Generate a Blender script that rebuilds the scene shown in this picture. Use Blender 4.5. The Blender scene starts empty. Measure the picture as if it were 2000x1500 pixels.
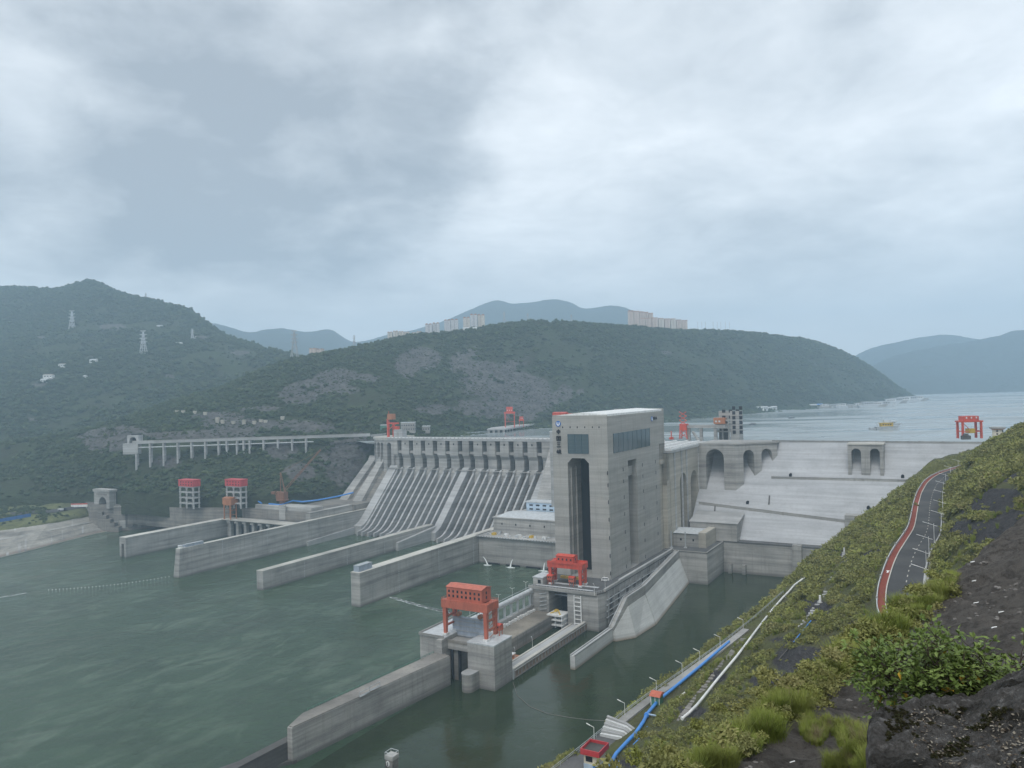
import bpy, bmesh, math, random
import numpy as np
from mathutils import Vector, Matrix
from mathutils.bvhtree import BVHTree
R = math.radians
random.seed(7); RNG = np.random.default_rng(11)
sc = bpy.context.scene
COL = sc.collection

# ------------------------------------------------------------------ camera (survey of the viewpoint)
F, CAMH, ROLL, HY = 1500.0, 178.0, R(1.5), 768.0
PITCH = math.atan((HY - 750) / F * math.cos(ROLL))
_cr, _sr, _cp, _sp = math.cos(ROLL), math.sin(ROLL), math.cos(PITCH), math.sin(PITCH)
def ray(px, py):
    u = (px - 1000) / F; v = -(py - 750) / F
    u2 = u * _cr + v * _sr; v2 = -u * _sr + v * _cr
    return np.array([u2, _cp - v2 * _sp, _sp + v2 * _cp])
def proj(P):
    P = np.asarray(P, float); z = P[..., 2] - CAMH; y = P[..., 1]
    f = y * _cp + z * _sp; v2 = (-y * _sp + z * _cp) / f; u2 = P[..., 0] / f
    return 1000 + (u2 * _cr - v2 * _sr) * F, 750 - (u2 * _sr + v2 * _cr) * F
def at(px, py, z):
    r = ray(px, py); t = (z - CAMH) / r[2]
    return np.array([r[0] * t, r[1] * t, z])
def atY(px, py, Y):
    r = ray(px, py); return np.array([r[0] * Y / r[1], Y, CAMH + r[2] * Y / r[1]])
TH = R(30); ca, sa = math.cos(TH), math.sin(TH)
def xy(A, U): return (A * ca + U * sa, -A * sa + U * ca)
def AU(p): return (p[0] * ca - p[1] * sa, p[0] * sa + p[1] * ca)
def dam(A, U, z): x, y = xy(A, U); return Vector((x, y, z))

cam = bpy.data.cameras.new('camera'); co = bpy.data.objects.new('camera', cam); COL.objects.link(co)
r0 = ray(1000, 750); rx = ray(2500, 750) - r0; ry = ray(1000, -750) - r0
M3 = Matrix((rx, ry, -r0)).transposed().to_4x4(); M3.translation = (0, 0, CAMH)
co.matrix_world = M3
cam.sensor_width = 36; cam.lens = F / 2000 * 36; cam.clip_start = 0.1; cam.clip_end = 60000
sc.camera = co

# ------------------------------------------------------------------ noise
def _h(ix, iy, iz, s):
    n = (ix * 374761393 + iy * 668265263 + iz * 2147483647 * 3 + s * 974634) & 0xffffffff
    n = ((n ^ (n >> 13)) * 1274126177) & 0xffffffff
    n = ((n ^ (n >> 16)) * 2246822519) & 0xffffffff
    return ((n ^ (n >> 15)) & 0xffffff) / 0xffffff
def vnoise(p, s=0):
    i = np.floor(p).astype(np.int64); f = p - i; f = f * f * (3 - 2 * f); o = 0
    for dx in (0, 1):
        for dy in (0, 1):
            for dz in (0, 1):
                w = (f[:, 0] if dx else 1 - f[:, 0]) * (f[:, 1] if dy else 1 - f[:, 1]) * (f[:, 2] if dz else 1 - f[:, 2])
                o = o + w * _h(i[:, 0] + dx, i[:, 1] + dy, i[:, 2] + dz, s)
    return o * 2 - 1
def fbm(p, sc_, oct=5, s=0, rough=0.5):
    p = np.asarray(p, float) / sc_; a = 1; o = 0; t = 0
    for k in range(oct):
        o = o + a * vnoise(p + 17.3 * k, s + k); t += a; a *= rough; p = p * 2.03
    return o / t

# ------------------------------------------------------------------ mesh builder
class MB:
    def __init__(s): s.v = []; s.f = []
    def add(s, vs, fs):
        n = len(s.v); s.v += [tuple(map(float, q)) for q in vs]; s.f += [tuple(i + n for i in g) for g in fs]; return s
    def box(s, x0, x1, y0, y1, z0, z1):
        return s.hexa([(x0, y0, z0), (x1, y0, z0), (x1, y1, z0), (x0, y1, z0)], [(x0, y0, z1), (x1, y0, z1), (x1, y1, z1), (x0, y1, z1)])
    def hexa(s, b, t):
        return s.add(list(b) + list(t), [(3, 2, 1, 0), (4, 5, 6, 7), (0, 1, 5, 4), (1, 2, 6, 5), (2, 3, 7, 6), (3, 0, 4, 7)])
    def prism(s, pts, vec):          # planar polygon swept by vec
        n = len(pts); q = [tuple(a + b for a, b in zip(p, vec)) for p in pts]
        return s.add(list(pts) + q, [tuple(range(n))[::-1], tuple(range(n, 2 * n))] + [(i, (i + 1) % n, n + (i + 1) % n, n + i) for i in range(n)])
    def profA(s, uz, a0, a1):        # profile in (U,z) swept along A
        return s.prism([(a0, u, z) for u, z in uz], (a1 - a0, 0, 0))
    def profU(s, az, u0, u1):
        return s.prism([(a, u0, z) for a, z in az], (0, u1 - u0, 0))
    def plan(s, au, z0, z1):
        return s.prism([(a, u, z0) for a, u in au], (0, 0, z1 - z0))
    def bar(s, p, q, w, h=None, up=(0, 0, 1)):
        h = h or w; p = Vector(p); q = Vector(q); d = (q - p).normalized(); up = Vector(up)
        if abs(d.dot(up)) > .97: up = Vector((0, 1, 0))
        x = d.cross(up).normalized() * (w / 2); y = x.cross(d).normalized() * (h / 2)
        return s.hexa([p - x - y, p + x - y, p + x + y, p - x + y], [q - x - y, q + x - y, q + x + y, q - x + y])
    def tube(s, pts, r, n=8, cap=True):
        pts = [Vector(p) for p in pts]; rs = r if hasattr(r, '__len__') else [r] * len(pts); vs = []; fs = []
        up = Vector((0.13, 0.21, 1)).normalized()
        for i, p in enumerate(pts):
            d = (pts[min(i + 1, len(pts) - 1)] - pts[max(i - 1, 0)]).normalized()
            u_ = up if abs(d.dot(up)) < .95 else Vector((1, 0, 0)); x = d.cross(u_).normalized(); y = x.cross(d)
            vs += [p + (x * math.cos(2 * math.pi * k / n) + y * math.sin(2 * math.pi * k / n)) * rs[i] for k in range(n)]
        for i in range(len(pts) - 1):
            fs += [(i * n + k, i * n + (k + 1) % n, (i + 1) * n + (k + 1) % n, (i + 1) * n + k) for k in range(n)]
        if cap: fs += [tuple(range(n))[::-1], tuple(range(len(vs) - n, len(vs)))]
        return s.add(vs, fs)
    def cyl(s, x, y, z0, z1, r0, r1=None, n=12):
        return s.tube([(x, y, z0), (x, y, z1)], [r0, r0 if r1 is None else r1], n)
    def arch(s, org, ux, x0, x1, zb, zt, arches, th, nrm, base=None):
        """upright wall with arched openings; org + ux*x; nrm: inward (depth) direction; arches (c, half width, crown)"""
        org = Vector(org); ux = Vector(ux); nv = Vector(nrm) * th
        def P(x, z): return org + ux * x + Vector((0, 0, z - org.z))
        def q(poly): s.prism([tuple(P(*c)) for c in poly], tuple(nv))
        xs = x0
        for c, w, cr in sorted(arches):
            q([(xs, zb), (c - w, zb), (c - w, zt), (xs, zt)])
            n = 10; arc = [(c - w * math.cos(math.pi * k / n), cr - w + w * math.sin(math.pi * k / n)) for k in range(n + 1)]
            for k in range(n): q([arc[k], arc[k + 1], (arc[k + 1][0], zt), (arc[k][0], zt)])
            xs = c + w
        q([(xs, zb), (x1, zb), (x1, zt), (xs, zt)]); return s
    def mesh(s, name, base=(0, 0, 0), smooth=False):
        me = bpy.data.meshes.new(name); b = base
        me.from_pydata([(x - b[0], y - b[1], z - b[2]) for x, y, z in s.v], [], s.f)
        bm = bmesh.new(); bm.from_mesh(me); bmesh.ops.recalc_face_normals(bm, faces=bm.faces); bm.to_mesh(me); bm.free()
        if smooth: me.polygons.foreach_set('use_smooth', [True] * len(me.polygons))
        return me

def tag(o, label=None, cat=None, group=None, kind=None):
    for k, v in (('label', label), ('category', cat), ('group', group), ('kind', kind)):
        if v: o[k] = v
    return o
class Thing:
    """an Empty at the thing's base; frame 'dam' turns local x along the dam axis, y upstream"""
    def __init__(s, name, label, cat, base, group=None, frame='dam', rz=None):
        s.base = base; s.o = bpy.data.objects.new(name, None); COL.objects.link(s.o); s.frame = frame
        if frame == 'dam': s.o.location = dam(*base); s.o.rotation_euler = (0, 0, -TH)
        else: s.o.location = base; s.o.rotation_euler = (0, 0, rz or 0)
        s.o.empty_display_size = 1
        tag(s.o, label, cat, group)
    def part(s, name, mb, mat, parent=None, smooth=False, label=None):
        b = s.base if s.frame in ('dam', 'abs') else (0, 0, 0)
        o = bpy.data.objects.new(name, mb.mesh(name, b, smooth)); COL.objects.link(o)
        o.data.materials.append(mat); o.parent = parent or s.o
        if label: o['label'] = label
        return o
def solo(name, mb, mat, label=None, cat=None, base=(0, 0, 0), group=None, kind=None, frame='dam', smooth=False):
    o = bpy.data.objects.new(name, mb.mesh(name, (0, 0, 0), smooth)); COL.objects.link(o); o.data.materials.append(mat)
    if frame == 'dam': o.location = dam(*base); o.rotation_euler = (0, 0, -TH)
    else: o.location = base
    return tag(o, label, cat, group, kind)
def copy_tree(o, parent=None):
    c = o.copy(); COL.objects.link(c); c.parent = parent
    for ch in [k for k in bpy.data.objects if k.parent == o]: copy_tree(ch, c)
    return c

# ------------------------------------------------------------------ materials
class NT:
    def __init__(s, name):
        s.m = bpy.data.materials.new(name); s.m.use_nodes = True; s.t = s.m.node_tree; s.b = s.t.nodes['Principled BSDF']
    def n(s, typ, **kw):
        k = s.t.nodes.new(typ)
        for a, v in kw.items(): setattr(k, a, v)
        return k
    def l(s, a, b): s.t.links.new(a, b)
    def pos(s, sx=1, sy=1, sz=1, obj=False):
        g = s.n('ShaderNodeTexCoord').outputs['Object'] if obj else s.n('ShaderNodeNewGeometry').outputs['Position']
        m = s.n('ShaderNodeVectorMath', operation='MULTIPLY'); s.l(g, m.inputs[0]); m.inputs[1].default_value = (sx, sy, sz); return m.outputs[0]
    def noise(s, vec, scale=1, detail=4, rough=.55, dist=0):
        k = s.n('ShaderNodeTexNoise'); s.l(vec, k.inputs['Vector'])
        k.inputs['Scale'].default_value = scale; k.inputs['Detail'].default_value = detail; k.inputs['Roughness'].default_value = rough; k.inputs['Distortion'].default_value = dist
        return k.outputs['Fac']
    def ramp(s, f, lo, hi, a=0., b=1.):
        k = s.n('ShaderNodeMapRange'); s.l(f, k.inputs[0])
        for i, v in enumerate((lo, hi, a, b)): k.inputs[1 + i].default_value = v
        return k.outputs[0]
    def math(s, op, a, b=None, c=None):
        k = s.n('ShaderNodeMath', operation=op)
        for i, v in enumerate((a, b, c)):
            if v is None: continue
            if isinstance(v, (int, float)): k.inputs[i].default_value = v
            else: s.l(v, k.inputs[i])
        return k.outputs[0]
    def mix(s, f, a, b, typ='MIX'):
        k = s.n('ShaderNodeMix', data_type='RGBA', blend_type=typ)
        for i, v in ((0, f), (6, a), (7, b)):
            if isinstance(v, (int, float)): k.inputs[i].default_value = v
            elif isinstance(v, tuple): k.inputs[i].default_value = (*v, 1)
            else: s.l(v, k.inputs[i])
        return k.outputs[2]
    def bump(s, h, dist=.1, st=1.):
        k = s.n('ShaderNodeBump'); s.l(h, k.inputs['Height']); k.inputs['Distance'].default_value = dist; k.inputs['Strength'].default_value = st
        s.l(k.outputs[0], s.b.inputs['Normal'])
    def col(s, c, rough=.85, spec=.3, metal=0):
        if isinstance(c, tuple): s.b.inputs['Base Color'].default_value = (*c, 1)
        else: s.l(c, s.b.inputs['Base Color'])
        s.b.inputs['Roughness'].default_value = rough; s.b.inputs['Specular IOR Level'].default_value = spec; s.b.inputs['Metallic'].default_value = metal
        return s.m
def concrete(name, c, var=.35, stain=.3, lift=3.0, warm=(.30, .27, .22), tide=None):
    t = NT(name)
    a = t.noise(t.pos(.012, .012, .35), 1, 6, .65)              # pour layers
    b = t.noise(t.pos(.45, .45, .02), 1, 4, .6)                 # runs of wet
    d = t.noise(t.pos(.05, .05, .05), 1, 5, .6)                 # large patches
    e = t.noise(t.pos(1.6, 1.6, 1.6), 1, 4, .7)
    k = t.ramp(a, .3, .7, 1 - var, 1 + var * .8)
    k = t.math('MULTIPLY', k, t.ramp(d, .3, .7, 1 - var * .6, 1 + var * .5))
    k = t.math('MULTIPLY', k, t.ramp(e, .3, .7, .9, 1.1))
    z = t.n('ShaderNodeSeparateXYZ'); t.l(t.pos(), z.inputs[0])
    fr = t.math('FRACT', t.math('DIVIDE', z.outputs[2], lift))
    k = t.math('MULTIPLY', k, t.ramp(fr, 0, .07, .86, 1.))
    C = t.mix(1., c, t.n('ShaderNodeCombineColor').outputs[0], 'MULTIPLY')
    cc = C.node.inputs[7].links[0].from_node
    for i in range(3): t.l(k, cc.inputs[i])
    st = t.math('MULTIPLY', t.ramp(b, .52, .75, 0, 1), stain)
    C = t.mix(st, C, tuple(x * y for x, y in zip(c, (.55, .52, .48))))
    C = t.mix(t.math('MULTIPLY', t.ramp(d, .5, .75, 0, 1), stain * .6), C, warm)
    if tide:                                                     # algae line left by the river
        w = t.math('MULTIPLY', t.ramp(z.outputs[2], tide[0], tide[1], 1, 0), t.ramp(e, .2, .6, .6, 1.))
        C = t.mix(w, C, tide[2])
    t.bump(e, .05, .5)
    return t.col(C, .9, .2)
def paint(name, c, rough=.5, var=.18, dirt=.25, spec=.4):
    t = NT(name); n1 = t.noise(t.pos(.35, .35, .12), 1, 5, .65); n2 = t.noise(t.pos(2.5, 2.5, 2.5), 1, 4, .6)
    C = t.mix(t.ramp(n1, .35, .7, 0, 1), tuple(x * (1 - var) for x in c), tuple(min(1, x * (1 + var)) for x in c))
    C = t.mix(t.math('MULTIPLY', t.ramp(n2, .55, .8, 0, 1), dirt), C, (.12, .10, .09))
    return t.col(C, rough, spec)
def plain(name, c, rough=.7, spec=.3, metal=0): return NT(name).col(c, rough, spec, metal)

m_con = concrete('concrete_grey', (.385, .376, .358), .42, .5, tide=(.6, 3.0, (.17, .16, .15)))
m_tower = concrete('concrete_tower', (.40, .39, .365), .22, .42)
m_light = concrete('concrete_pale', (.42, .42, .415), .28, .16)
m_slope = concrete('concrete_dam_slope', (.47, .475, .485), .2, .25, 3.0, (.37, .375, .38))
m_rev = concrete('concrete_revetment', (.62, .625, .61), .2, .12, tide=(.4, 2.5, (.26, .20, .15)))
m_warm = concrete('concrete_warm', (.45, .42, .36), .22, .25)
m_old = concrete('concrete_old_stained', (.25, .235, .215), .42, .6, tide=(.5, 2.6, (.24, .19, .16)))
m_bankslope = concrete('concrete_bank', (.33, .315, .285), .5, .8, tide=(.5, 2.6, (.24, .19, .16)))
m_dark = concrete('concrete_blackened', (.13, .125, .12), .4, .4)
m_chute = concrete('concrete_chute_brown', (.095, .082, .072), .55, .8)
m_top = concrete('concrete_top', (.54, .52, .47), .3, .3)
m_red = paint('paint_red', (.62, .085, .05)); m_orange = paint('paint_faded_red', (.52, .14, .085)); m_roofred = paint('paint_crimson', (.55, .06, .07))
m_rust = paint('paint_rusty_orange', (.42, .17, .08)); m_yellow = paint('paint_yellow', (.60, .40, .06)); m_white = paint('paint_white', (.78, .78, .76)); m_pale = paint('paint_pale_grey', (.55, .57, .58))
m_blue = paint('pipe_blue', (.06, .26, .68), .4, .12, .1); m_bluefence = paint('sheet_blue', (.05, .16, .42)); m_paleblue = paint('paint_pale_blue', (.50, .62, .74)); m_gate = paint('steel_gate_grey', (.36, .41, .48), .45, .2, .3)
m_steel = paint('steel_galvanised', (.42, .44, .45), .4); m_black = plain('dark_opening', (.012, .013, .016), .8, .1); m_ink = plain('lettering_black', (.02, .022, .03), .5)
m_cream = paint('render_cream', (.72, .66, .52)); m_asphalt = concrete('asphalt', (.085, .086, .088), .3, .2, 1e6); m_deckdark = concrete('deck_paving', (.14, .14, .14), .3, .3, 1e6)
m_brick = concrete('path_red', (.27, .075, .055), .25, .15, 1e6, (.26, .10, .08)); m_green = paint('paint_green', (.09, .22, .16)); m_logo = plain('emblem_blue', (.03, .15, .50), .4); m_logow = plain('emblem_white', (.80, .83, .86), .4)
m_foam = plain('white_water', (.80, .84, .84), .6)
t = NT('glass_curtain'); t.bump(t.noise(t.pos(.3, .3, .3), 1, 2), .05, .3); m_glass = t.col((.045, .085, .10), .12, .6)
CLOUDS = [(x, y, r, w * .95 if w < 0 else w * .55) for x, y, r, w in [(150, 300, 15, -.30), (560, 230, 18, -.36), (850, 120, 10, -.16), (330, 470, 12, -.16), (120, 60, 13, .24), (1300, 150, 16, .07), (500, 400, 7, .22), (1120, 330, 10, .10), (1750, 250, 16, .03), (680, 420, 9, -.14), (1900, 60, 12, .16), (1600, 420, 14, -.06), (900, 480, 12, -.02), (1000, -500, 40, .1)]]
HAZE = 0.00017
# ------------------------------------------------------------------ sky, sun, haze
sc.view_settings.view_transform = 'Standard'; sc.view_settings.look = 'None'; sc.view_settings.gamma = 1
sc.view_settings.exposure = 0.22
SUN_EL, SUN_ROT = R(58), R(200)
w = bpy.data.worlds.new('World'); sc.world = w; w.use_nodes = True; wt = w.node_tree
for k in list(wt.nodes): wt.nodes.remove(k)
def W(typ, **kw):
    k = wt.nodes.new(typ)
    for a, v in kw.items(): setattr(k, a, v)
    return k
def wl(a, b): wt.links.new(a, b)
def wm(op, a, b=None, clamp=False):
    k = W('ShaderNodeMath', operation=op); k.use_clamp = clamp
    for i, v in enumerate((a, b)):
        if v is None: continue
        if isinstance(v, (int, float)): k.inputs[i].default_value = v
        else: wl(v, k.inputs[i])
    return k.outputs[0]
def wv(op, a, b):
    k = W('ShaderNodeVectorMath', operation=op)
    for i, v in enumerate((a, b)):
        if isinstance(v, tuple): k.inputs[i].default_value = v
        else: wl(v, k.inputs[i])
    return k
def wr(f, lo, hi, a=0., b=1., smooth=False):
    k = W('ShaderNodeMapRange'); wl(f, k.inputs[0])
    if smooth: k.interpolation_type = 'SMOOTHSTEP'
    for i, v in enumerate((lo, hi, a, b)): k.inputs[1 + i].default_value = v
    return k.outputs[0]
dirn = W('ShaderNodeTexCoord').outputs['Generated']
sx = W('ShaderNodeSeparateXYZ'); wl(dirn, sx.inputs[0])
zc = wm('MAXIMUM', wm('ADD', sx.outputs[2], .24), .05)
cx = W('ShaderNodeCombineXYZ'); wl(wm('DIVIDE', sx.outputs[0], zc), cx.inputs[0]); wl(wm('DIVIDE', sx.outputs[1], zc), cx.inputs[1])
def wn(vec, scale, det, rough, dist=0):
    k = W('ShaderNodeTexNoise'); wl(vec, k.inputs['Vector'])
    for nme, v in (('Scale', scale), ('Detail', det), ('Roughness', rough), ('Distortion', dist)): k.inputs[nme].default_value = v
    return k
big = wn(wv('ADD', cx.outputs[0], (3.1, 7.7, 1.)).outputs[0], 1.0, 7, .55, .5)
mid = wn(wv('ADD', cx.outputs[0], (9.3, 2.2, 4.)).outputs[0], 2.6, 6, .55, .4)
fin = wn(wv('ADD', cx.outputs[0], (1.3, 5.2, 2.)).outputs[0], 6.5, 6, .6, .5)
warp = wn(wv('MULTIPLY', dirn, (1., 1., 1.5)).outputs[0], 4.5, 5, .55)
wd = wv('MULTIPLY', wv('SUBTRACT', warp.outputs['Color'], (.5, .5, .5)).outputs[0], (.5, .5, .36)).outputs[0]
dv = wv('NORMALIZE', wv('ADD', dirn, wd).outputs[0], (0, 0, 0)).outputs[0]
cl = wm('ADD', wm('MULTIPLY', wm('SUBTRACT', big.outputs['Fac'], .5), 1.15), wm('ADD', wm('MULTIPLY', wm('SUBTRACT', mid.outputs['Fac'], .5), .95), wm('MULTIPLY', wm('SUBTRACT', fin.outputs['Fac'], .5), .40)))
# where the overcast is thick (darker) and thin (brighter): direction, radius in degrees, weight
for px, py, rad, wt_ in CLOUDS:
    c = ray(px, py); c = c / np.linalg.norm(c)
    d = wv('DOT_PRODUCT', dv, tuple(c)).outputs['Value']
    cl = wm('ADD', cl, wr(d, math.cos(R(rad)), 1, 0, wt_, True))
cl = wm('MULTIPLY', cl, wr(sx.outputs[2], .02, .22, .12, 1., True))
tone = wm('ADD', wm('ADD', wm('MULTIPLY', cl, 1.0), wr(sx.outputs[2], .0, .16, .16, 0., True)), .5, True)
cr_ = W('ShaderNodeValToRGB'); wl(tone, cr_.inputs[0]); e = cr_.color_ramp.elements
e[0].position = 0.0; e[0].color = (.27, .302, .34, 1); e[1].position = 1.0; e[1].color = (.77, .80, .83, 1)
k = cr_.color_ramp.elements.new(.45); k.color = (.505, .54, .575, 1)
sky = W('ShaderNodeTexSky', sky_type='NISHITA', sun_disc=False, sun_elevation=SUN_EL, sun_rotation=SUN_ROT)
b1 = W('ShaderNodeBackground'); wl(sky.outputs[0], b1.inputs[0]); b1.inputs[1].default_value = .07
b2 = W('ShaderNodeBackground'); wl(cr_.outputs[0], b2.inputs[0]); b2.inputs[1].default_value = 1.4
mx = W('ShaderNodeMixShader'); mx.inputs[0].default_value = .95; wl(b1.outputs[0], mx.inputs[1]); wl(b2.outputs[0], mx.inputs[2])
wl(mx.outputs[0], W('ShaderNodeOutputWorld').inputs[0])

sl = bpy.data.lights.new('sun', 'SUN'); sl.energy = 1.3; sl.angle = R(25); sl.color = (1, .97, .92)
so = bpy.data.objects.new('sun', sl); COL.objects.link(so)
sd = Vector((math.sin(SUN_ROT) * math.cos(SUN_EL), math.cos(SUN_ROT) * math.cos(SUN_EL), math.sin(SUN_EL)))
so.rotation_euler = sd.to_track_quat('Z', 'Y').to_euler(); so.location = (0, -100, 600)

hz = MB().box(-5000, 6500, -300, 8300, -6, 990)
hm = bpy.data.materials.new('haze_air'); hm.use_nodes = True; ht = hm.node_tree
for k in list(ht.nodes): ht.nodes.remove(k)
vo = ht.nodes.new('ShaderNodeVolumePrincipled'); vo.inputs['Color'].default_value = (.62, .83, 1.0, 1); vo.inputs['Density'].default_value = HAZE; vo.inputs['Anisotropy'].default_value = .0
ou = ht.nodes.new('ShaderNodeOutputMaterial'); ht.links.new(vo.outputs[0], ou.inputs['Volume'])
solo('haze', hz, hm, 'thin blue haze hanging over the valley', 'haze', kind='stuff', frame='w')
sc.cycles.volume_bounces = 2; sc.cycles.max_bounces = 6; sc.cycles.diffuse_bounces = 3; sc.cycles.glossy_bounces = 3; sc.cycles.transparent_max_bounces = 8

# ------------------------------------------------------------------ water
def water_mat(name, deep, silt, amp, swirl, rough=.06, spec=.3):
    t = NT(name)
    p = t.pos(1, 1, 1)
    rot = t.n('ShaderNodeVectorRotate', rotation_type='Z_AXIS'); t.l(p, rot.inputs['Vector']); rot.inputs['Angle'].default_value = TH
    s1 = t.n('ShaderNodeVectorMath', operation='MULTIPLY'); t.l(rot.outputs[0], s1.inputs[0]); s1.inputs[1].default_value = swirl
    a = t.noise(s1.outputs[0], 1, 6, .62, 1.6); b = t.noise(p, .012, 3, .5, .4)
    f = t.math('MULTIPLY', t.ramp(a, .46, .66, 0, 1), t.ramp(b, .38, .62, .1, 1))
    C = t.mix(f, deep, silt); g_ = t.noise(p, .007, 5, .6, 2.2); C = t.mix(t.ramp(g_,   .46, .6, 0, .4), C, tuple(x * .5 for x in deep))
    h1 = t.noise(p, .55, 4, .6); h2 = t.noise(p, .09, 4, .55, .6); h3 = t.noise(p, .02, 3, .5, .8)
    h = t.math('ADD', t.math('MULTIPLY', h1, .28), t.math('ADD', t.math('MULTIPLY', h2, .9), t.math('MULTIPLY', h3, 1.6)))
    t.bump(h, amp, 1.)
    m = t.col(C, rough, spec); t.b.inputs['IOR'].default_value = 1.33; return m
m_water = water_mat('river_water', (.044, .078, .045), (.115, .158, .112), 1.5, (.045, .018, .03))
m_calm = water_mat('basin_water', (.026, .041, .019), (.036, .053, .026), .22, (.01, .01, .01), .04)
m_res = water_mat('reservoir_water', (.30, .335, .34), (.36, .40, .405), .3, (.004, .014, .01), .2, .6)  # silver sky reflection painted into the pale base colours
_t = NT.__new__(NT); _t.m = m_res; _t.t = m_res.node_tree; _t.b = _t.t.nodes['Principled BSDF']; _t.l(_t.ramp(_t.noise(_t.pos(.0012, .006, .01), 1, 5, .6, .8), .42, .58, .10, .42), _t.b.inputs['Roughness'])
solo('river', MB().add([(a, u, 0) for a, u in ((-1500, -600), (-250, -600), (-276, 300), (-276, 684), (-430, 800), (-1100, 800), (-1500, 700))], [tuple(range(7))]), m_water, kind='structure', frame='dam')
solo('basin_water', MB().add([(a, u, .0) for a, u in ((-250, -600), (100, -600), (100, 760), (-276, 760), (-276, 684.1), (-276, 300))], [tuple(range(6))]), m_calm, kind='structure', frame='dam')
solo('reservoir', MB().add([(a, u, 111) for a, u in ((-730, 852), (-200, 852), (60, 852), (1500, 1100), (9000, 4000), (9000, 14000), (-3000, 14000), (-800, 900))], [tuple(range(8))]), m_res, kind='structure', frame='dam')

# ------------------------------------------------------------------ terrain lofts
def catmull(P, t):
    n = len(P); t = np.clip(t, 0, n - 1.0001); i = np.floor(t).astype(int); f = (t - i)[:, None]
    g = lambda k: P[np.clip(k, 0, n - 1)]
    p0, p1, p2, p3 = g(i - 1), g(i), g(i + 1), g(i + 2)
    return .5 * ((2 * p1) + (-p0 + p2) * f + (2 * p0 - 5 * p1 + 4 * p2 - p3) * f * f + (-p0 + 3 * p1 - 3 * p2 + p3) * f ** 3)
def loft(ctrl, nu, nv):
    """ctrl[i][j] world points -> dense (nu, nv, 3)"""
    C = np.array(ctrl, float); ni, nj = C.shape[:2]
    tu = np.linspace(0, ni - 1, nu); tv = np.linspace(0, nj - 1, nv)
    rows = np.stack([catmull(C[:, j], tu) for j in range(nj)], 1)
    return np.stack([catmull(rows[i], tv) for i in range(nu)], 0)
def grid_mesh(name, G, mat, attrs=None, smooth=True, kind='structure'):
    nu, nv = G.shape[:2]; me = bpy.data.meshes.new(name)
    ii = (np.arange(nu - 1)[:, None] * nv + np.arange(nv - 1)[None]).ravel()
    Fq = np.stack([ii, ii + nv, ii + nv + 1, ii + 1], 1)
    me.from_pydata(G.reshape(-1, 3).tolist(), [], Fq.tolist())
    if smooth: me.polygons.foreach_set('use_smooth', [True] * len(me.polygons))
    for k, v in (attrs or {}).items():
        a = me.attributes.new(k, 'FLOAT', 'POINT'); a.data.foreach_set('value', np.asarray(v, np.float32).ravel())
    bm = bmesh.new(); bm.from_mesh(me); bm.normal_update()
    up = sum(f.normal.z for f in bm.faces)
    if up < 0: bmesh.ops.reverse_faces(bm, faces=bm.faces); bm.to_mesh(me)
    bm.free()
    o = bpy.data.objects.new(name, me); COL.objects.link(o); me.materials.append(mat); return tag(o, kind=kind)
def bvh_of(o):
    me = o.data; return BVHTree.FromPolygons([v.co[:] for v in me.vertices], [tuple(p.vertices) for p in me.polygons])
def hit(px, py, bv):
    r = Vector(ray(px, py)).normalized(); h = bv.ray_cast(Vector((0, 0, CAMH)), r)
    return h[0]
def drop(x, y, bv, top=900):
    h = bv.ray_cast(Vector((x, y, top)), Vector((0, 0, -1))); return h[0]
def mask(G, blobs):
    """rock / bare places; each blob px, py, rx, ry in the survey picture, located on the ground that carries it"""
    x, y = proj(G.reshape(-1, 3)); P = G.reshape(-1, 3); d = fbm(P, 70, 5, 5) * .95
    o = np.zeros(len(x))
    for bx, by, rx_, ry_ in blobs:
        q = ((x - bx) / rx_) ** 2 + ((y - by) / ry_) ** 2
        o = np.maximum(o, np.clip((1.05 - q + d * 1.2) * 1.4, 0, 1))
    return o
def ground_mat(name, soil, grass, rock, rockdark, s=1.0, strat=.3):
    t = NT(name); at_ = t.n('ShaderNodeAttribute', attribute_name='rock').outputs['Fac']
    n1 = t.noise(t.pos(.03 * s, .03 * s, .03 * s), 1, 6, .65); n2 = t.noise(t.pos(.25 * s, .25 * s, .25 * s), 1, 6, .7)
    n3 = t.noise(t.pos(.09 * s, .09 * s, strat * s), 1, 6, .7, .5); n4 = t.noise(t.pos(.3 * s, .3 * s, .035 * s), 1, 5, .65)
    g = t.mix(t.ramp(n1, .35, .65), soil, grass); g = t.mix(t.ramp(n2, .4, .75, 0, .6), g, tuple(x * .45 for x in soil))
    r = t.mix(t.ramp(n3, .35, .65), rockdark, rock); r = t.mix(t.ramp(n4, .45, .7, 0, .75), r, tuple(x * .5 for x in rockdark))
    C = t.mix(t.ramp(t.math('ADD', at_, t.math('MULTIPLY', t.math('SUBTRACT', n2, .5), .6)), .35, .6), g, r)
    t.bump(t.math('ADD', n3, t.math('MULTIPLY', n2, .6)), 4 / s, .9)
    return t.col(C, .95, .1)
m_hill = ground_mat('hill_ground', (.055, .065, .04), (.06, .085, .04), (.17, .165, .155), (.085, .083, .08), .5)
m_far = ground_mat('far_hill_ground', (.05, .062, .045), (.045, .065, .045), (.2, .2, .19), (.12, .12, .11), .12)

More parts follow.
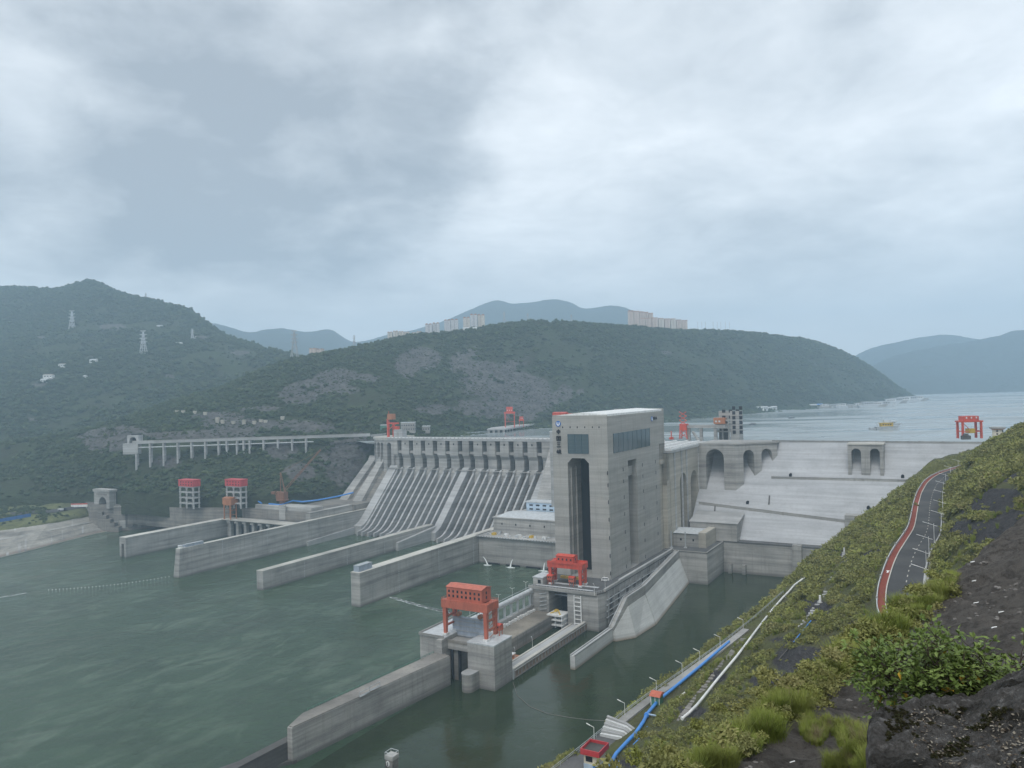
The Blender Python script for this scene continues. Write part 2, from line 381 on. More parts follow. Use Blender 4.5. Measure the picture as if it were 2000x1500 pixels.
def hill(name, cols, nu, nv, amp, scale, mat, blobs=(), seed=0, back=700, backz=-120):
    C = []
    for px, rows in cols:
        c = [atY(px, py, Y) for py, Y in rows]
        p = c[-1]; c.append(p * np.array([1 + back / p[1] * .6, 1, 1]) + np.array([0, back * .55, backz * .4])); c.append(p * np.array([1 + back / p[1], 1, 1]) + np.array([0, back, backz * 2]))
        C.append(c)
    G = loft(C, nu, nv); P = G.reshape(-1, 3)
    n = fbm(P, scale, 6, seed, .52); n2 = fbm(P * np.array([1, 1, .4]), scale * .35, 4, seed + 31, .55)
    wv_ = np.clip(np.linspace(0, 1, nv) * 9, 0, 1)[None].repeat(nu, 0).ravel()
    wv_ = wv_ * np.interp(np.linspace(0, 1, nv), [0, .5, .66, .74, 1], [1, 1, .4, .4, 1])[None].repeat(nu, 0).ravel(); ridge = 1 - np.abs(n) * 2
    P[:, 2] += (n * .8 + (ridge - .6) * .22 + n2 * .25) * amp * wv_; P[:, 1] += n2 * amp * .8 * wv_
    G = P.reshape(nu, nv, 3); rk = mask(G, blobs).reshape(G.shape[:2])
    if len(blobs):                                                # blasted rock: steps and ribs
        s = fbm(P * np.array([1, 1, 2.2]), 26, 4, seed + 77); rf = rk.ravel(); P[:, 1] -= s * rf * 9; P[:, 2] += np.abs(s) * rf * 5; G = P.reshape(nu, nv, 3)
    Gs = np.concatenate([G[:, :1] + np.array([0, -.5, -30]), G], 1); rs = np.concatenate([rk[:, :1], rk], 1)
    return grid_mesh(name, Gs, mat, {'rock': rs}), G, rk
# ------------------------------------------------------------------ hills
rockblobs = [(815, 705, 50, 26), (790, 720, 22, 22), (650, 745, 75, 26), (580, 775, 45, 18), (720, 740, 30, 12), (940, 735, 75, 55), (1010, 745, 85, 55), (930, 690, 25, 22), (1050, 790, 50, 35), (960, 795, 90, 24), (850, 800, 60, 12),
             (660, 905, 70, 60), (700, 870, 40, 40), (600, 925, 50, 25), (470, 830, 100, 12), (420, 815, 60, 10), (520, 800, 50, 6), (260, 845, 40, 16), (215, 862, 55, 28), (330, 905, 50, 22), (550, 880, 40, 20), (400, 850, 110, 12), (1100, 770, 22, 16), (1135, 765, 10, 8), (610, 835, 110, 14), (1300, 690, 14, 5)]
M_cols = [(-260, [(1010, 1010), (965, 1100), (930, 1220), (900, 1330), (880, 1420)]),
          (0, [(975, 1120), (945, 1190), (915, 1270), (885, 1340), (862, 1410)]),
          (120, [(968, 1130), (935, 1180), (900, 1240), (868, 1320), (845, 1420)]),
          (200, [(965, 1110), (930, 1150), (888, 1200), (850, 1290), (825, 1430)]),
          (262, [(962, 1060), (925, 1120), (880, 1175), (835, 1280), (808, 1450)]),
          (340, [(968, 1040), (915, 1125), (868, 1180), (825, 1300), (780, 1500)]),
          (430, [(972, 1025), (905, 1130), (866, 1180), (812, 1330), (752, 1580)]),
          (500, [(970, 1015), (895, 1140), (862, 1182), (790, 1380), (722, 1650)]),
          (560, [(965, 1010), (892, 1145), (860, 1185), (770, 1420), (702, 1700)]),
          (640, [(968, 1075), (890, 1150), (858, 1195), (760, 1460), (684, 1760)]),
          (680, [(965, 1100), (880, 1165), (853, 1210), (752, 1480), (677, 1790)]),
          (715, [(948, 1135), (872, 1175), (848, 1220), (745, 1500), (670, 1820)]),
          (790, [(900, 1140), (846, 1220), (838, 1250), (735, 1560), (654, 1880)]),
          (880, [(868, 1180), (841, 1330), (834, 1370), (730, 1640), (642, 1930)]),
          (960, [(848, 1330), (838, 1420), (830, 1470), (720, 1700), (631, 1980)]),
          (1050, [(840, 1420), (829, 1510), (812, 1560), (710, 1780), (624, 2010)]),
          (1140, [(836, 1460), (826, 1570), (800, 1630), (700, 1860), (627, 2090)]),
          (1230, [(832, 1500), (822, 1640), (790, 1720), (700, 1960), (632, 2180)]),
          (1330, [(826, 1580), (816, 1740), (785, 1830), (700, 2110), (640, 2370)]),
          (1410, [(818, 1800), (808, 1900), (780, 2000), (700, 2260), (640, 2500)]),
          (1500, [(808, 1980), (801, 2120), (770, 2200), (700, 2450), (653, 2700)]),
          (1580, [(803, 2150), (796, 2300), (765, 2380), (710, 2600), (664, 2880)]),
          (1650, [(797, 2400), (791, 2500), (765, 2580), (720, 2780), (688, 3000)]),
          (1710, [(792, 2620), (787, 2700), (770, 2760), (740, 2900), (722, 3020)]),
          (1750, [(788, 2780), (784, 2850), (775, 2900), (760, 2980), (752, 3040)]),
          (1790, [(784, 2900), (781.5, 2940), (780, 2990), (779, 3030), (778, 3060)]),
          (1830, [(786, 2900), (785, 2940), (784, 2990), (784, 3030), (784, 3060)])]
M_cols = [(x, r[:-1] + [(r[-1][0] + (7 if x < 1500 else 3), r[-1][1])]) for x, r in M_cols]
M, GM, RM = hill('hills', M_cols, 560, 150, 17, 150, m_hill, rockblobs, 3, back=600, backz=-60)
L_cols = [(-420, [(900, 1500), (820, 1700), (740, 2000), (660, 2500), (570, 3050)]),
          (-150, [(900, 1500), (820, 1700), (735, 2000), (660, 2500), (572, 3050)]),
          (0, [(900, 1500), (815, 1700), (725, 2050), (650, 2500), (560, 3050)]),
          (60, [(895, 1500), (812, 1720), (720, 2080), (640, 2550), (562, 3050)]),
          (120, [(890, 1520), (808, 1740), (715, 2100), (635, 2550), (561, 3050)]),
          (180, [(885, 1550), (800, 1760), (712, 2100), (630, 2550), (548, 3000)]),
          (250, [(870, 1580), (795, 1800), (715, 2100), (640, 2500), (573, 2950)]),
          (330, [(850, 1620), (790, 1820), (720, 2080), (655, 2450), (594, 2850)]),
          (375, [(840, 1650), (785, 1840), (722, 2080), (665, 2400), (607, 2800)]),
          (430, [(810, 1750), (770, 1900), (728, 2080), (690, 2300), (648, 2700)]),
          (500, [(780, 1850), (755, 1950), (732, 2080), (705, 2280), (675, 2600)]),
          (560, [(760, 1900), (745, 1980), (730, 2060), (712, 2200), (692, 2400)]),
          (640, [(750, 1950), (742, 2000), (735, 2060), (725, 2150), (715, 2300)])]
L_cols = [(x, r[:-1] + [(r[-1][0] + 4, r[-1][1])]) for x, r in L_cols]
LM, GL, RL = hill('mountain', L_cols, 300, 130, 34, 260, m_hill, [(95, 745, 30, 6), (70, 755, 20, 6), (395, 660, 18, 5), (470, 690, 25, 6), (330, 735, 18, 6), (180, 700, 14, 4), (60, 822, 30, 5), (220, 640, 26, 6), (75, 660, 20, 4)], 8, back=900, backz=-100)
for nm, prof, Y, fy, Yf, seed in (
    ('distant_hills', [(330, 640), (380, 628), (430, 636), (480, 650), (515, 645), (550, 641), (600, 651), (645, 645), (690, 668), (760, 655), (850, 634), (920, 606), (970, 590), (1000, 596), (1040, 593), (1090, 588), (1150, 602), (1190, 598), (1230, 606), (1280, 640), (1340, 668), (1420, 690)], 6300, 760, 4200, 21),
    ('distant_hills', [(1560, 760), (1620, 722), (1680, 690), (1720, 676), (1780, 663), (1840, 656), (1890, 659), (1950, 668), (2100, 670), (2300, 660)], 6900, 772, 5200, 22),
    ('distant_hills', [(1640, 772), (1680, 735), (1720, 708), (1760, 692), (1800, 682), (1860, 672), (1905, 665), (1945, 656), (1975, 647), (2020, 643), (2120, 625), (2300, 610)], 5600, 777, 4300, 23)):
    cols = [(px, [(fy + 3, Yf * .97), (fy if fy > py else py + 4, Yf), (py * .5 + fy * .5, (Y + Yf) / 2), (py, Y)]) for px, py in prof]
    hill(nm, cols, 260, 60, 75 if seed != 23 else 45, 330, m_far, (), seed, back=1500, backz=-150)

# ------------------------------------------------------------------ left bank ground
m_bank = ground_mat('bank_ground', (.11, .12, .06), (.22, .235, .10), (.22, .21, .19), (.14, .135, .125), 1.6)
B_cols = []
for px, rows in [(-260, [(1040, 20), (1012, 28), (985, 36), (965, 44), (945, 60)]), (-100, [(1045, 20), (1010, 28), (988, 34), (962, 42), (945, 58)]), (0, [(1034, 20), (1004, 28), (985, 33), (955, 42), (940, 55)]),
                 (60, [(1024, 21.5), (1000, 29), (982, 33), (957, 42), (940, 55)]), (100, [(1017, 22.5), (996, 29), (985, 33), (962, 41), (945, 56)]), (150, [(1009, 21.5), (991, 30), (980, 35), (962, 42), (945, 58)]), (200, [(1001, 20), (990, 27), (980, 33), (965, 45), (948, 60)]), (245, [(998, 22), (990, 27), (980, 34), (968, 44), (955, 58)])]:
    B_cols.append([at(px, rows[0][0], rows[0][1]) + np.array([-2, 9, -16])] + [at(px, py, z) for py, z in rows])
GB = loft(B_cols, 120, 60); GB[..., 2] += (fbm(GB.reshape(-1, 3), 12, 4, 40) * .7).reshape(GB.shape[:2])
LB = grid_mesh('bank', GB, m_bank, {'rock': np.zeros(GB.shape[:2])})
solo('ground', MB().plan([(-1062, 640), (-1000, 668), (-900, 668), (-834, 690), (-834, 701), (-700, 701), (-700, 770), (-690, 770), (-690, 846), (-720, 1000), (-1100, 1000), (-1330, 760)], 8, 36), m_old, kind='structure')

# ------------------------------------------------------------------ right bank: hillside carrying the road
EDGE = np.array([(-100, -110, 90), (60, -95, 90), (165, -84, 88), (206, -81, 88), (234, -77, 88), (275, -72, 88), (303, -69.5, 88), (364, -63.7, 90), (395, -59.5, 92), (432, -55, 95), (478, -47, 100), (520, -40, 104), (560, -32, 107), (620, -24, 108), (700, -20, 106), (800, -18, 106), (900, -18, 106)], float)
RLp = np.array([(-100, -66), (60, -48), (150, -14), (200, -15), (212, -19), (240, -20.9), (272, -21.2), (294, -20.8), (344, -18.2), (368, -18.4), (411, -19.2), (458, -19.4), (506, -18), (537, -15.2), (560, -11.8), (581, -6.6), (615, 2.5), (644, 8.5), (700, 18), (800, 26), (900, 30)], float)
RRp = np.array([(-100, -56), (60, -38), (150, -4), (200, -5), (212, -9), (253, -10.2), (280, -10.1), (306, -9.2), (330, -7.2), (364, -7.2), (408, -7.9), (445, -7.8), (494, -6.7), (532, -3.5), (560, -1), (581, 2.5), (615, 11), (644, 17), (700, 27), (800, 36), (900, 40)], float)
ZR = 120.0
US = np.concatenate([np.arange(-60, 700, 1.6), np.arange(700, 900, 6)])
def sm(x): return np.convolve(np.pad(x, 12, 'edge'), np.hanning(25) / np.hanning(25).sum(), 'valid')
fe = sm(np.interp(US, EDGE[:, 0], EDGE[:, 1])); fz = sm(np.interp(US, EDGE[:, 0], EDGE[:, 2])); frl = sm(np.interp(US, RLp[:, 0], RLp[:, 1])); frr = sm(np.interp(US, RRp[:, 0], RRp[:, 1]))
def sec(i):
    e, z, l, r = fe[i], fz[i], frl[i], frr[i]; U = US[i]
    zl = ZR - .4
    k = [(e - z * 1.02, -4), (e - z * .5, z * .5), (e - 9, z - 8), (e - 1.2, z - .6), (e + 4.5, z + .2), (e + (l - e) * .4, z + (zl - z) * .36), (l - 2.0, zl - 1.6), (l - .6, zl), (r + .6, zl), (r + 1.5, zl), (r + 3.0, zl + 1.6), (r + 20, zl + 19), (r + 42, zl + 33), (r + 75, zl + 44), (r + 150, zl + 60)]
    return k
ks = [0, .5, 1, 1.3, 1.6, 2.4, 3.2, 3.35, 3.65, 3.75, 3.95, 5, 6, 7, 8]
tv = np.concatenate([np.linspace(0, 1.3, 16)[:-1], np.linspace(1.3, 3.2, 42)[:-1], np.linspace(3.2, 3.95, 12)[:-1], np.linspace(3.95, 8, 60)])
GH = np.zeros((len(US), len(tv), 3)); bench = np.zeros(GH.shape[:2])
for i, U in enumerate(US):
    s = np.array(sec(i)); A = np.interp(tv, ks, s[:, 0]); Z = np.interp(tv, ks, s[:, 1]); x, y = xy(A, U); GH[i, :, 0] = x; GH[i, :, 1] = y; GH[i, :, 2] = Z
bench[:] = np.clip((np.abs(tv - 3.55) - .28) / .35, 0, 1)[None] * np.clip((np.abs(tv - 1.5) - .12) / .2, 0, 1)[None]
P = GH.reshape(-1, 3); bn = bench.ravel()
n1 = fbm(P, 26, 5, 50); n2 = fbm(P, 6, 4, 51); gul = fbm(P * np.array([1, 1, .25]), 9, 3, 52)
P[:, 2] += (n1 * 3.2 + n2 * .9) * bn; dd = np.array([-ca, sa, 0]); P += dd * ((gul * 1.6 + n1 * 2.0) * bn)[:, None]
GH = P.reshape(GH.shape)
RH = mask(GH, [(1590, 1190, 40, 22), (1570, 1290, 60, 28), (1650, 1090, 22, 14), (1700, 1075, 30, 16), (1940, 980, 60, 26), (1880, 1040, 70, 20), (1960, 930, 30, 12), (1980, 1040, 60, 40), (1660, 1215, 26, 16), (1505, 1330, 40, 14), (1345, 1390, 40, 12), (1400, 1320, 22, 14), (1900, 1000, 26, 14), (1240, 1490, 45, 10)])
RH = np.maximum(RH, np.clip(fbm(GH.reshape(-1, 3), 14, 4, 60) * 4 - 1.2, 0, 1))
RH = RH.reshape(GH.shape[:2]); RH *= bench
m_slopeg = ground_mat('slope_ground', (.115, .11, .065), (.13, .145, .06), (.105, .10, .10), (.05, .048, .05), 4, .8)
HS = grid_mesh('hillside', GH, m_slopeg, {'rock': RH})
bvH = bvh_of(HS); bvM = bvh_of(M); bvL = bvh_of(LM); bvB = bvh_of(LB)

# near spur of sprayed rock below the viewpoint: edge (far rim) and surface towards the viewer
SP = [(1180, [(1720, 15), (1670, 11), (1700, 9.0), (1790, 6.5), (2150, 4.2)]),
      (1400, [(1560, 19), (1497, 14), (1520, 12), (1640, 8), (2000, 4.4)]),
      (1500, [(1480, 24), (1412, 18.5), (1450, 15), (1560, 10), (1900, 5)]),
      (1580, [(1430, 30), (1352, 24), (1400, 18), (1520, 12), (1800, 5.2)]),
      (1660, [(1390, 38), (1296, 31), (1350, 22), (1480, 14), (1720, 5.5)]),
      (1740, [(1350, 46), (1238, 38), (1300, 26), (1430, 15), (1650, 5.6)]),
      (1820, [(1270, 58), (1163, 47), (1250, 30), (1380, 16), (1600, 5.6)]),
      (1900, [(1200, 74), (1098, 60), (1200, 33), (1330, 17), (1560, 5.6)]),
      (1980, [(1140, 92), (1030, 76), (1150, 36), (1290, 18), (1540, 5.6)]),
      (2080, [(1080, 110), (960, 92), (1090, 40), (1250, 19), (1520, 5.6)]),
      (2250, [(1040, 130), (900, 110), (1030, 44), (1210, 20), (1500, 5.6)]), (2700, [(1000, 140), (850, 118), (980, 46), (1170, 20), (1480, 5.4)]), (3500, [(960, 140), (800, 118), (930, 46), (1120, 19), (1450, 5.0)])]
CS = []
for px, rows in SP:
    c = [atY(px, py, Y) for py, Y in rows]; e = c[1]; away = np.array([-.55, .83, 0])
    CS.append([c[0] + np.array([-2.5, 5, -9]), c[0]] + c[1:])
GS = loft(CS, 520, 260); P = GS.reshape(-1, 3)
bed = P @ np.array([.35, .25, .9]); bedn = vnoise(np.stack([bed * 1.1, P[:, 0] * .04, P[:, 1] * .04], 1), 3)
d1 = fbm(P, 3.5, 5, 70) * .5 + bedn * .3 + fbm(P, .6, 5, 72) * .14
P[:, 2] += d1; P[:, 0] += fbm(P, 2.2, 4, 71) * .25
GS = P.reshape(GS.shape)
t = NT('sprayed_rock'); a_ = t.noise(t.pos(.5, .5, .5), 1, 6, .65); b_ = t.noise(t.pos(5, 5, 5), 1, 5, .7); c_ = t.noise(t.pos(1.2, .4, 3.2), 1, 6, .7, .4); v_ = t.n('ShaderNodeTexVoronoi', feature='DISTANCE_TO_EDGE'); t.l(t.pos(.9, .7, 1.6), v_.inputs['Vector'])
C = t.mix(t.ramp(a_, .3, .7), (.15, .133, .117), (.27, .243, .215)); C = t.mix(t.ramp(c_, .47, .6, 0, .8), C, (.085, .075, .066)); C = t.mix(t.ramp(b_, .55, .75, 0, .6), C, (.17, .16, .15)); C = t.mix(t.ramp(b_, .42, .28, 0, .7), C, (.03, .029, .028))
f_ = t.noise(t.pos(16, 12, 22), 1, 6, .75); C = t.mix(t.ramp(f_, .5, .66, 0, .6), C, (.19, .175, .16)); C = t.mix(t.ramp(f_, .45, .34, 0, .75), C, (.06, .053, .047)); t.bump(t.math('ADD', c_, t.math('MULTIPLY', t.math('ADD', b_, f_), .6)), .6, 1.); m_spur = t.col(C, .92, .15)
SPUR = grid_mesh('rock_slope', GS, m_spur); bvS = bvh_of(SPUR)
# ------------------------------------------------------------------ survey helpers: where a sight line meets a known plane of the dam
def onA(px, py, A):
    r = ray(px, py); k = A / (r[0] * ca - r[1] * sa); return ((r[0] * sa + r[1] * ca) * k, CAMH + r[2] * k)     # U, z
def onU(px, py, U):
    r = ray(px, py); k = U / (r[0] * sa + r[1] * ca); return ((r[0] * ca - r[1] * sa) * k, CAMH + r[2] * k)     # A, z
def onZ(px, py, z): return AU(at(px, py, z))
# ------------------------------------------------------------------ spillway dam
m_gatedark = paint('steel_gate_dark', (.075, .085, .095))
SL = [-669.3, -649.4, -629.1, -609.1, -588.7, -568.5, -551.1, -530.6, -510.6, -490.6, -470.4, -450.3]; HW = 3.6
D = Thing('spillway_dam', 'grey concrete spillway dam with twelve tall gate slots and ribbed chutes', 'dam', (-562, 843, 0))
edges = [(-679.5, SL[0] - HW)] + [(SL[i] + HW, SL[i + 1] - HW) for i in range(11)] + [(SL[11] + HW, -434.5)]
for i, (a0, a1) in enumerate(edges):
    p = D.part('pier', MB().profA([(843, 116.9), (843, 97.5), (846.2, 92.5), (846.2, 81), (841, 73.5), (838.5, 56), (872, 56), (872, 116.9)], a0, a1), m_con)
    if i not in (0, 6, 12):
        c = (a0 + a1) / 2; D.part('opening', MB().box(c - .9, c + .9, 842.9, 843.6, 111.2, 113.6), m_black, p)
D.part('crest_deck', MB().box(-690, -434.5, 842.4, 874, 116.9, 120), m_light)
rl = MB()
for a in np.arange(-689, -436, 6.3): rl.box(a, a + 4.6 * random.uniform(.6, 1), 842.6, 843, 120, 121.15)
rl.box(-690, -434.5, 842.7, 842.95, 120.9, 121.2); D.part('parapet', rl, m_white)
for c in SL:
    D.part('sluice_gate', MB().profA([(860, 75), (857.5, 88), (857, 100), (858, 110), (859, 112), (861, 112), (861, 75)], c - HW, c + HW), m_gatedark)
    D.part('gate_beam', MB().box(c - HW, c + HW, 845.2, 848, 99.2, 102.6), m_con)
FL = [(872, 70), (858, 76), (850, 75), (843, 69), (836.5, 61.5), (788, 12.5), (779, 5.5), (772, 2.6), (765, 1.2), (760, .8), (760, -3), (872, -3)]
def chute(a0, a1, dz, mat): D.part('chute', MB().profA([(u, z if z < 0 else max(.6, z - dz)) for u, z in FL], a0, a1), mat)
for i, c in enumerate(SL): chute(c - HW + .01, c + HW - .01, 0, m_chute if i % 4 else m_old)
RIB = [(850, 77), (846.3, 80.5), (841.6, 80), (839.6, 77.5), (838.2, 74), (784.5, 20.5), (776, 12.5), (769, 8), (762, 5.8), (755.5, 5.2), (755.5, -3), (850, -3)]
def rib(a0, a1, prof=RIB, mat=None):
    p = D.part('rib', MB().profA(prof, a0, a1), mat or m_light); c = (a0 + a1) / 2
    D.part('opening', MB().box(c - .55, c + .55, 839.2, 840.8, 75.6, 77.2), m_black, p)
for i in range(1, 12):
    a0, a1 = edges[i]
    if i == 6: continue
    rib(a0 + .05, a0 + 2.6); rib(a1 - 2.6, a1 - .05)
    chute(a0 + 2.6, a1 - 2.6, 1.8, m_old if i in (1, 4, 8) else m_chute)
WID = [(850, 79), (846.2, 81), (842, 80.5), (838.4, 76.5), (784, 22.5), (776, 15), (769, 11), (764, 9.5), (764, -3), (850, -3)]
for a0, a1 in ((edges[6][0] + .05, edges[6][1] - .05),): D.part('dividing_wall', MB().profA([(u + .4, z + .8 if z > 0 else z) for u, z in WID], a0, a1), m_light)
D.part('side_wall', MB().profA([(u + .4, z + 1 if z > 0 else z) for u, z in WID], -446.6, -434.5), m_light)
D.part('side_wall', MB().profA([(u + .4, z + 1 if z > 0 else z) for u, z in WID], -686, -673.2), m_light)
rib(-673.1, -671.0)
D.part('walkway', MB().box(-690, -444, 837.0, 838.0, 78.4, 79.3), m_con)
# curved abutment with three arches and sloping buttresses
arc = MB(); o0 = dam(0, 0, 0)
def wall_arch(mb, A0, U0, A1, U1, zb, zt, arches, th):
    L = math.hypot(A1 - A0, U1 - U0); ux = ((A1 - A0) / L, (U1 - U0) / L, 0); n = (-ux[1], ux[0], 0)
    mb.arch((A0, U0, zb), ux, 0, L, zb, zt, arches, th, n)
wall_arch(arc, -697, 843.3, -679.6, 843.1, 40, 116.9, [(9.2, 3.6, 113.5)], 12)
wall_arch(arc, -716, 850, -697.1, 843.4, 40, 116.9, [(5.4, 3.2, 113.5), (14.5, 3.4, 113.5)], 12)
wall_arch(arc, -729.5, 861, -716.1, 850.1, 40, 116.9, [(8, 2.6, 113.5)], 12)
D.part('arched_abutment', arc, m_con)
D.part('abutment_back', MB().plan([(-729, 872), (-729, 866), (-716, 859), (-697, 852), (-680, 851), (-680, 874)], 20, 116.8), m_con)
for ta0, ta1, tu, ba0, ba1, bu in ((-741, -729, 862, -753, -738, 794), (-713, -702, 849, -724, -707, 792)):
    D.part('buttress', MB().hexa([(ba0, bu, 8), (ba1, bu, 8), (ta1, tu, 8), (ta0, tu, 8)], [(ba0, bu, 22), (ba1, bu, 22), (ta1, tu - 3, 86), (ta0, tu - 3, 86)]), m_con); D.part('buttress_cap', MB().hexa([(ta0, tu - 3, 84), (ta1, tu - 3, 84), (ta1, tu + 4, 84), (ta0, tu + 4, 84)], [(ta0 + .6, tu + 1, 93), (ta1 - .6, tu + 1, 93), (ta1 - .6, tu + 4, 93), (ta0 + .6, tu + 4, 93)]), m_con)
D.part('buttress_floor', MB().hexa([(-752, 796, 6), (-686.1, 790, 6), (-686.1, 862, 6), (-741, 872, 6)], [(-752, 798, 14), (-686.1, 790, 14), (-686.1, 850, 82), (-738, 864, 82)]), m_old)
D.part('abutment_deck', MB().plan([(-690.1, 842.4), (-698, 842.6), (-717, 849.2), (-731, 860.5), (-738, 872), (-738, 905), (-690.1, 905)], 116.9, 120), m_top)

# ------------------------------------------------------------------ four guide walls in the river
def guide(label, A, w, U0, U1, z, extra=None, taper=0):
    t = Thing('guide_wall', label, 'guide wall', (A, U0, 0), 'guide walls below the dam')
    t.part('wall', MB().prism([(A - w / 2 - taper, U0 - taper, -3), (A + w / 2 + taper * .3, U0 - taper, -3), (A + w / 2, U0, z - .5), (A - w / 2, U0, z - .5)], (0, U1 - U0, 0)), m_con)
    t.part('coping', MB().box(A - w / 2 - .15, A + w / 2 + .15, U0 - .15, U1, z - .5, z), m_top)
    st = MB()
    for u in np.arange(U0 + 52, U1 - 20, 62):
        for k in range(int(z / 1.6)): st.box(A + w / 2 + .02, A + w / 2 + .4, u, u + .6, 1 + k * 1.6, 1.6 + k * 1.6)
    t.part('ladder_rungs', st, m_pale)
    return t
g1 = guide('long concrete guide wall from the dam\'s left edge, white round hut on its tip', -689, 6, 505.5, 836, 29, taper=2.2)
g2 = guide('low guide wall below the dam\'s wide middle divider, bare cream top', -569.5, 8.5, 504.5, 775, 18)
g3 = guide('guide wall between spillway and powerhouse, grey container on its tip', -447, 10, 499, 800, 29)
g2.part('rear_wall', MB().profA([(700, -3), (700, 9), (776, 15.9), (776, -3)], -565.1, -561), m_light)
g3.part('rear_wall', MB().profA([(700, -3), (700, 6), (790, 12), (790, -3)], -455.5, -452.1), m_light)
g1.part('rear_wall', MB().profA([(680, -3), (680, 5), (790, 10), (790, -3)], -685.9, -683), m_light)
lw = Thing('lock_wall', 'cream topped wall with a dark doorway in its tip, furthest over by the far bank', 'wall', (-836, 545, 0))
lw.part('wall', MB().box(-844, -834, 550, 690, -3, 22.6), m_con); lw.part('head', MB().box(-846, -842.5, 544, 550, -3, 22.6).box(-837.5, -834, 544, 550, -3, 22.6).box(-842.5, -837.5, 544, 550, 15.5, 22.6).box(-842.5, -837.5, 549, 549.9, -3, 15.5), m_con); lw.part('coping', MB().box(-846, -833.8, 543.8, 690, 22.6, 23), m_top)
# cross wall of the gated outlet
gw = Thing('sluice_block', 'cross wall of bays behind the leftmost guide walls, dark gate slots in a row', 'sluice', (-770, 682, 0))
gw.part('wall', MB().box(-833.9, -692.1, 686, 700, -3, 23), m_con)
for k in range(6):
    a = -824 + k * 14.5; gw.part('pier', MB().box(a, a + 4.5, 680, 685.9, -3, 19.5), m_con)
    gw.part('bracket', MB().box(a - 1, a + 5.5, 678, 685.9, 19.6, 22), m_con)
for k in range(5): gw.part('gate', MB().box(-819.4 + k * 14.5, -809.6 + k * 14.5, 684.6, 685.8, -3, 19), m_black)
gw.part('deck', MB().box(-833.9, -692.1, 677, 694, 23.05, 24), m_top)
gw.part('upper_wall', MB().profA([(702, 24), (704, 41), (726, 41), (726, 24)], -800, -700).box(-752, -741, 699.5, 701.5, 24.1, 43), m_con)
gw.part('upper_block', MB().box(-699.9, -692.5, 694.1, 770, 24, 37), m_con)
sx_ = Thing('control_hut', 'round white hut at the tip of the long guide wall', 'hut', (-689, 508, 29)); sx_.part('drum', MB().cyl(-689, 508.5, 29, 31.4, 2.3, n=16), m_white); sx_.part('roof', MB().cyl(-689, 508.5, 31.4, 31.9, 2.6, n=16), m_pale)
def container(label, A, U, z, l, w_, h, mat, nm='container'):
    t = Thing(nm, label, 'container', (A, U, z)); b = MB().box(A - w_ / 2, A + w_ / 2, U, U + l, z, z + h)
    for k in range(int(l / .9)): b.box(A + w_ / 2, A + w_ / 2 + .12, U + .2 + k * .9, U + .6 + k * .9, z + .2, z + h - .2)
    t.part('body', b, mat); t.part('lid', MB().box(A - w_ / 2 - .15, A + w_ / 2 + .15, U - .15, U + l + .15, z + h, z + h + .3), m_steel)
container('long pale shed with a lean roof behind the round white hut', -689, 513, 29, 22, 4, 2.6, m_gate, 'shed')
container('grey steel container at the tip of the guide wall beside the powerhouse basin', -447.5, 501, 29, 17, 6, 5, m_gate)
# ------------------------------------------------------------------ powerhouse
PHt = Thing('powerhouse', 'concrete powerhouse with pale flat roof between spillway and tower', 'powerhouse', (-360, 690, 0))
PHt.part('tail_wall', MB().profA([(686, -3), (685, 28), (712, 28), (712, -3)], -441.5, -290.2), m_con)
for k in range(6): PHt.part('outlet', MB().box(-432 + k * 24, -416 + k * 24, 683.6, 685.4, -2, 1.2), m_black)
PHt.part('gate_deck', MB().box(-444, -290.2, 682.5, 712, 28.02, 29), m_con)
for k in range(46): PHt.part('dentil', MB().box(-442 + k * 3.3, -440.4 + k * 3.3, 682.2, 682.49, 28.1, 29), m_pale)
PHt.part('hall', MB().profA([(704, 29), (704, 45), (752, 45), (752, 29)], -434, -290.2), m_con)
PHt.part('roof', MB().box(-435, -290.2, 703, 753, 45.02, 46), m_con)
PHt.part('roof_cover', MB().profA([(704.5, 46), (728, 48.2), (752, 46)], -430, -352), m_pale); PHt.part('roof_cover', MB().profA([(704.5, 46), (728, 48.2), (752, 46)], -348, -290.4), m_pale)
for k in range(8): PHt.part('opening', MB().box(-424 + k * 17, -422.6 + k * 17, 703.9, 704.3, 38, 40), m_black)
for k in range(34):
    a = random.uniform(-438, -294); u = random.uniform(685, 702); h = random.choice((.6, 1, 1.6, 2.4)); PHt.part('deck_gear', MB().box(a, a + random.uniform(.6, 3.5), u, u + random.uniform(.6, 3), 29.02, 29 + h), m_pale if k % 3 else m_steel)
for k in range(9): PHt.part('hoist_frame', MB().box(-428 + k * 15, -424 + k * 15, 690, 690.8, 29.02, 31.5).box(-428 + k * 15, -424 + k * 15, 693, 693.8, 29.02, 31.5), m_white if k % 3 else m_yellow)
sw = Thing('switch_building', 'long pale blue two storey building on the powerhouse roof', 'building', (-360, 752, 46)); sw.part('wall', MB().box(-422, -300, 756, 772, 44, 55), m_paleblue); sw.part('roof', MB().box(-423, -299, 755, 773, 55.02, 56.2), m_pale)
for k in range(14):
    for z in (47, 51.3): sw.part('window', MB().box(-418 + k * 8.4, -413.6 + k * 8.4, 755.85, 756.2, z, z + 1.7), m_ink)
PHt.part('rear_terrace', MB().box(-434, -290.2, 752.01, 800, 20, 44), m_con)
g_ = MB()
for k in range(6):
    a = -400 + k * 16; g_.bar((a, 778, 44), (a, 778, 64), .5).bar((a + 5, 778, 44), (a + 5, 778, 64), .5)
g_.bar((-402, 778, 64), (-312, 778, 64), .7).bar((-402, 778, 61), (-312, 778, 61), .4)
solo('switchyard_gantry', MB().add([(x + 356, y - 778, z - 44) for x, y, z in g_.v], g_.f), m_steel, 'steel switchyard frames behind the pale blue building', 'frame', (-356, 778, 44))
PHt.part('penstock_face', MB().profA([(850, 120), (842, 112), (800, 44), (850, 44)], -434.4, -290), m_con)
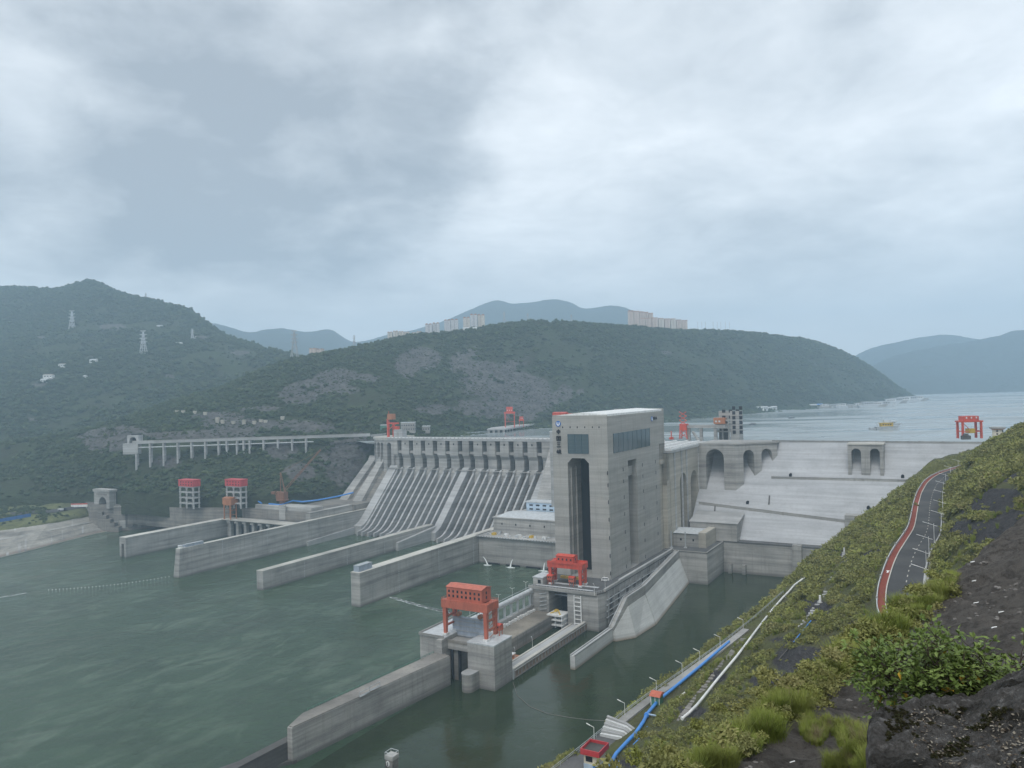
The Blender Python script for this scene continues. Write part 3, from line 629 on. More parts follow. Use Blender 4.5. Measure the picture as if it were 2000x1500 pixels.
for nm_, pq in (('water_jet', [(943, 1086, 952, 1098)]), ('water_jet', [(1001, 1090, 996, 1103)]), ('water_jet', [(1064, 1097, 1061, 1109)])):
    for x0, y0, x1, y1 in pq:
        a0, z0 = onU(x0, y0, 684.5); z0 = 6.5; a1 = onU(x1, y1, 677)[0]; u1 = 677.5
        pts = [(a0 + (a1 - a0) * s, 684.5 + (u1 - 684.5) * s, z0 * (1 - s * s) + .1) for s in np.linspace(0, 1, 7)]
        b = MB().tube(pts, [.3, .36, .42, .5, .6, .75, 1.0], 8); n = 14; rr = [1.8 + random.random() * 1.6 for _ in range(n)]
        b.prism([(a1 + math.cos(6.283 * k / n) * rr[k] * 1.8, u1 + math.sin(6.283 * k / n) * rr[k], .06) for k in range(n)], (0, 0, .2))
        o = solo('water_jet', MB().add([(x - a0, y - 684.5, z - z0) for x, y, z in b.v], b.f), m_foam, {943: 'white water spout in the corner by the guide wall', 1001: 'white water spout in the middle of the powerhouse wall', 1064: 'white water spout on the powerhouse wall next to the crane'}[x0], 'water spout', (a0, 684.5, z0), 'water spouts on the powerhouse wall')
# ------------------------------------------------------------------ right-hand dam wall
Rd = Thing('dam_wall', 'broad pale sloping dam wall with two gallery ledges and arched niches', 'dam', (-120, 842, 0))
def zs(u): return 30 + (u - 757) / 1.03
Rd.part('slope_face', MB().profA([(757, -3), (757, 30), (822, zs(822)), (829, 101.5), (834.5, 109.5), (838.2, 116), (840, 118.8), (858, 118.8), (858, -3)], -237.4, 45), m_slope)
Rd.part('crest', MB().box(-170, 60, 840.7, 858.3, 118.8, 120), m_light); pr_ = MB().box(-170, 60, 840.8, 841.3, 120, 121.1)
for a in np.arange(-168, 58, 9.7): pr_.box(a, a + .7, 840.6, 841.5, 120, 121.4)
Rd.part('parapet', pr_, m_con)
Rd.part('lower_wall', MB().profA([(745, -3), (746.5, 29), (757, 29), (757, -3)], -199, 20), m_con); Rd.part('lower_coping', MB().box(-199, 20, 745.9, 757, 29.02, 29.8), m_deckdark)
a0, _ = onU(1550, 1100, 746); a1, _ = onU(1568, 1100, 746); Rd.part('pillar', MB().profA([(739.5, -3), (741, 31.5), (747, 31.5), (747, -3)], a0, a1), m_con)
for x in (1426, 1453):
    a, z = onU(x, 1100, 742); Rd.part('stub_pier', MB().box(a - 1.6, a + 1.6, 740, 745.2, -3, 9), m_con)
def onslope(px, py):
    r = ray(px, py); o = np.array([0, 0, CAMH]); lo, hi = 500, 1200
    for _ in range(40):
        k = (lo + hi) / 2; u = (r[0] * sa + r[1] * ca) * k; z = CAMH + r[2] * k
        if z > 30 + (u - 757) / 1.03: lo = k
        else: hi = k
    return (r[0] * ca - r[1] * sa) * k, u, z
for (xa, ya), (xb, yb), wd in (((1366, 980), (1655, 1016), 2.4), ((1655, 1016), (1760, 1012), 2.4), ((1507, 931), (1880, 940), 2.0)):
    p = onslope(xa, ya); q = onslope(xb, yb); Rd.part('gallery_ledge', MB().prism([(p[0], p[1] + 3, p[2] - 2.4), (p[0], p[1] - wd, p[2] - 2.4), (p[0], p[1] - wd, p[2] + .6), (p[0], p[1] - wd + .5, p[2] + .6), (p[0], p[1] - wd + .5, p[2]), (p[0], p[1] + 3, p[2])], (q[0] - p[0], q[1] - p[1], q[2] - p[2])), m_con)
for x, y in ((1460, 983), (1544, 929), (1763, 932), (1696, 993)):
    a, u, z = onslope(x, y); n = 8; Rd.part('gallery_door', MB().prism([(a - 1.35, u - .9, z - .8)] + [(a - 1.35 * math.cos(math.pi * k / n), u - .9, z + 1.1 + 1.35 * math.sin(math.pi * k / n)) for k in range(n + 1)] + [(a + 1.35, u - .9, z - .8)], (0, 4.5, 0)), m_black)
for xa, ya, xb, yb in ((1653, 1022, 1654, 1042), (1397, 986, 1395, 1016), (1503, 968, 1502, 985), (1418, 1008, 1412, 1052)):
    p = onslope(xa, ya); q = onslope(xb, yb); Rd.part('drain_channel', MB().bar((p[0], p[1] - .3, p[2]), (q[0], q[1] - .3, q[2]), 1.3, .8), m_dark)
p = onslope(1668, 1008); Rd.part('landing_block', MB().box(p[0] - 7, p[0] + 7, p[1] - 10, p[1] + 4, p[2] - 12, p[2] + 2), m_con)
# two arched niches in a box buttress
c1, _ = onU(1672.5, 900, 818); c2, _ = onU(1709, 900, 818); l0, _ = onU(1656, 900, 818); l1, _ = onU(1726, 900, 818); z0 = zs(818) - 1
hw = (onU(1682, 900, 818)[0] - onU(1663, 900, 818)[0]) / 2
b = MB(); wall_arch(b, l0, 818, l1, 818, z0, 118.6, [(c1 - l0, hw, onU(1672, 876, 818)[1]), (c2 - l0, hw, onU(1709, 876, 818)[1])], 24); Rd.part('arched_buttress', b, m_con); Rd.part('buttress_deck', MB().box(l0 - .4, l1 + .4, 817.4, 841, 118.7, 120.05), m_top)
# arched block beside the ship lift
ab = MB(); A0, A1 = -237.4, -199; c, _ = onU(1397, 930, 800); h1 = (onU(1414, 930, 800)[0] - onU(1379, 930, 800)[0]) / 2
wall_arch(ab, A0, 800, A1, 800, zs(800) - 2, 118.6, [(c - A0, h1, onU(1397, 877, 800)[1])], 36)
wall_arch(ab, -199, 800.1, -163, 832, 68, 118.6, [(15.5, 6.2, 113), (36, 6.2, 113.5)], 14)
Rd.part('arched_buttress', ab, m_con); Rd.part('buttress_deck', MB().plan([(-236.5, 799.4), (-198.6, 799.4), (-162, 831.5), (-162, 858.2), (-236.5, 858.2)], 118.7, 120.02), m_con)
Rd.part('crest_end', MB().plan([(38, 840.6), (75, 846), (200, 800), (200, 900), (38, 900)], 100, 119.9), m_deckdark)
m_mul = plain('mullion_dark', (.055, .10, .125), .4)
# ------------------------------------------------------------------ ship lift tower
T0, T1, TU, TB, TZ, DK = -290.0, -241.0, 567.0, 704.0, 158.3, 28.0
tw = Thing('ship_lift_tower', 'tall block shaped concrete ship lift tower with dark doorway and blue windows', 'tower', (-265, 567, 28))
d0, d1 = onU(1110, 950, TU)[0], onU(1151.5, 950, TU)[0]; zt = onU(1130, 895, TU)[1]; s0, s1 = onA(1229, 1000, T1)[0], onA(1246, 1000, T1)[0]; zs1 = onA(1237, 897, T1)[1]; UB = 688
body = MB()
body.box(T0, d0, TU, UB, DK, zt - 4).box(d1, T1 - 11, TU, UB, DK, zt - 4).box(d0, d1, UB - 8, UB, DK, zt - 4)
body.box(T1 - 11, T1, TU, s0, DK, zt - 4).box(T1 - 11, T1, s1, UB, DK, zt - 4)
for pl in ([(d0, zt - 4), (d0 + 4, zt), (d0, zt)], [(d1, zt - 4), (d1, zt), (d1 - 4, zt)]): body.profU(pl, TU, UB)
body.box(T0, d0, TU, UB, zt - 4, zt).box(d1, T1 - 11, TU, UB, zt - 4, zt).box(T1 - 11, T1, TU, s0, zt - 4, zt).box(T1 - 11, T1, s1, UB, zt - 4, zt).box(T1 - 11, T1, s0, s1, zs1, zt)
body.box(T0, T1, TU, UB, zt, 127).box(T0, T1, TU, TB, 127, TZ - .6)
tw.part('shaft', body, m_tower); tw.part('plinth', MB().box(T0 + .05, T1 - .05, TU + .05, UB - .05, -3, 27.9), m_con)
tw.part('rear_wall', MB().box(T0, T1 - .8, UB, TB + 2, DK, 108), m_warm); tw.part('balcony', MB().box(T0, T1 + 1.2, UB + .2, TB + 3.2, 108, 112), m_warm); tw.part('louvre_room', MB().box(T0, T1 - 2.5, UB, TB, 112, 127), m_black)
for k in range(5): tw.part('louvre_post', MB().box(T1 - 2.4, T1 - .1, UB + .3 + k * 3.75, UB + 1.3 + k * 3.75, 112.02, 127), m_tower)
tw.part('roof', MB().profU([(T0 + 1.5, TZ - .6), (T0 + 1.5, TZ), (-266, TZ + 2.4), (T1 - .6, TZ + 1.0), (T1 - .6, TZ - .6)], TU + .6, TB - 4), m_white); tw.part('parapet', MB().box(T0, T1, TB - 4, TB, TZ - .58, TZ + 1.6).box(T0, T0 + 1.4, TU, TB - 4, TZ - .58, TZ + .5).box(T0, T1, TU, TU + .55, TZ - .58, TZ + .2), m_tower)
a0, z1 = onU(1109, 848, TU); a1, z0 = onU(1150, 886, TU)
wn_ = tw.part('window', MB().box(a0, a1, TU - .25, TU + .5, z0, z1), m_glass); mul = MB()
for k in range(4): mul.box(a0 + (a1 - a0) * k / 3 - .15, a0 + (a1 - a0) * k / 3 + .15, TU - .45, TU - .26, z0, z1)
for k in range(6): mul.box(a0, a1, TU - .4, TU - .26, z0 + (z1 - z0) * k / 5 - .1, z0 + (z1 - z0) * k / 5 + .1)
tw.part('mullion', mul, m_mul, wn_)
q = [onA(x, y, T1) for x, y in ((1197, 846), (1268, 837), (1269, 872), (1198, 884))]; u0, u1 = q[0][0], q[1][0]; zh, zl = (q[0][1] + q[1][1]) / 2, (q[2][1] + q[3][1]) / 2
wn2 = tw.part('window', MB().box(T1 - .5, T1 + .25, u0, u1, zl, zh), m_glass); mul = MB()
for k in range(9): mul.box(T1 + .26, T1 + .4, u0 + (u1 - u0) * k / 8 - .1, u0 + (u1 - u0) * k / 8 + .1, zl, zh)
tw.part('mullion', mul, m_mul, wn2)
tw.part('recess_back', MB().box(T1 - 10.9, T1 - 10.4, s0 + .01, s1 - .01, DK, zs1 - .02), m_ink); tw.part('recess_beam', MB().box(T1 - 9, T1 - 4, s0 + .02, s1 - .02, zs1 - 14, zs1 - 6), m_tower)  # back is coloured black to paint in the shade of the recess
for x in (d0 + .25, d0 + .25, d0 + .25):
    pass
for k, u in enumerate((572, 581)): tw.part('guide_rail', MB().box(d0 + .02, d0 + .9 + .3 * (k % 2), u, u + 1.6, DK, zt - 8), m_tower)
tw.part('doorway_shade', MB().box(d0 + .03, d1 - .03, 592, 593, DK, zt - 3), m_black)  # black sheet across the hall: the deep doorway's shade put in as colour
for x0_, ys in ((1186.5, (924, 948, 981, 1015, 1051, 1086, 1120)), (1217, (917, 940, 971, 1004, 1039, 1072, 1106)), (1254.5, (908, 930, 959, 991, 1024, 1055, 1087)), (1280, (902, 923, 951, 982, 1013, 1042))):
    for k, y in enumerate(ys):
        u, z = onA(x0_ + k * 1.05, y, T1); tw.part('slit_window', MB().box(T1 - .2, T1 + .12, u - .55, u + .55, z - 1.5, z + 1.5), m_ink)
for x in (1099, 1113.5, 1127.5, 1142, 1157, 1170):
    a, z = onU(x, 834.5, TU); tw.part('vent', MB().box(a - .45, a + .45, TU - .12, TU + .2, z - .7, z + .7), m_ink)
def strokes(segs, cx, cz, s, fn, wd):
    b = MB()
    for x0, y0, x1, y1 in segs: b.bar(fn(cx + (x0 - .5) * s, cz + (y0 - .5) * s), fn(cx + (x1 - .5) * s, cz + (y1 - .5) * s), wd, wd)
    return b
GLY = {'zhong': [(.12, .72, .88, .72), (.12, .36, .88, .36), (.16, .36, .16, .75), (.84, .36, .84, .75), (.5, .0, .5, 1)],
      'guo': [(.06, .0, .06, .96), (.94, 0, .94, .96), (.06, .96, .94, .96), (.06, .03, .94, .03), (.26, .74, .74, .74), (.3, .5, .7, .5), (.24, .24, .76, .24), (.5, .24, .5, .74), (.6, .38, .68, .3)],
      'san': [(.12, .9, .88, .9), (.2, .5, .8, .5), (.04, .08, .96, .08)],
      'xia': [(.2, .9, .2, .2), (.04, .66, .04, .2), (.36, .66, .36, .2), (.04, .2, .36, .2), (.46, .78, .96, .78), (.52, .62, .58, .48), (.9, .62, .82, .48), (.44, .4, 1, .4), (.7, .98, .7, .42), (.7, .42, .44, .0), (.7, .42, 1, .0)]}
fnF = lambda a, z: (a, TU - .3, z); fnS = lambda u, z: (T1 + .3, u, z)
for k, (g, y) in enumerate(zip(('zhong', 'guo', 'san', 'xia'), (843.2, 856.2, 868.6, 881.6))):
    a, z = onU(1091 + k * .35, y, TU); tw.part('lettering', strokes(GLY[g], a, z, 3.9, fnF, .62), m_ink)
def emblem(fn, cx, cz, r, dep):
    n = 24; e = tw.part('emblem', MB().prism([fn(cx + r * math.cos(6.283 * k / n), cz + r * math.sin(6.283 * k / n)) for k in range(n)], dep), m_logo)
    d2 = tuple(x * .35 for x in dep); f2 = lambda x, z: tuple(p + q * 1.0 for p, q in zip(fn(x, z), dep)); U_ = []
    for k in range(13): t_ = math.pi * (1 + k / 12); U_.append((cx + .62 * r * math.cos(t_), cz - .1 * r + .62 * r * math.sin(t_)))
    pts = [(cx - .62 * r, cz + .5 * r)] + U_ + [(cx + .62 * r, cz + .5 * r), (cx + .22 * r, cz + .5 * r), (cx + .22 * r, cz - .1 * r), (cx, cz - .34 * r), (cx - .22 * r, cz - .1 * r), (cx - .22 * r, cz + .5 * r)]
    tw.part('emblem_mark', MB().prism([f2(*p) for p in pts], d2), m_logow, e)
a, z = onU(1090.6, 827.6, TU); emblem(fnF, a, z, 2.35, (0, -.25, 0))
u, z = onA(1272.5, 818, T1); emblem(fnS, u, z, 2.3, (.25, 0, 0))
for k, g in enumerate(('zhong', 'guo', 'san', 'xia')):
    tw.part('lettering', strokes(GLY[g], u + 3.9 + k * 2.7, z + .3, 2.4, fnS, .42), m_ink)
# approach wall between tower and dam, with arches
nv = Thing('aqueduct_wall', 'tall arched wall joining the ship lift tower to the dam', 'wall', (-238, 750, 28))
ar = MB()
def uA(px, py): return onA(px, py, -237.5)
L = [(1303, 1310, 936), (1328.5, 1341.5, 922.5), (1349.5, 1363, 917.5)]
arcs = []
for xa, xb, yc in L:
    ua, _ = uA(xa, 960); ub, _ = uA(xb, 960); arcs.append(((ua + ub) / 2 - 706, (ub - ua) / 2, uA((xa + xb) / 2, yc)[1]))
ar.arch((-237.5, 706, 20), (0, 1, 0), 0, 94, 20, 117, arcs, 16, (-1, 0, 0)); nv.part('arched_wall', ar, m_warm)
nv.part('back_wall', MB().box(-262, -253.5, 706, 842, 20, 117), m_con); nv.part('deck', MB().box(-292, -235.5, 706, 842, 117.02, 119.4), m_light); nv.part('kerb', MB().box(-236.3, -235.5, 706, 799, 119.42, 121), m_white); nv.part('left_wall', MB().box(-292, -284, 706, 842, 20, 117), m_con)
for uu in (719, 741, 757): nv.part('pilaster', MB().box(-237.45, -236.9, uu, uu + 4, 25, 117), m_light)
for a in (-275, -262, -249): nv.part('track', MB().box(a, a + 1.6, 708, 842, 119.42, 120.4), m_white)
# lower platform on the right of the tower
lp = Thing('quay_block', 'concrete quay block jutting out to the right of the tower foot', 'quay', (-218, 690, 0))
lp.part('block', MB().box(-241, -199.2, 689.5, 757, -3, 28), m_con); lp.part('paving', MB().box(-241, -199.1, 689.4, 757, 28.02, 28.6), m_deckdark); lp.part('kerb', MB().box(-199.9, -199, 689.3, 745, 28.62, 29.5).box(-232, -199.9, 689.3, 689.9, 28.62, 29.5), m_con)
hb = Thing('hall', 'low concrete hall with a white roof at the tower foot', 'building', (-219, 716, 28))
hb.part('wall', MB().box(-239, -207, 712, 744, 28.6, 41), m_con); hb.part('roof', MB().profA([(711, 41.02), (728, 43.2), (745, 41.02)], -238.5, -213), m_pale); hb.part('side_wall', MB().prism([(-212.9, 711, 28.6), (-206, 711, 28.6), (-206, 746, 28.6), (-212.9, 746, 28.6)], (0, 0, 14)), m_warm)
for a in (-231, -219): hb.part('opening', MB().box(a, a + 1.6, 711.8, 712.2, 34, 36), m_black)
hb2 = Thing('stepped_block', 'low stepped concrete block against the sloping dam wall', 'building', (-205, 752, 28)); hb2.part('body', MB().profA([(746.2, 29), (748, 46), (776, 52), (776, 29)], -232, -186), m_con); hb2.part('top', MB().prism([(-233, 747.2, 46.1), (-185, 747.2, 46.1), (-185, 777, 52.4), (-233, 777, 52.4)], (0, 0, .6)), m_light)
for k, (x, h) in enumerate(((1311.5, 16), (1339, 15))):
    a, u = onZ(x, 1070, 28.6); o = Thing('post', ('dark slim post in front of the white roofed hall, nearer the tower', 'dark slim post in front of the white roofed hall, farther from the tower')[k], 'post', (a, u, 28.6), 'posts by the hall'); o.part('shaft', MB().box(a - .5, a + .5, u - .5, u + .5, 28.6, 28.6 + h), m_steel); o.part('foot', MB().box(a - 1.3, a + 1.3, u - 1.3, u + 1.3, 28.6, 29.4), m_pale)
# ------------------------------------------------------------------ ship lift lower head and lock
lh = Thing('lock_entrance', 'deck block at the foot of the tower with a dark lock opening under it', 'lock head', (-262, 530, 0))
lh.part('pier', MB().box(-291, -274.5, 523, 567, -3, 27), m_con); lh.part('pier', MB().box(-258.6, -241.1, 523, 567, -3, 27), m_con)
lh.part('deck', MB().plan([(-291.4, 522.4), (-234, 522.4), (-231.2, 530), (-231.2, 566.9), (-291.4, 566.9)], 27.02, 28), m_deckdark); lh.part('lock_gate', MB().box(-274.4, -258.7, 545, 547, -3, 26), m_black); lh.part('deck_edge', MB().box(-291.5, -234, 521.9, 522.39, 26.6, 28.9), m_con)
lh.part('crane_track', MB().box(-288, -240, 538, 541, 28.02, 28.3), m_pale); lh.part('crane_track', MB().box(-288, -240, 528, 530, 28.02, 28.3), m_pale)
lh.part('gate_frame', MB().box(-274.3, -258.8, 533, 534, 20.5, 21.6).box(-274.3, -258.8, 533, 534, 22.8, 23.8), m_gate)
tr_ = MB().bar((-252.5, 522.2, 2), (-252.5, 522.2, 25), .8).bar((-247, 522.2, 2), (-247, 522.2, 25), .8)
for k in range(7): tr_.box(-252.5, -247, 521.7, 522.2, 4 + 3.2 * k, 4.6 + 3.2 * k)
lh.part('ladder_frame', tr_, m_white)
tr_ = MB()
for k in range(8): tr_.bar((-282, 522.3, 2 + 3 * k), (-276, 522.3, 3.4 + 3 * k), .5)
lh.part('stair', tr_, m_steel)
bunk = Thing('machine_hut', 'small grey machine hut at the lock head, beside the red crane leg', 'hut', (-287, 536, 28)); bunk.part('wall', MB().box(-291, -282.5, 529, 545, 28.02, 33.4), m_con); bunk.part('roof', MB().box(-291.4, -282.2, 528.6, 545.4, 33.42, 34), m_pale); bunk.part('opening', MB().box(-286.8, -284.2, 528.85, 529.2, 29.2, 32), m_black)
# quay wall beside the tower, with panels and pipes
qw = Thing('quay_wall', 'quay wall along the tower foot hung with pipes and dark panels', 'wall', (-236, 600, 0))
qw.part('wall', MB().plan([(-241.05, 523.1), (-233.5, 523.1), (-231.4, 531), (-231.4, 689.4), (-241.05, 689.4)], -3, 26.98), m_con); qw.part('paving', MB().box(-240.98, -231, 567.02, 689.4, 27, 27.9), m_deckdark)
qw.part('parapet', MB().box(-232.2, -230.6, 531, 689.4, 27.92, 30), m_con); qw.part('parapet_cap', MB().box(-232.5, -230.4, 560, 689.4, 30.02, 30.6), m_light)
for k in range(13): qw.part('post', MB().box(-231.35, -230.6, 536 + k * 11.6, 537 + k * 11.6, 3, 26.9), m_light)
for z in (8, 12.5, 17, 21): qw.part('pipe', MB().bar((-230.9, 533, z), (-230.9, 688, z + .4), .55), m_pale)
for k in range(9): qw.part('panel', MB().box(-231.38, -231.1, 540 + k * 16.5, 545 + k * 16.5, 10 + 4 * (k % 2), 22), m_dark)
# near gate blocks
gh = Thing('gate_block', 'twin concrete blocks with a bridge between, standing in the river', 'lock head', (-262, 400, 0))
gh.part('pier', MB().box(-262.6, -243.5, 392, 413, -3, 26.4), m_con); gh.part('pier', MB().plan([(-299, 392.5), (-283.5, 392.5), (-283.5, 389), (-279.6, 389), (-279.6, 430), (-299, 430)], -3, 26.4), m_con)
gh.part('pier_top', MB().box(-262.8, -243.3, 391.8, 413.2, 26.42, 27.3), m_pale); gh.part('pier_top', MB().plan([(-299.2, 392.3), (-279.5, 392.3), (-279.5, 430), (-299.2, 430)], 26.42, 27.1), m_pale); gh.part('parapet', MB().box(-299.4, -298.7, 392.2, 430, 27.12, 28.2).box(-299.4, -280, 391.9, 392.29, 26.5, 28), m_con)
gh.part('bridge', MB().box(-279.4, -262.8, 395, 412, 19.6, 24.2), m_con); gh.part('bridge_rail', MB().box(-279.4, -262.8, 394.7, 394.95, 23.6, 25.6), m_old)
for a in (-278.3, -273): gh.part('gate_slot', MB().box(a, a + 1.4, 396.8, 398.5, -3, 19.5), m_ink)
for a in (-276.6,): gh.part('slot_pier', MB().box(a, a + 3.3, 397.5, 411, -3, 19.5), m_old)
gh.part('nose', MB().plan([(-254.5, 391.9), (-262.5, 391.9)] + [(-258.6 - 3.9 * math.cos(math.pi * k / 10), 386 - 3.9 * math.sin(math.pi * k / 10)) for k in range(11)], -3, 10.2), m_con); gh.part('nose_cap', MB().plan([(-254.4, 391.8), (-262.6, 391.8)] + [(-258.6 - 4.1 * math.cos(math.pi * k / 10), 386 - 4.1 * math.sin(math.pi * k / 10)) for k in range(11)], 10.22, 10.9), m_light)
lf = Thing('lock_gate', 'raised grey blue steel lock gate hanging under the faded red crane', 'gate', (-270, 405, 25))
lf.part('leaf', MB().box(-283, -258.2, 406.2, 408.4, 24.4, 36.4), m_gate); rb = MB()
for z in (25, 28, 31, 33.6, 35.8): rb.box(-283, -258.2, 405.7, 406.15, z, z + .4)
lf.part('rib', rb, m_steel)
for a in (-278.6, -262.4): lf.part('pulley', MB().tube([(a, 406, 38.2), (a, 408.6, 38.2)], 1.5, 14), m_rust)
# side walls of the lower lock
ws = Thing('lock_wall', 'broad stained lock wall with a brown terrace between the crane and tower', 'wall', (-278, 470, 0))
ws.part('terrace', MB().plan([(-287.5, 430), (-279.4, 430.2), (-268.5, 431), (-268.5, 523), (-287.5, 523)], -3, 9.4), m_old); ws.part('terrace_paving', MB().plan([(-287, 431), (-269, 431), (-269, 522.8), (-287, 522.8)], 9.42, 9.7), concrete('terrace_brown', (.28, .25, .21), .45, .6, 1e6)); ws.part('block', MB().box(-279.3, -268.4, 412.1, 430.9, -3, 12), m_old)
ws.part('step_wall', MB().box(-291, -287.6, 430.1, 523, -3, 14), m_con)
cb = MB()
for k in range(9): cb.box(-290.5, -288.4, 436 + k * 9.6, 437.4 + k * 9.6, 14.02, 22)
gal = Thing('pipe_gallery', 'long pale pipe gallery on slim columns along the lock', 'gallery', (-289, 476, 14)); 
for k in range(10): gal.part('column', MB().box(-290, -288.6, 433 + k * 9.6, 434.2 + k * 9.6, 14.02, 23.4), m_pale)
gal.part('duct', MB().tube([(-289.3, 428, 25), (-289.3, 523, 25)], 1.7, 12), m_pale); gal.part('ledge', MB().box(-291.6, -287.4, 430.2, 523, 23.42, 23.9), m_light); gal.part('rail', MB().box(-291.6, -291.3, 430.2, 523, 27, 27.3), m_steel)
tk = MB()
for k in range(22): tk.box(-287.3 + random.uniform(0, .4), -285.4, 433 + k * 4.1, 435.6 + k * 4.1, 9.72, 11 + random.random() * 1.2)
ws.part('mooring_block', tk, m_white)
we = Thing('lock_wall', 'lock wall with a smooth concrete ramp and rust brown skirt facing the hillside', 'wall', (-250, 470, 0))
we.part('wall', MB().profU([(-256.5, -3), (-256.5, 2.6), (-253, 3.0), (-247, 4.2), (-243.6, 4.6), (-243.6, -3)], 413.2, 522.9), m_light); we.part('coping', MB().box(-256.6, -255.4, 413.2, 522.9, 2.8, 3.3), m_top); we.part('upper_strip', MB().box(-245.8, -243.4, 414, 522.9, 5.6, 6.4), m_top)
sk = MB()
for k in range(24): sk.box(-243.1, -242.6, 414.5 + k * 4.5, 415 + k * 4.5, .3, 5)
we.part('skirt', MB().box(-243.55, -243.1, 414, 522.9, -.5, 4.6), concrete('brown_skirt', (.30, .22, .17), .3, .6)); we.part('fender', sk, m_con); we.part('rail', MB().bar((-242.8, 414, 5), (-242.8, 522, 5), .5).bar((-242.8, 414, .6), (-242.8, 522, .6), .5), m_con)
we.part('end_ladder', MB().box(-244.5, -243, 413.3, 414.2, -1, 6), m_steel)
br_ = Thing('lift_platform', 'white steel platform stacked with gear inside the dark lock opening', 'platform', (-265, 528, 3))
for z in (2.5, 6.2, 9.5): br_.part('deck', MB().box(-272.5, -259.5, 515, 528, z, z + 1), m_white)
for a in (-272, -266, -260.6): br_.part('post', MB().box(a, a + .8, 515.5, 527, 1, 9.45), m_pale)
br_.part('gear', MB().bar((-271, 518, 10.6), (-266, 522, 12.5), .7).bar((-266, 522, 12.5), (-262, 517, 10.6), .7).box(-270, -268, 523, 526, 10.52, 12), m_yellow)
rf = Thing('raft', 'rust coloured work raft moored in the lock chamber', 'raft', (-263, 440, 0)); rf.part('deck', MB().box(-267.5, -258, 433, 450, .3, 1.5), m_rust); rf.part('canopy', MB().box(-264.5, -260.5, 442, 447, 3.6, 4), m_white)
for a, u in ((-264.2, 442.4), (-261, 442.4), (-264.2, 446.4), (-261, 446.4)): rf.part('post', MB().bar((a, u, 1.5), (a, u, 3.6), .25), m_steel)
# long wall running to the viewer's side of the gate blocks
nw = Thing('guide_wall', 'long weathered wall running from the twin gate blocks to a dark lower tail', 'guide wall', (-284, 330, 0), 'guide walls below the dam')
nw.part('wall', MB().plan([(-285, 392.3), (-279.8, 392.3), (-276, 388.9), (-273.5, 388.9), (-285, 270.3), (-288, 270), (-293, 284)], -3, 17.4), m_con); nw.part('coping', MB().plan([(-292.9, 285), (-287.9, 271), (-285.2, 271), (-273.8, 388.6), (-285.2, 391.8)], 17.42, 17.9), m_old)
nw.part('tail', MB().plan([(-285.1, 270.2), (-284, 272), (-300, 288), (-330, 190), (-322, 190), (-287, 268)], -3, 1.5), m_dark); nw.part('tail_wall', MB().prism([(-292.5, 286, -3), (-292.5, 286, 10.5), (-297, 210, 9), (-297, 210, -3)], (5.0, -3, 0)), m_dark)
pr = MB()
for k in range(26): u = 288 + k * 4; a = -292.6 + (u - 287) * .073; pr.bar((a, u, 17.9), (a, u, 19.1), .15)
pr.bar((-292.5, 288, 19.1), (-285.2, 388, 19.1), .15); pr.bar((-292.5, 288, 18.5), (-285.2, 388, 18.5), .12); nw.part('railing', pr, m_green)
pl = Thing('floating_pontoon', 'small white pontoon tied against the long weathered wall', 'pontoon', (-276, 330, 0)); a, u = onZ(748, 1392, .5); pl.part('deck', MB().box(a - 2, a + 2, u - 5, u + 5, .1, .9), m_pale); pl.part('rail', MB().box(a - 2, a - 1.8, u - 5, u + 5, .92, 1.6).box(a + 1, a + 1.4, u - 1, u + 1, .92, 2), m_white)
for px_, py_ in ((715, 1352), (738, 1341)):
    u, z = onA(px_, py_, -277.2 if px_ > 720 else -279); a = -274.2 - (388 - u) * .0985 + .9
    t_ = Thing('hanging_platform', 'grey work cradle hung on the long wall, %s' % ('nearer the dark tail' if px_ < 720 else 'the one closer to the crane'), 'cradle', (a, u, z), 'work cradles on the long wall'); t_.part('frame', MB().bar((a, u - 4, z - 1), (a + .4, u + 4, z - 1), .3).bar((a, u - 4, z + 1), (a + .4, u + 4, z + 1), .25).bar((a, u - 4, z - 1), (a, u - 4, z + 1), .25).bar((a + .4, u + 4, z - 1), (a + .4, u + 4, z + 1), .25), m_steel); t_.part('floor', MB().box(a - .2, a + .8, u - 4, u + 4, z - 1.3, z - 1.15), m_steel)
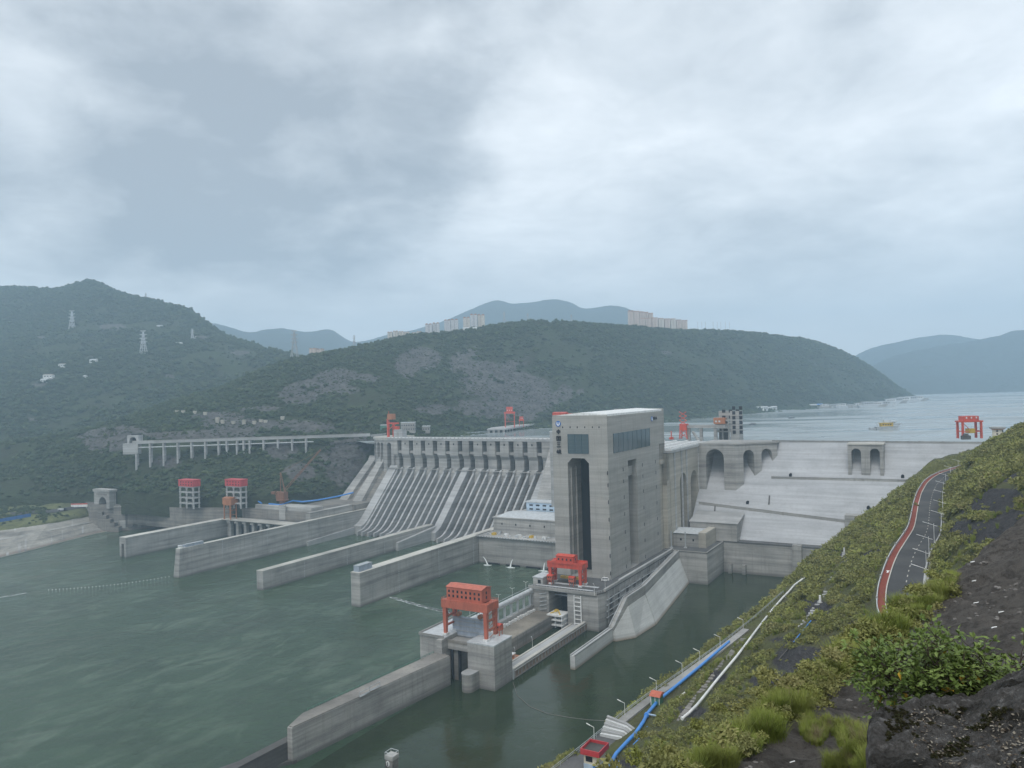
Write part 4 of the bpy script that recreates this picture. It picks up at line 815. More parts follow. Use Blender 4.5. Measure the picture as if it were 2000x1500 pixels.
# sloping revetment wall
rv = Thing('revetment', 'pale sloping slab wall with a thin spine running into the water', 'wall', (-212, 580, 0))
rv.part('low_wall', MB().box(-219.2, -215.8, 445, 508, -3, 8.6), m_rev); rv.part('low_coping', MB().box(-219.3, -218.4, 445, 508, 8.62, 9.5).box(-216.6, -215.7, 445, 508, 8.62, 9.5), m_light)
ss = [(508, -219, -215, 9.5, -213.5), (522, -213, -209.5, 28, -204), (557, -213, -209.5, 28, -201.2), (557.9, -213, -209.5, 28, -201.2), (690, -229, -225, 28.4, -216)]
for i in range(len(ss) - 1):
    if i == 2: rv.part('joint', MB().hexa([(-213, 557, -3), (-202.6, 557, -3), (-202.6, 557.8, -3), (-213, 557.8, -3)], [(-213, 557, 21), (-209.2, 557, 21), (-209.2, 557.8, 21), (-213, 557.8, 21)]), m_dark); continue
    (ua, l0_, r0_, z0_, b0_), (ub, l1_, r1_, z1_, b1_) = ss[i], ss[i + 1]; g = .35
    rv.part('slab', MB().hexa([(l0_, ua + g, -3), (b0_ + .8, ua + g, -3), (b1_ + .8, ub, -3), (l1_, ub, -3)], [(l0_, ua + g, z0_ * .78), (r0_ + .2, ua + g, z0_ * .78), (r1_ + .2, ub, z1_ * .78), (l1_, ub, z1_ * .78)]), m_rev)
    rv.part('spine', MB().hexa([(l0_, ua, z0_ * .78 + .02), (r0_, ua, z0_ * .78 + .02), (r1_, ub, z1_ * .78 + .02), (l1_, ub, z1_ * .78 + .02)], [(l0_, ua, z0_), (r0_, ua, z0_), (r1_, ub, z1_), (l1_, ub, z1_)]), m_con)
    for o_, w_ in ((l0_, l1_), (r0_ - .7, r1_ - .7)): rv.part('kerb', MB().bar((o_ + .35, ua, z0_ + .4), (w_ + .35, ub, z1_ + .4), .7, .8), m_light)
gt_ = Thing('culvert_mouth', 'dark brown timber faced bay in the water by the quay wall', 'bay', (-228, 545, 0)); a, u = onZ(1190, 1222, 0); gt_.part('face', MB().box(-231, -222, 545, 560, -3, 7), m_dark)

# ------------------------------------------------------------------ cranes
def gantry(label, A0, A1, U0, U1, zb, zm, zt, house, mat, leg=1.3, hmat=None, win=0, name='gantry_crane', group='gantry cranes', base=None):
    t = Thing(name, label, 'crane', base or ((A0 + A1) / 2, (U0 + U1) / 2, zb), group)
    for a in (A0, A1):
        for u in (U0, U1):
            b = MB(); b.hexa([(a - leg * .6, u - leg * .6, zb), (a + leg * .6, u - leg * .6, zb), (a + leg * .6, u + leg * .6, zb), (a - leg * .6, u + leg * .6, zb)], [(a - leg * .85, u - leg * .8, zm), (a + leg * .85, u - leg * .8, zm), (a + leg * .85, u + leg * .8, zm), (a - leg * .85, u + leg * .8, zm)])
            l_ = t.part('leg', b, mat); t.part('bogie', MB().box(a - leg, a + leg, u - leg * 1.2, u + leg * 1.2, zb + .01, zb + leg * .8), m_white if win else mat, l_)
        h = zm - zb
        for f in (.3, .62): t.part('brace', MB().box(a - leg * .4, a + leg * .4, U0 + leg * .7, U1 - leg * .7, zb + h * f, zb + h * f + leg * .7), mat)
    for u in (U0, U1): t.part('main_beam', MB().prism([(A0 - leg * 1.3, u - leg, zm + .02), (A1 + leg * 1.3, u - leg, zm + .02), (A1 + leg * 1.3, u - leg, zt), (A0 - leg * 1.3, u - leg, zt)], (0, leg * 2, 0)), mat)
    for a in (A0, A1): t.part('end_beam', MB().box(a - leg, a + leg, U0 + leg * 1.02, U1 - leg * 1.02, zm + .1, zt - .1), mat)
    a0, a1, u0, u1, h = house; um = (u0 + u1) / 2
    hs = t.part('hoist_house', MB().profA([(u0, zt + .02), (u0, zt + h * .86), (um, zt + h), (u1, zt + h * .86), (u1, zt + .02)], a0, a1), hmat or mat)
    t.part('roof', MB().profA([(u0 - .4, zt + h * .86), (um, zt + h + .05), (u1 + .4, zt + h * .86), (u1 + .4, zt + h * .86 + .35), (um, zt + h + .4), (u0 - .4, zt + h * .86 + .35)], a0 - .4, a1 + .4), hmat or mat, hs)
    if win:
        r_ = 2 if h > 6 else 1
        for row in range(r_):
            z = zt + h * (.52 if r_ == 2 and row else .2 if r_ == 2 else .35)
            for k in range(win):
                a = a0 + (a1 - a0) * (k + .6) / (win + .2); t.part('window', MB().box(a - .62, a + .62, u0 - .2, u0 + .3, z, z + 1.5), m_ink, hs)
            t.part('window', MB().box(a1 - .3, a1 + .2, um - .6, um + .6, z, z + 1.5), m_ink, hs)
    return t
c1_ = gantry('big faded red gantry crane over the grey gate, two rows of windows', -282.3, -252.2, 397.5, 408, 27.3, 44.6, 49.6, (-281, -255, 397.6, 408.4, 9), m_orange, 1.55, None, 8)
sd_ = MB()
for k in range(5): sd_.bar((-250.8, 399, 29 + 3.4 * k), (-250.8, 406.5, 31 + 3.4 * k), .3)
c1_.part('stair', sd_, m_rust)
for a in (-278.6, -262.4): c1_.part('rope', MB().bar((a - .4, 404, 39.6), (a - .4, 403, 44.6), .16).bar((a + .4, 406, 39.6), (a + .4, 404, 44.6), .16), m_ink)
def handrail(x0, x1, y0, y1, z):
    b = MB()
    for (p, q) in (((x0, y0), (x1, y0)), ((x1, y0), (x1, y1)), ((x1, y1), (x0, y1)), ((x0, y1), (x0, y0))):
        b.bar((*p, z + 1.1), (*q, z + 1.1), .1).bar((*p, z + .6), (*q, z + .6), .08); n = max(2, int(math.hypot(q[0] - p[0], q[1] - p[1]) / 2.2))
        for k in range(n): b.bar((p[0] + (q[0] - p[0]) * k / n, p[1] + (q[1] - p[1]) * k / n, z), (p[0] + (q[0] - p[0]) * k / n, p[1] + (q[1] - p[1]) * k / n, z + 1.1), .1)
    return b
c1_.part('handrail', handrail(-284.2, -250.3, 396.2, 409.4, 49.62), m_orange)
c2_ = gantry('bright red gantry crane with a small hoist house before the tower doorway', -279.4, -253.6, 536.5, 545, 28, 41.2, 45, (-274, -259.4, 536.4, 544.5, 6), m_red, 1.5, None, 4)
c2_.part('walkway', MB().box(-281, -252, 545.9, 546.4, 45.02, 46).box(-281, -252, 534.4, 534.9, 44.6, 46), m_red)
c2_.part('handrail', handrail(-281.2, -251.8, 535.2, 546.4, 45.02), m_red)
for sx in (-281.2, -251.9): c2_.part('ladder', MB().bar((sx, 540, 28.5), (sx, 540, 45), .18).bar((sx, 541, 28.5), (sx, 541, 45), .18), m_rust)
drl = MB(); pts = [(-291, 522.4), (-234.2, 522.4), (-231.4, 530.2)]
for p, q in zip(pts, pts[1:]):
    drl.bar((*p, 29.8), (*q, 29.8), .12)
    n = max(2, int(math.hypot(q[0] - p[0], q[1] - p[1]) / 2.5))
    for k in range(n): drl.bar((p[0] + (q[0] - p[0]) * k / n, p[1] + (q[1] - p[1]) * k / n, 28.2), (p[0] + (q[0] - p[0]) * k / n, p[1] + (q[1] - p[1]) * k / n, 29.8), .1)
lh.part('handrail', drl, m_pale)
yb = Thing('lifting_beam', 'yellow lifting beam hanging under the bright red crane', 'beam', (-268, 548, 31)); yb.part('beam', MB().box(-276, -259.5, 546.6, 549.5, 30.4, 32.2), m_yellow); yb.part('rope', MB().bar((-272, 548, 32.2), (-272, 548, 34), .3).bar((-263, 548, 32.2), (-263, 548, 34), .3), m_steel)
def cabin(label, px, py, z, s, group=None):
    a, u = onZ(px, py, z); t = Thing('control_cabin', label, 'cabin', (a, u, z), group)
    for da in (-1.6 * s, 1.6 * s):
        for du in (-1.6 * s, 1.6 * s): t.part('leg', MB().box(a + da - .2, a + da + .2, u + du - .2, u + du + .2, z, z + 3.2 * s), m_orange)
    h = t.part('cab', MB().box(a - 2.2 * s, a + 2.2 * s, u - 2.2 * s, u + 2.2 * s, z + 3.2 * s, z + 6.6 * s), m_orange); t.part('roof', MB().profA([(u - 2.5 * s, z + 6.6 * s), (u, z + 7.5 * s), (u + 2.5 * s, z + 6.6 * s)], a - 2.5 * s, a + 2.5 * s), m_red, h)
    for da in (-.9, .9): t.part('window', MB().box(a + da * s - .45 * s, a + da * s + .45 * s, u - 2.3 * s, u - 2.1 * s, z + 4.9 * s, z + 5.8 * s), m_ink, h)
cabin('red control cabin on stilts at the lock head, beside the grey hut', 1076, 1140, 28, 1.0, 'control cabins'); cabin('red control cabin on stilts in front of the tower doorway corner', 1118, 1144, 28, 1.0, 'control cabins'); cabin('red control cabin standing on the near block behind the faded red crane', 974, 1240, 27.3, 1.0, 'control cabins')
def lamp(label, A, U, z, h, arm, group, two=False, ang=0):
    t = Thing('street_lamp', label, 'lamp', (A, U, z), group); t.part('pole', MB().tube([(A, U, z), (A, U, z + h)], [.14, .08], 6), m_white)
    for s in ((1, -1) if two else (1,)):
        dx, dy = math.cos(ang) * arm * s, math.sin(ang) * arm * s; ar_ = t.part('arm', MB().tube([(A, U, z + h - .3), (A + dx, U + dy, z + h + .35)], .09, 5), m_white); t.part('lamp_head', MB().bar((A + dx * .75, U + dy * .75, z + h + .22), (A + dx * 1.2, U + dy * 1.2, z + h + .42), .32, .14), m_white, ar_)
    return t
for k, u in enumerate((440, 459, 478, 498, 519)): lamp('twin armed white lamp on the pipe gallery, %s from the tower' % ('last', 'fourth', 'third', 'second', 'first')[k], -292, u, 23.9, 8, 1.6, 'lamps on the pipe gallery', True, .2)
for k, u in enumerate((420, 438, 462)): lamp('slim lamp on the lock ramp wall, %s' % ('beside the near gate block', 'over the rusty raft', 'beyond the rusty raft')[k], -256, u, 3.3, 7, 1.2, 'lamps on the lock ramp wall', False, 2.6)
for (x, y), s in (((1161, 1163), 'in front of the white van'), ((1182, 1148), 'at the tower corner beside the white van')):
    a, u = onZ(x, y, 28); lamp('white lamp on the lock head deck, ' + s, a, u, 28, 8, 1.6, 'lamps on the deck', False, 2.4)
def car(label, A, U, z, ang, mat, van=False, s=1.0, cat='car'):
    t = Thing('van' if van else 'parked_car', label, 'van' if van else 'car', tuple(dam(A, U, z)), 'parked vehicles', frame='w', rz=ang - TH)
    L, Wd, H = (5 * s, 1.9 * s, 2.1 * s) if van else (4.5 * s, 1.8 * s, 1.45 * s)
    p = [(-L / 2, .35), (-L / 2, H * .55), (-L / 2 + .3, H * .62), (-L * .36, H), (L * .12 if not van else L * .3, H), (L * .28 if not van else L * .42, H * .62), (L / 2, H * .52), (L / 2, .35)]
    t.part('body', MB().prism([(x, -Wd / 2, zz) for x, zz in p], (0, Wd, 0)), mat)
    g = [(-L * .40, H * .64), (-L * .345, H * .94), (L * .10 if not van else L * .29, H * .94), (L * .235 if not van else L * .39, H * .64)]
    t.part('window', MB().prism([(x, -Wd / 2 - .02, zz) for x, zz in g], (0, Wd + .04, 0)), m_ink)
    for x in (-L * .31, L * .31):
        for y in (-Wd / 2 - .03, Wd / 2 - .19): t.part('wheel', MB().tube([(x, y, .33 * s), (x, y + .22, .33 * s)], .33 * s, 12), m_black)
    return t
a, u = onZ(1181, 1134, 28); car('white van parked on the dark deck at the tower corner', a + 1, u - 1, 28, .4, m_white, True, 1.25)
# ------------------------------------------------------------------ far bank: embankment, quay, towers, viaduct
def strip(pts_lo, pts_hi, depth):
    b = MB(); n = len(pts_lo)
    for i in range(n - 1):
        q = [pts_lo[i], pts_lo[i + 1], pts_hi[i + 1], pts_hi[i]]; dn_ = np.array(depth); b.add([tuple(p) for p in q] + [tuple(np.array(p) + dn_) for p in q], [(0, 1, 2, 3), (7, 6, 5, 4), (0, 4, 5, 1), (1, 5, 6, 2), (2, 6, 7, 3), (3, 7, 4, 0)])
    return b
xs_ = [(-260, 1158, 1075), (-100, 1116, 1049), (0, 1092, 1031), (50, 1080, 1024), (100, 1067, 1016), (150, 1054, 1008), (190, 1044, 1001), (228, 1036.5, 1009)]
bs = tuple(at(0, 1060, 10))
emb = Thing('embankment', 'sloping stained concrete bank along the far side of the river', 'embankment', bs, frame='abs')
lo = [at(x, y, -1.5) for x, y, _ in xs_]; hi = [at(x, y2, z) for (x, _, y2), z in zip(xs_, (19, 20, 21, 21.5, 22.5, 21.5, 20, 12))]
emb.part('slope', strip(lo, hi, (-1, 2, -4)), m_bankslope)
emb.part('berm_step', strip([l * .42 + h * .58 + np.array([0, -.4, .5]) for l, h in zip(lo, hi)], [l * .40 + h * .60 + np.array([0, 0, .9]) for l, h in zip(lo, hi)], (-.5, 1.5, -2)), m_con)
emb.part('toe_kerb', strip([l + np.array([.3, -1.2, 1.6]) for l in lo], [l + np.array([.3, -.6, 2.5]) for l in lo], (0, 2, -1)), m_top)
for k, (x, f0, f1) in enumerate(((12, .02, .5), (35, .0, .42), (48, .05, .46), (84, .45, .9), (120, .1, .5), (140, .55, .98), (160, .2, .5), (70, .1, .4), (100, .02, .4), (28, .6, .95))):
    i = np.interp(x, [a for a, _, _ in xs_], range(len(xs_))); j = int(i); f = i - j; a_ = lo[j] * (1 - f) + lo[j + 1] * f; b_ = hi[j] * (1 - f) + hi[j + 1] * f; dd_ = (lo[j + 1] - lo[j]); dd_ = dd_ / np.linalg.norm(dd_) * random.uniform(1.5, 4)
    o_ = np.array([.15, -.35, .45]); p0, p1 = a_ + (b_ - a_) * f0 + o_, a_ + (b_ - a_) * f1 + o_
    emb.part('patch', MB().prism([tuple(p0), tuple(p0 + dd_), tuple(p1 + dd_), tuple(p1)], (0, 0, -.3)), m_con if k % 3 else m_light)
qpts = [(222, 1037), (250, 1035.5), (305, 1029.5), (370, 1019), (432, 1010)]
qb = [at(x, y, 0) for x, y in qpts]; bs = tuple(qb[1])
fq = Thing('quay_wall', 'tall blackened quay wall at the end of the far sloping bank', 'wall', bs, frame='abs')
fq.part('wall', strip([p + np.array([0, 0, -2]) for p in qb], [p + np.array([0, 1, 33]) for p in qb], (-3, 14, 0)), m_old); fq.part('coping', strip([p + np.array([0, .6, 33.05]) for p in qb], [p + np.array([0, .6, 34.2]) for p in qb], (-3, 14, 0)), m_con)
st_ = MB()
for k in range(5):
    p = at(196 + k * 8, 1012 + k * 5.2, 18 - 3.4 * k); st_.box(p[0] - 3, p[0] + 3, p[1] - 1, p[1] + 8, -2, 27 - k * 5)
fq.part('corner_steps', st_, m_old)
for k in range(9): 
    f = k / 8 * 3.4 + .5; j = int(f); p = qb[j] * (1 - f + j) + qb[min(j + 1, 4)] * (f - j); h = random.uniform(8, 26); fq.part('stain_panel', MB().box(p[0] - 2, p[0] + random.uniform(2, 9), p[1] + .1, p[1] + 1.2, 2 + random.random() * 6, h + 3), m_dark if k % 2 else m_con)
A1_, U1_ = onZ(374, 1010, 14); bas = Thing('round_bastion', 'rounded concrete bastion under the first red capped tower', 'bastion', (A1_, U1_, 0)); bas.part('drum', MB().cyl(A1_ + 2, U1_ + 11, -2, 36.2, 17, 17, 20), m_old); bas.part('cap', MB().cyl(A1_ + 2, U1_ + 11, 36.22, 37.2, 17.4, 17.4, 20), m_con)
def hoist_tower(label, px):
    A, U = onZ(px, 988, 40); L_, W_ = 28, 10; z = 37.3
    t = Thing('hoist_tower', label, 'tower', (A, U, z), 'red capped hoist towers')
    for i in range(3):
        for u in (U, U + W_ - 1.5): t.part('column', MB().box(A + i * (L_ - 1.8) / 2, A + i * (L_ - 1.8) / 2 + 1.8, u, u + 1.5, z, z + 28.5), m_light)
    for k in range(4):
        zz = z + 6 + k * 7.2; t.part('floor', MB().box(A - .3, A + L_ + .3, U - .3, U + W_ + .3, zz, zz + 1.3), m_light)
        for i in range(2):
            for s in (0, 1):
                a = A + 1.8 + i * (L_ - 1.8) / 2 + s * ((L_ - 1.8) / 2 - 1.8); t.part('haunch', MB().profU([(a, zz - .01), (a + (1.8 if s == 0 else -1.8), zz - .01), (a, zz - 2.2)] , U + .1, U + 1.2), m_light)
        t.part('infill', MB().box(A + 4, A + 9, U + 5, U + 5.4, zz - 5.9, zz - .1), m_dark); t.part('infill', MB().box(A + 17, A + 23, U + 5, U + 5.4, zz - 5.9, zz - .1), m_dark)
    h = t.part('hoist_house', MB().box(A - .8, A + L_ + .8, U - .8, U + W_ + .8, z + 29, z + 37), m_roofred); t.part('roof', MB().box(A - 1.2, A + L_ + 1.2, U - 1.2, U + W_ + 1.2, z + 37.02, z + 37.8), m_roofred, h)
    for r_ in (0, 1):
        for k in range(5): t.part('window', MB().box(A + 3 + k * 5.4, A + 4.8 + k * 5.4, U - 1.0, U - .7, z + 30.5 + r_ * 3.5, z + 32 + r_ * 3.5), m_ink, h)
hoist_tower('white framed tower with a crimson top house beside the quay wall', 351); hoist_tower('white framed tower with a crimson top house behind the small rusty gantry', 442)
A, U = -831, 679; og = gantry('small rusty orange gantry crane on the low cross wall', A + 1, A + 13, U, U + 9, 24.05, 42, 43.2, (A - 1, A + 15, U - 1, U + 11, 9), m_rust, .8, m_rust)
# derrick crane
m_rustd = paint('rust_dark', (.24, .115, .07))
A, U = onZ(552, 986, 40); dk = Thing('derrick_crane', 'rusty derrick crane with a long slanting lattice jib against the cliff', 'crane', (A, U, 37)); dk.part('pedestal', MB().cyl(A, U, 36, 46, 5, 4), m_rustd); dk.part('turntable', MB().cyl(A, U, 46.02, 47.5, 8, 8, 16), m_rustd); dk.part('cab', MB().box(A - 17, A + 6, U - 4, U + 4, 47.6, 57), m_rustd)
mt_ = MB().bar((A - 3, U, 57.1), (A - 3, U, 82), .8).bar((A + 4, U, 57.1), (A - 2, U, 82), .7).bar((A + 6, U, 57.1), (A - 2, U, 80), .5); dk.part('mast', mt_, m_rustd)
jb = MB(); j0 = np.array([A + 4, U, 57.]); j1 = np.array([A + 62, U + 8, 112.]); jn = np.array([-.69, 0, .73]) * 3
jb.bar(j0, j1, .6).bar(j0 + jn, j1 + jn * .4, .6)
for k in range(14): f = k / 14; g = (k + 1) / 14; jb.bar(j0 + (j1 - j0) * f + (jn * (1 - .6 * f) if k % 2 else 0), j0 + (j1 - j0) * g + (0 if k % 2 else jn * (1 - .6 * g)), .4)
jb.bar((A - 3, U, 82), j1, .25); dk.part('jib', jb, m_rustd)
# portal
A, U = onZ(184, 990, 32); pt = Thing('tunnel_portal', 'grey flat topped tunnel portal on the far bank road', 'portal', (A, U, 32)); b = MB(); wall_arch(b, A, U, A + 36, U, 31, 54, [(20, 9, 47)], 10); pt.part('frame', b, m_con); pt.part('cornice', MB().box(A - 1.5, A + 37.5, U - 1, U + 11, 54.02, 57.5), m_con); pt.part('name_band', MB().box(A + 6, A + 30, U - .4, U - .02, 49.2, 51.6), m_old); pt.part('tunnel', MB().box(A + 9, A + 31, U + 9, U + 10.2, 31, 49), m_black)
# viaduct
va = at(258, 866, 119); vb = at(722, 851, 119); vb[1] = 1172; bs = tuple(va)
vd = Thing('viaduct', 'pale concrete road viaduct on slim piers below the rock face', 'viaduct', bs, frame='abs')
dv_ = vb - va; ln = np.linalg.norm(dv_); dv_ /= ln; nrm_ = np.array([-dv_[1], dv_[0], 0])
def vp(px):                                                    # distance along the deck seen at a column of the survey
    r = ray(px, 860); M2 = np.array([[dv_[0], -r[0]], [dv_[1], -r[1]]]); s = np.linalg.solve(M2, -va[:2]); return va + dv_ * s[0]
vd.part('deck', MB().prism([tuple(va + [0, 0, -1.0]), tuple(va + nrm_ * 11 + [0, 0, -1.0]), tuple(va + nrm_ * 11 + [0, 0, 2.4]), tuple(va + [0, 0, 2.4])], tuple(dv_ * ln)), m_light); vd.part('parapet', MB().prism([tuple(va + [0, 0, 2.42]), tuple(va + nrm_ * .5 + [0, 0, 2.42]), tuple(va + nrm_ * .5 + [0, 0, 3.6]), tuple(va + [0, 0, 3.6])], tuple(dv_ * ln)), m_con)
vd.part('duct', MB().tube([tuple(vp(266) + nrm_ * 1.5 + [0, 0, -6.5]), tuple(vp(612) + nrm_ * 1.5 + [0, 0, -6.5])], .9, 8), m_pale)
for px in (265, 292, 318.5, 346, 373, 400, 426, 442, 462, 475, 487, 514, 542, 570, 597):
    p = vp(px)
    for off in (1.2, 8.5):
        q = p + nrm_ * off; g = drop(q[0], q[1], bvM, 118); zb = max((g.z if g else 90) - 4, 60) if g else 82
        pr_ = vd.part('pier', MB().tube([(q[0], q[1], zb), (q[0], q[1], 117.0)], 1.6, 10), m_light)
    vd.part('cap_beam', MB().bar(tuple(p + nrm_ * -.2 + [0, 0, -1]), tuple(p + nrm_ * 10.2 + [0, 0, -1]), 2.2, 1.9), m_con); vd.part('cap_beam', MB().bar(tuple(p + nrm_ * -.2 + [0, 0, -8.6]), tuple(p + nrm_ * 10.2 + [0, 0, -8.6]), 2, 1.4), m_con)
vd.part('abutment', MB().box(va[0] - 14, va[0] + 8, va[1] + .5, va[1] + 12, 103, 118.8), m_light)
pt2 = Thing('tunnel_portal', 'half round tunnel mouth in the rock at the viaduct end', 'portal', (va[0] - 2, va[1] + 4, 121.5), frame='abs'); b = MB(); b.arch((va[0] - 10, va[1] + 6, 119), (1, .05, 0), 0, 16, 119, 130.5, [(8, 5, 128)], 14, (0, 1, 0)); pt2.part('ring', b, m_light); pt2.part('tunnel', MB().box(va[0] - 9, va[0] + 6, va[1] + 16, va[1] + 17, 119, 132), m_black)
rt = [(625, 858), (672, 853), (722, 849.5)]
# blue water mains along the far bank
def main_pipe(name, label, pts, r, mat, group=None):
    P_ = [tuple(p) for p in pts]; b0 = P_[0]; t = Thing(name, label, 'pipe', b0, group, frame='abs'); t.part('run', MB().tube(P_, r, 8), mat)
    return t
main_pipe('water_pipe', 'blue pipe running past both red capped towers on the far bank', [at(162, 959, 47), at(185, 963, 46), at(225, 964, 46), at(280, 963, 47), at(350, 961, 49), at(420, 962, 50), at(480, 961, 51), at(488, 963, 50), at(500, 976, 46), at(511, 983, 42)], 1.0, m_blue, 'blue pipes on the far bank')
main_pipe('water_pipe', 'blue pipe between the rusty derrick and the dam\'s sloping buttress', [at(525, 984, 42), at(548, 986, 41), at(572, 978, 44), at(590, 980, 43), at(620, 977, 44), at(662, 969, 47), at(690, 962, 50)], 1.0, m_blue, 'blue pipes on the far bank')
main_pipe('water_pipe', 'thin blue rail pipe on top of the far quay wall', [at(244, 977, 40), at(248, 987, 36), at(300, 987, 36), at(345, 986, 36)], .5, m_blue, 'blue pipes on the far bank')
b0 = at(0, 1016, 27); fn_ = Thing('hoarding', 'blue sheet hoarding beside the far bank road', 'hoarding', tuple(b0), frame='abs'); fn_.part('panel', strip([at(x, y, z) for x, y, z in ((-120, 1036, 25), (0, 1020, 26), (60, 1009, 28))], [at(x, y, z) + np.array([0, 0, 4.5]) for x, y, z in ((-120, 1036, 25), (0, 1020, 26), (60, 1009, 28))], (.1, .3, 0)), m_bluefence)
def hB(x, y, up): p = hit(x, y, bvB); return np.array([p.x, p.y, p.z + up])
rd_ = [(20, 1005, 30.5), (70, 1001, 31), (110, 998, 32), (150, 991, 33), (190, 987, 34.2), (214, 987, 35)]
solo('road', strip([hB(x, y + 3, .7) for x, y, z in rd_], [hB(x, y - 3, .8) for x, y, z in rd_], (0, 0, -.4)), m_asphalt, kind='structure', frame='w')
for nm_, lb, px, py, w_, h_, mt_ in (('signboard', 'white notice board with a red stripe by the far bank road', 155, 993, 12, 5, m_white), ('parked_truck', 'small dark truck with a pale load on the far bank road', 121, 998, 8, 4, m_ink)):
    p = hB(px, py, .6); t = Thing(nm_, lb, 'sign' if nm_ == 'signboard' else 'truck', tuple(p), frame='abs')
    if nm_ == 'signboard':
        t.part('board', MB().box(p[0] - w_, p[0] + w_, p[1], p[1] + .5, p[2] + 1.5, p[2] + 1.5 + h_), mt_); t.part('stripe', MB().box(p[0] - w_, p[0] + w_, p[1] - .2, p[1] - .02, p[2] + h_, p[2] + 1.5 + h_), m_red)
        for s in (-1, 1): t.part('post', MB().box(p[0] + s * w_ * .8 - .3, p[0] + s * w_ * .8 + .3, p[1] + .52, p[1] + .9, p[2] - 1, p[2] + 3), m_steel)
    else:
        t.part('body', MB().box(p[0] - 5, p[0] + 3, p[1] - 1.5, p[1] + 1.5, p[2] + .8, p[2] + 3), m_pale); t.part('cab', MB().box(p[0] + 3.1, p[0] + 6, p[1] - 1.4, p[1] + 1.4, p[2] + .8, p[2] + 3.6), mt_)
        for x in (-3, 4):
            for y in (-1.6, 1.2): t.part('wheel', MB().tube([(p[0] + x, p[1] + y, p[2] + .7), (p[0] + x, p[1] + y + .4, p[2] + .7)], .8, 10), m_black)
# concrete posts of old supports on the cliff
for k, (x, y, h) in enumerate(((346, 808, 6), (358, 808, 6), (381, 808, 5), (401, 810, 5), (425, 826, 9), (435, 827, 6), (456, 828, 5), (477, 828, 7), (497, 828, 5), (510, 824, 4), (519, 825, 4), (552, 819, 5), (147, 832, 16), (165, 826, 8))):
    p = hit(x, y, bvM)
    if p is None: continue
    b = MB().hexa([(p.x - 2.4, p.y - 2, p.z - 3), (p.x + 2.4, p.y - 2, p.z - 3), (p.x + 2.4, p.y + 2, p.z - 3), (p.x - 2.4, p.y + 2, p.z - 3)], [(p.x - 3, p.y - 2.4, p.z + h), (p.x + 3, p.y - 2.4, p.z + h), (p.x + 3, p.y + 2.4, p.z + h), (p.x - 3, p.y + 2.4, p.z + h)])
    solo('concrete_block', MB().add([(u_ - p.x, v_ - p.y, w__ - p.z) for u_, v_, w__ in b.v], b.f), m_warm if k < 12 else m_con, 'pale concrete block on the far rock slope above the viaduct' if k < 12 else ('tall dark concrete stub on the far wooded spur', 'short pale concrete stub on the far wooded spur')[k - 12], 'block', tuple(p), 'old concrete blocks on the rock slope', frame='w')
# ------------------------------------------------------------------ around the dam crest
cr = Thing('slewing_crane', 'red jib crane with an orange box on top over the spillway\'s far end', 'crane', (-697, 862, 120)); A, z1 = onU(757.5, 818, 862); zb_ = onU(757, 828, 862)[1]
cr.part('leg', MB().box(A - 1.3, A + 1.3, 861, 864, 120.02, z1), m_red); cr.part('leg', MB().box(A + 3, A + 4.6, 868, 870, 120.02, zb_), m_red); cr.part('arm', MB().box(A - 1.5, A + 20, 860.9, 862.4, zb_, zb_ + 2).bar((A + 1, 862, zb_ - 8), (A + 14, 862, zb_), .8).bar((A + 8, 862, zb_), (A + 15, 862, zb_ - 6), .8), m_red); cr.part('machine_box', MB().box(A, A + 10, 860.5, 867, z1 - 1, z1 + 7), m_rust); cr.part('cab', MB().box(A + 13, A + 18.5, 860, 865, zb_ - 10, zb_ - 3.5), m_red); cr.part('mast', MB().bar((A + 2, 862, z1), (A + 2, 862, z1 + 11), .5), m_red)
bl = Thing('lift_block', 'grey concrete block on the dam crest beside the red jib crane', 'building', (-683, 858, 120)); a0 = onU(769, 850, 856)[0]; a1 = onU(787, 850, 856)[0]; bl.part('wall', MB().box(a0, a1 - 1, 856, 866, 120.02, onU(775, 839, 856)[1]), m_light); bl.part('panel', MB().box(a0 + 6, a0 + 9, 855.7, 855.98, 121, 128), m_con)
def bld(name, label, x0, x1, y0, yb, Y, mat, rows=2, n=6, group=None, dep=14):
    p = atY(x0, yb, Y); q = atY(x1, yb, Y); zt = atY(x0, y0, Y)[2]; t = Thing(name, label, 'building', tuple(p), group, frame='abs'); zb = p[2] - 3
    t.part('wall', MB().box(p[0], q[0], Y, Y + dep, zb, zt), mat); t.part('roof', MB().box(p[0] - .5, q[0] + .5, Y - .5, Y + dep + .5, zt + .02, zt + .8), m_pale)
    for r_ in range(rows):
        for k in range(n):
            xx = p[0] + (q[0] - p[0]) * (k + .3) / n; zz = zt - (zt - zb - 3) * (r_ + .75) / (rows + .2); t.part('window', MB().box(xx, xx + (q[0] - p[0]) / n * .5, Y - .2, Y + .1, zz, zz + 1.6), m_ink)
    return t
bld('office_building', 'grey flat roofed building beyond the crest, right of the red jib crane', 783, 810, 826, 843, 1215, m_con, 2, 6); bld('office_building', 'small dark glazed building beyond the crest by the reservoir road', 825, 839, 833, 843, 1240, m_con, 1, 3); bld('office_building', 'dull green shed behind the red jib crane', 743, 756, 831, 848, 1225, m_green, 1, 2)
pts = [(724, 849, 1172), (790, 842.5, 1235), (850, 839.5, 1330), (920, 836.5, 1420), (1000, 833.5, 1500)]
rw_ = [atY(*p) for p in pts]; b0 = tuple(rw_[0]); rwl = Thing('retaining_wall', 'pale wall of the lakeside road beyond the spillway crest', 'wall', b0, frame='abs'); rwl.part('wall', strip([p + np.array([0, 0, -3.5]) for p in rw_], rw_, (0, 2, 0)), m_con)
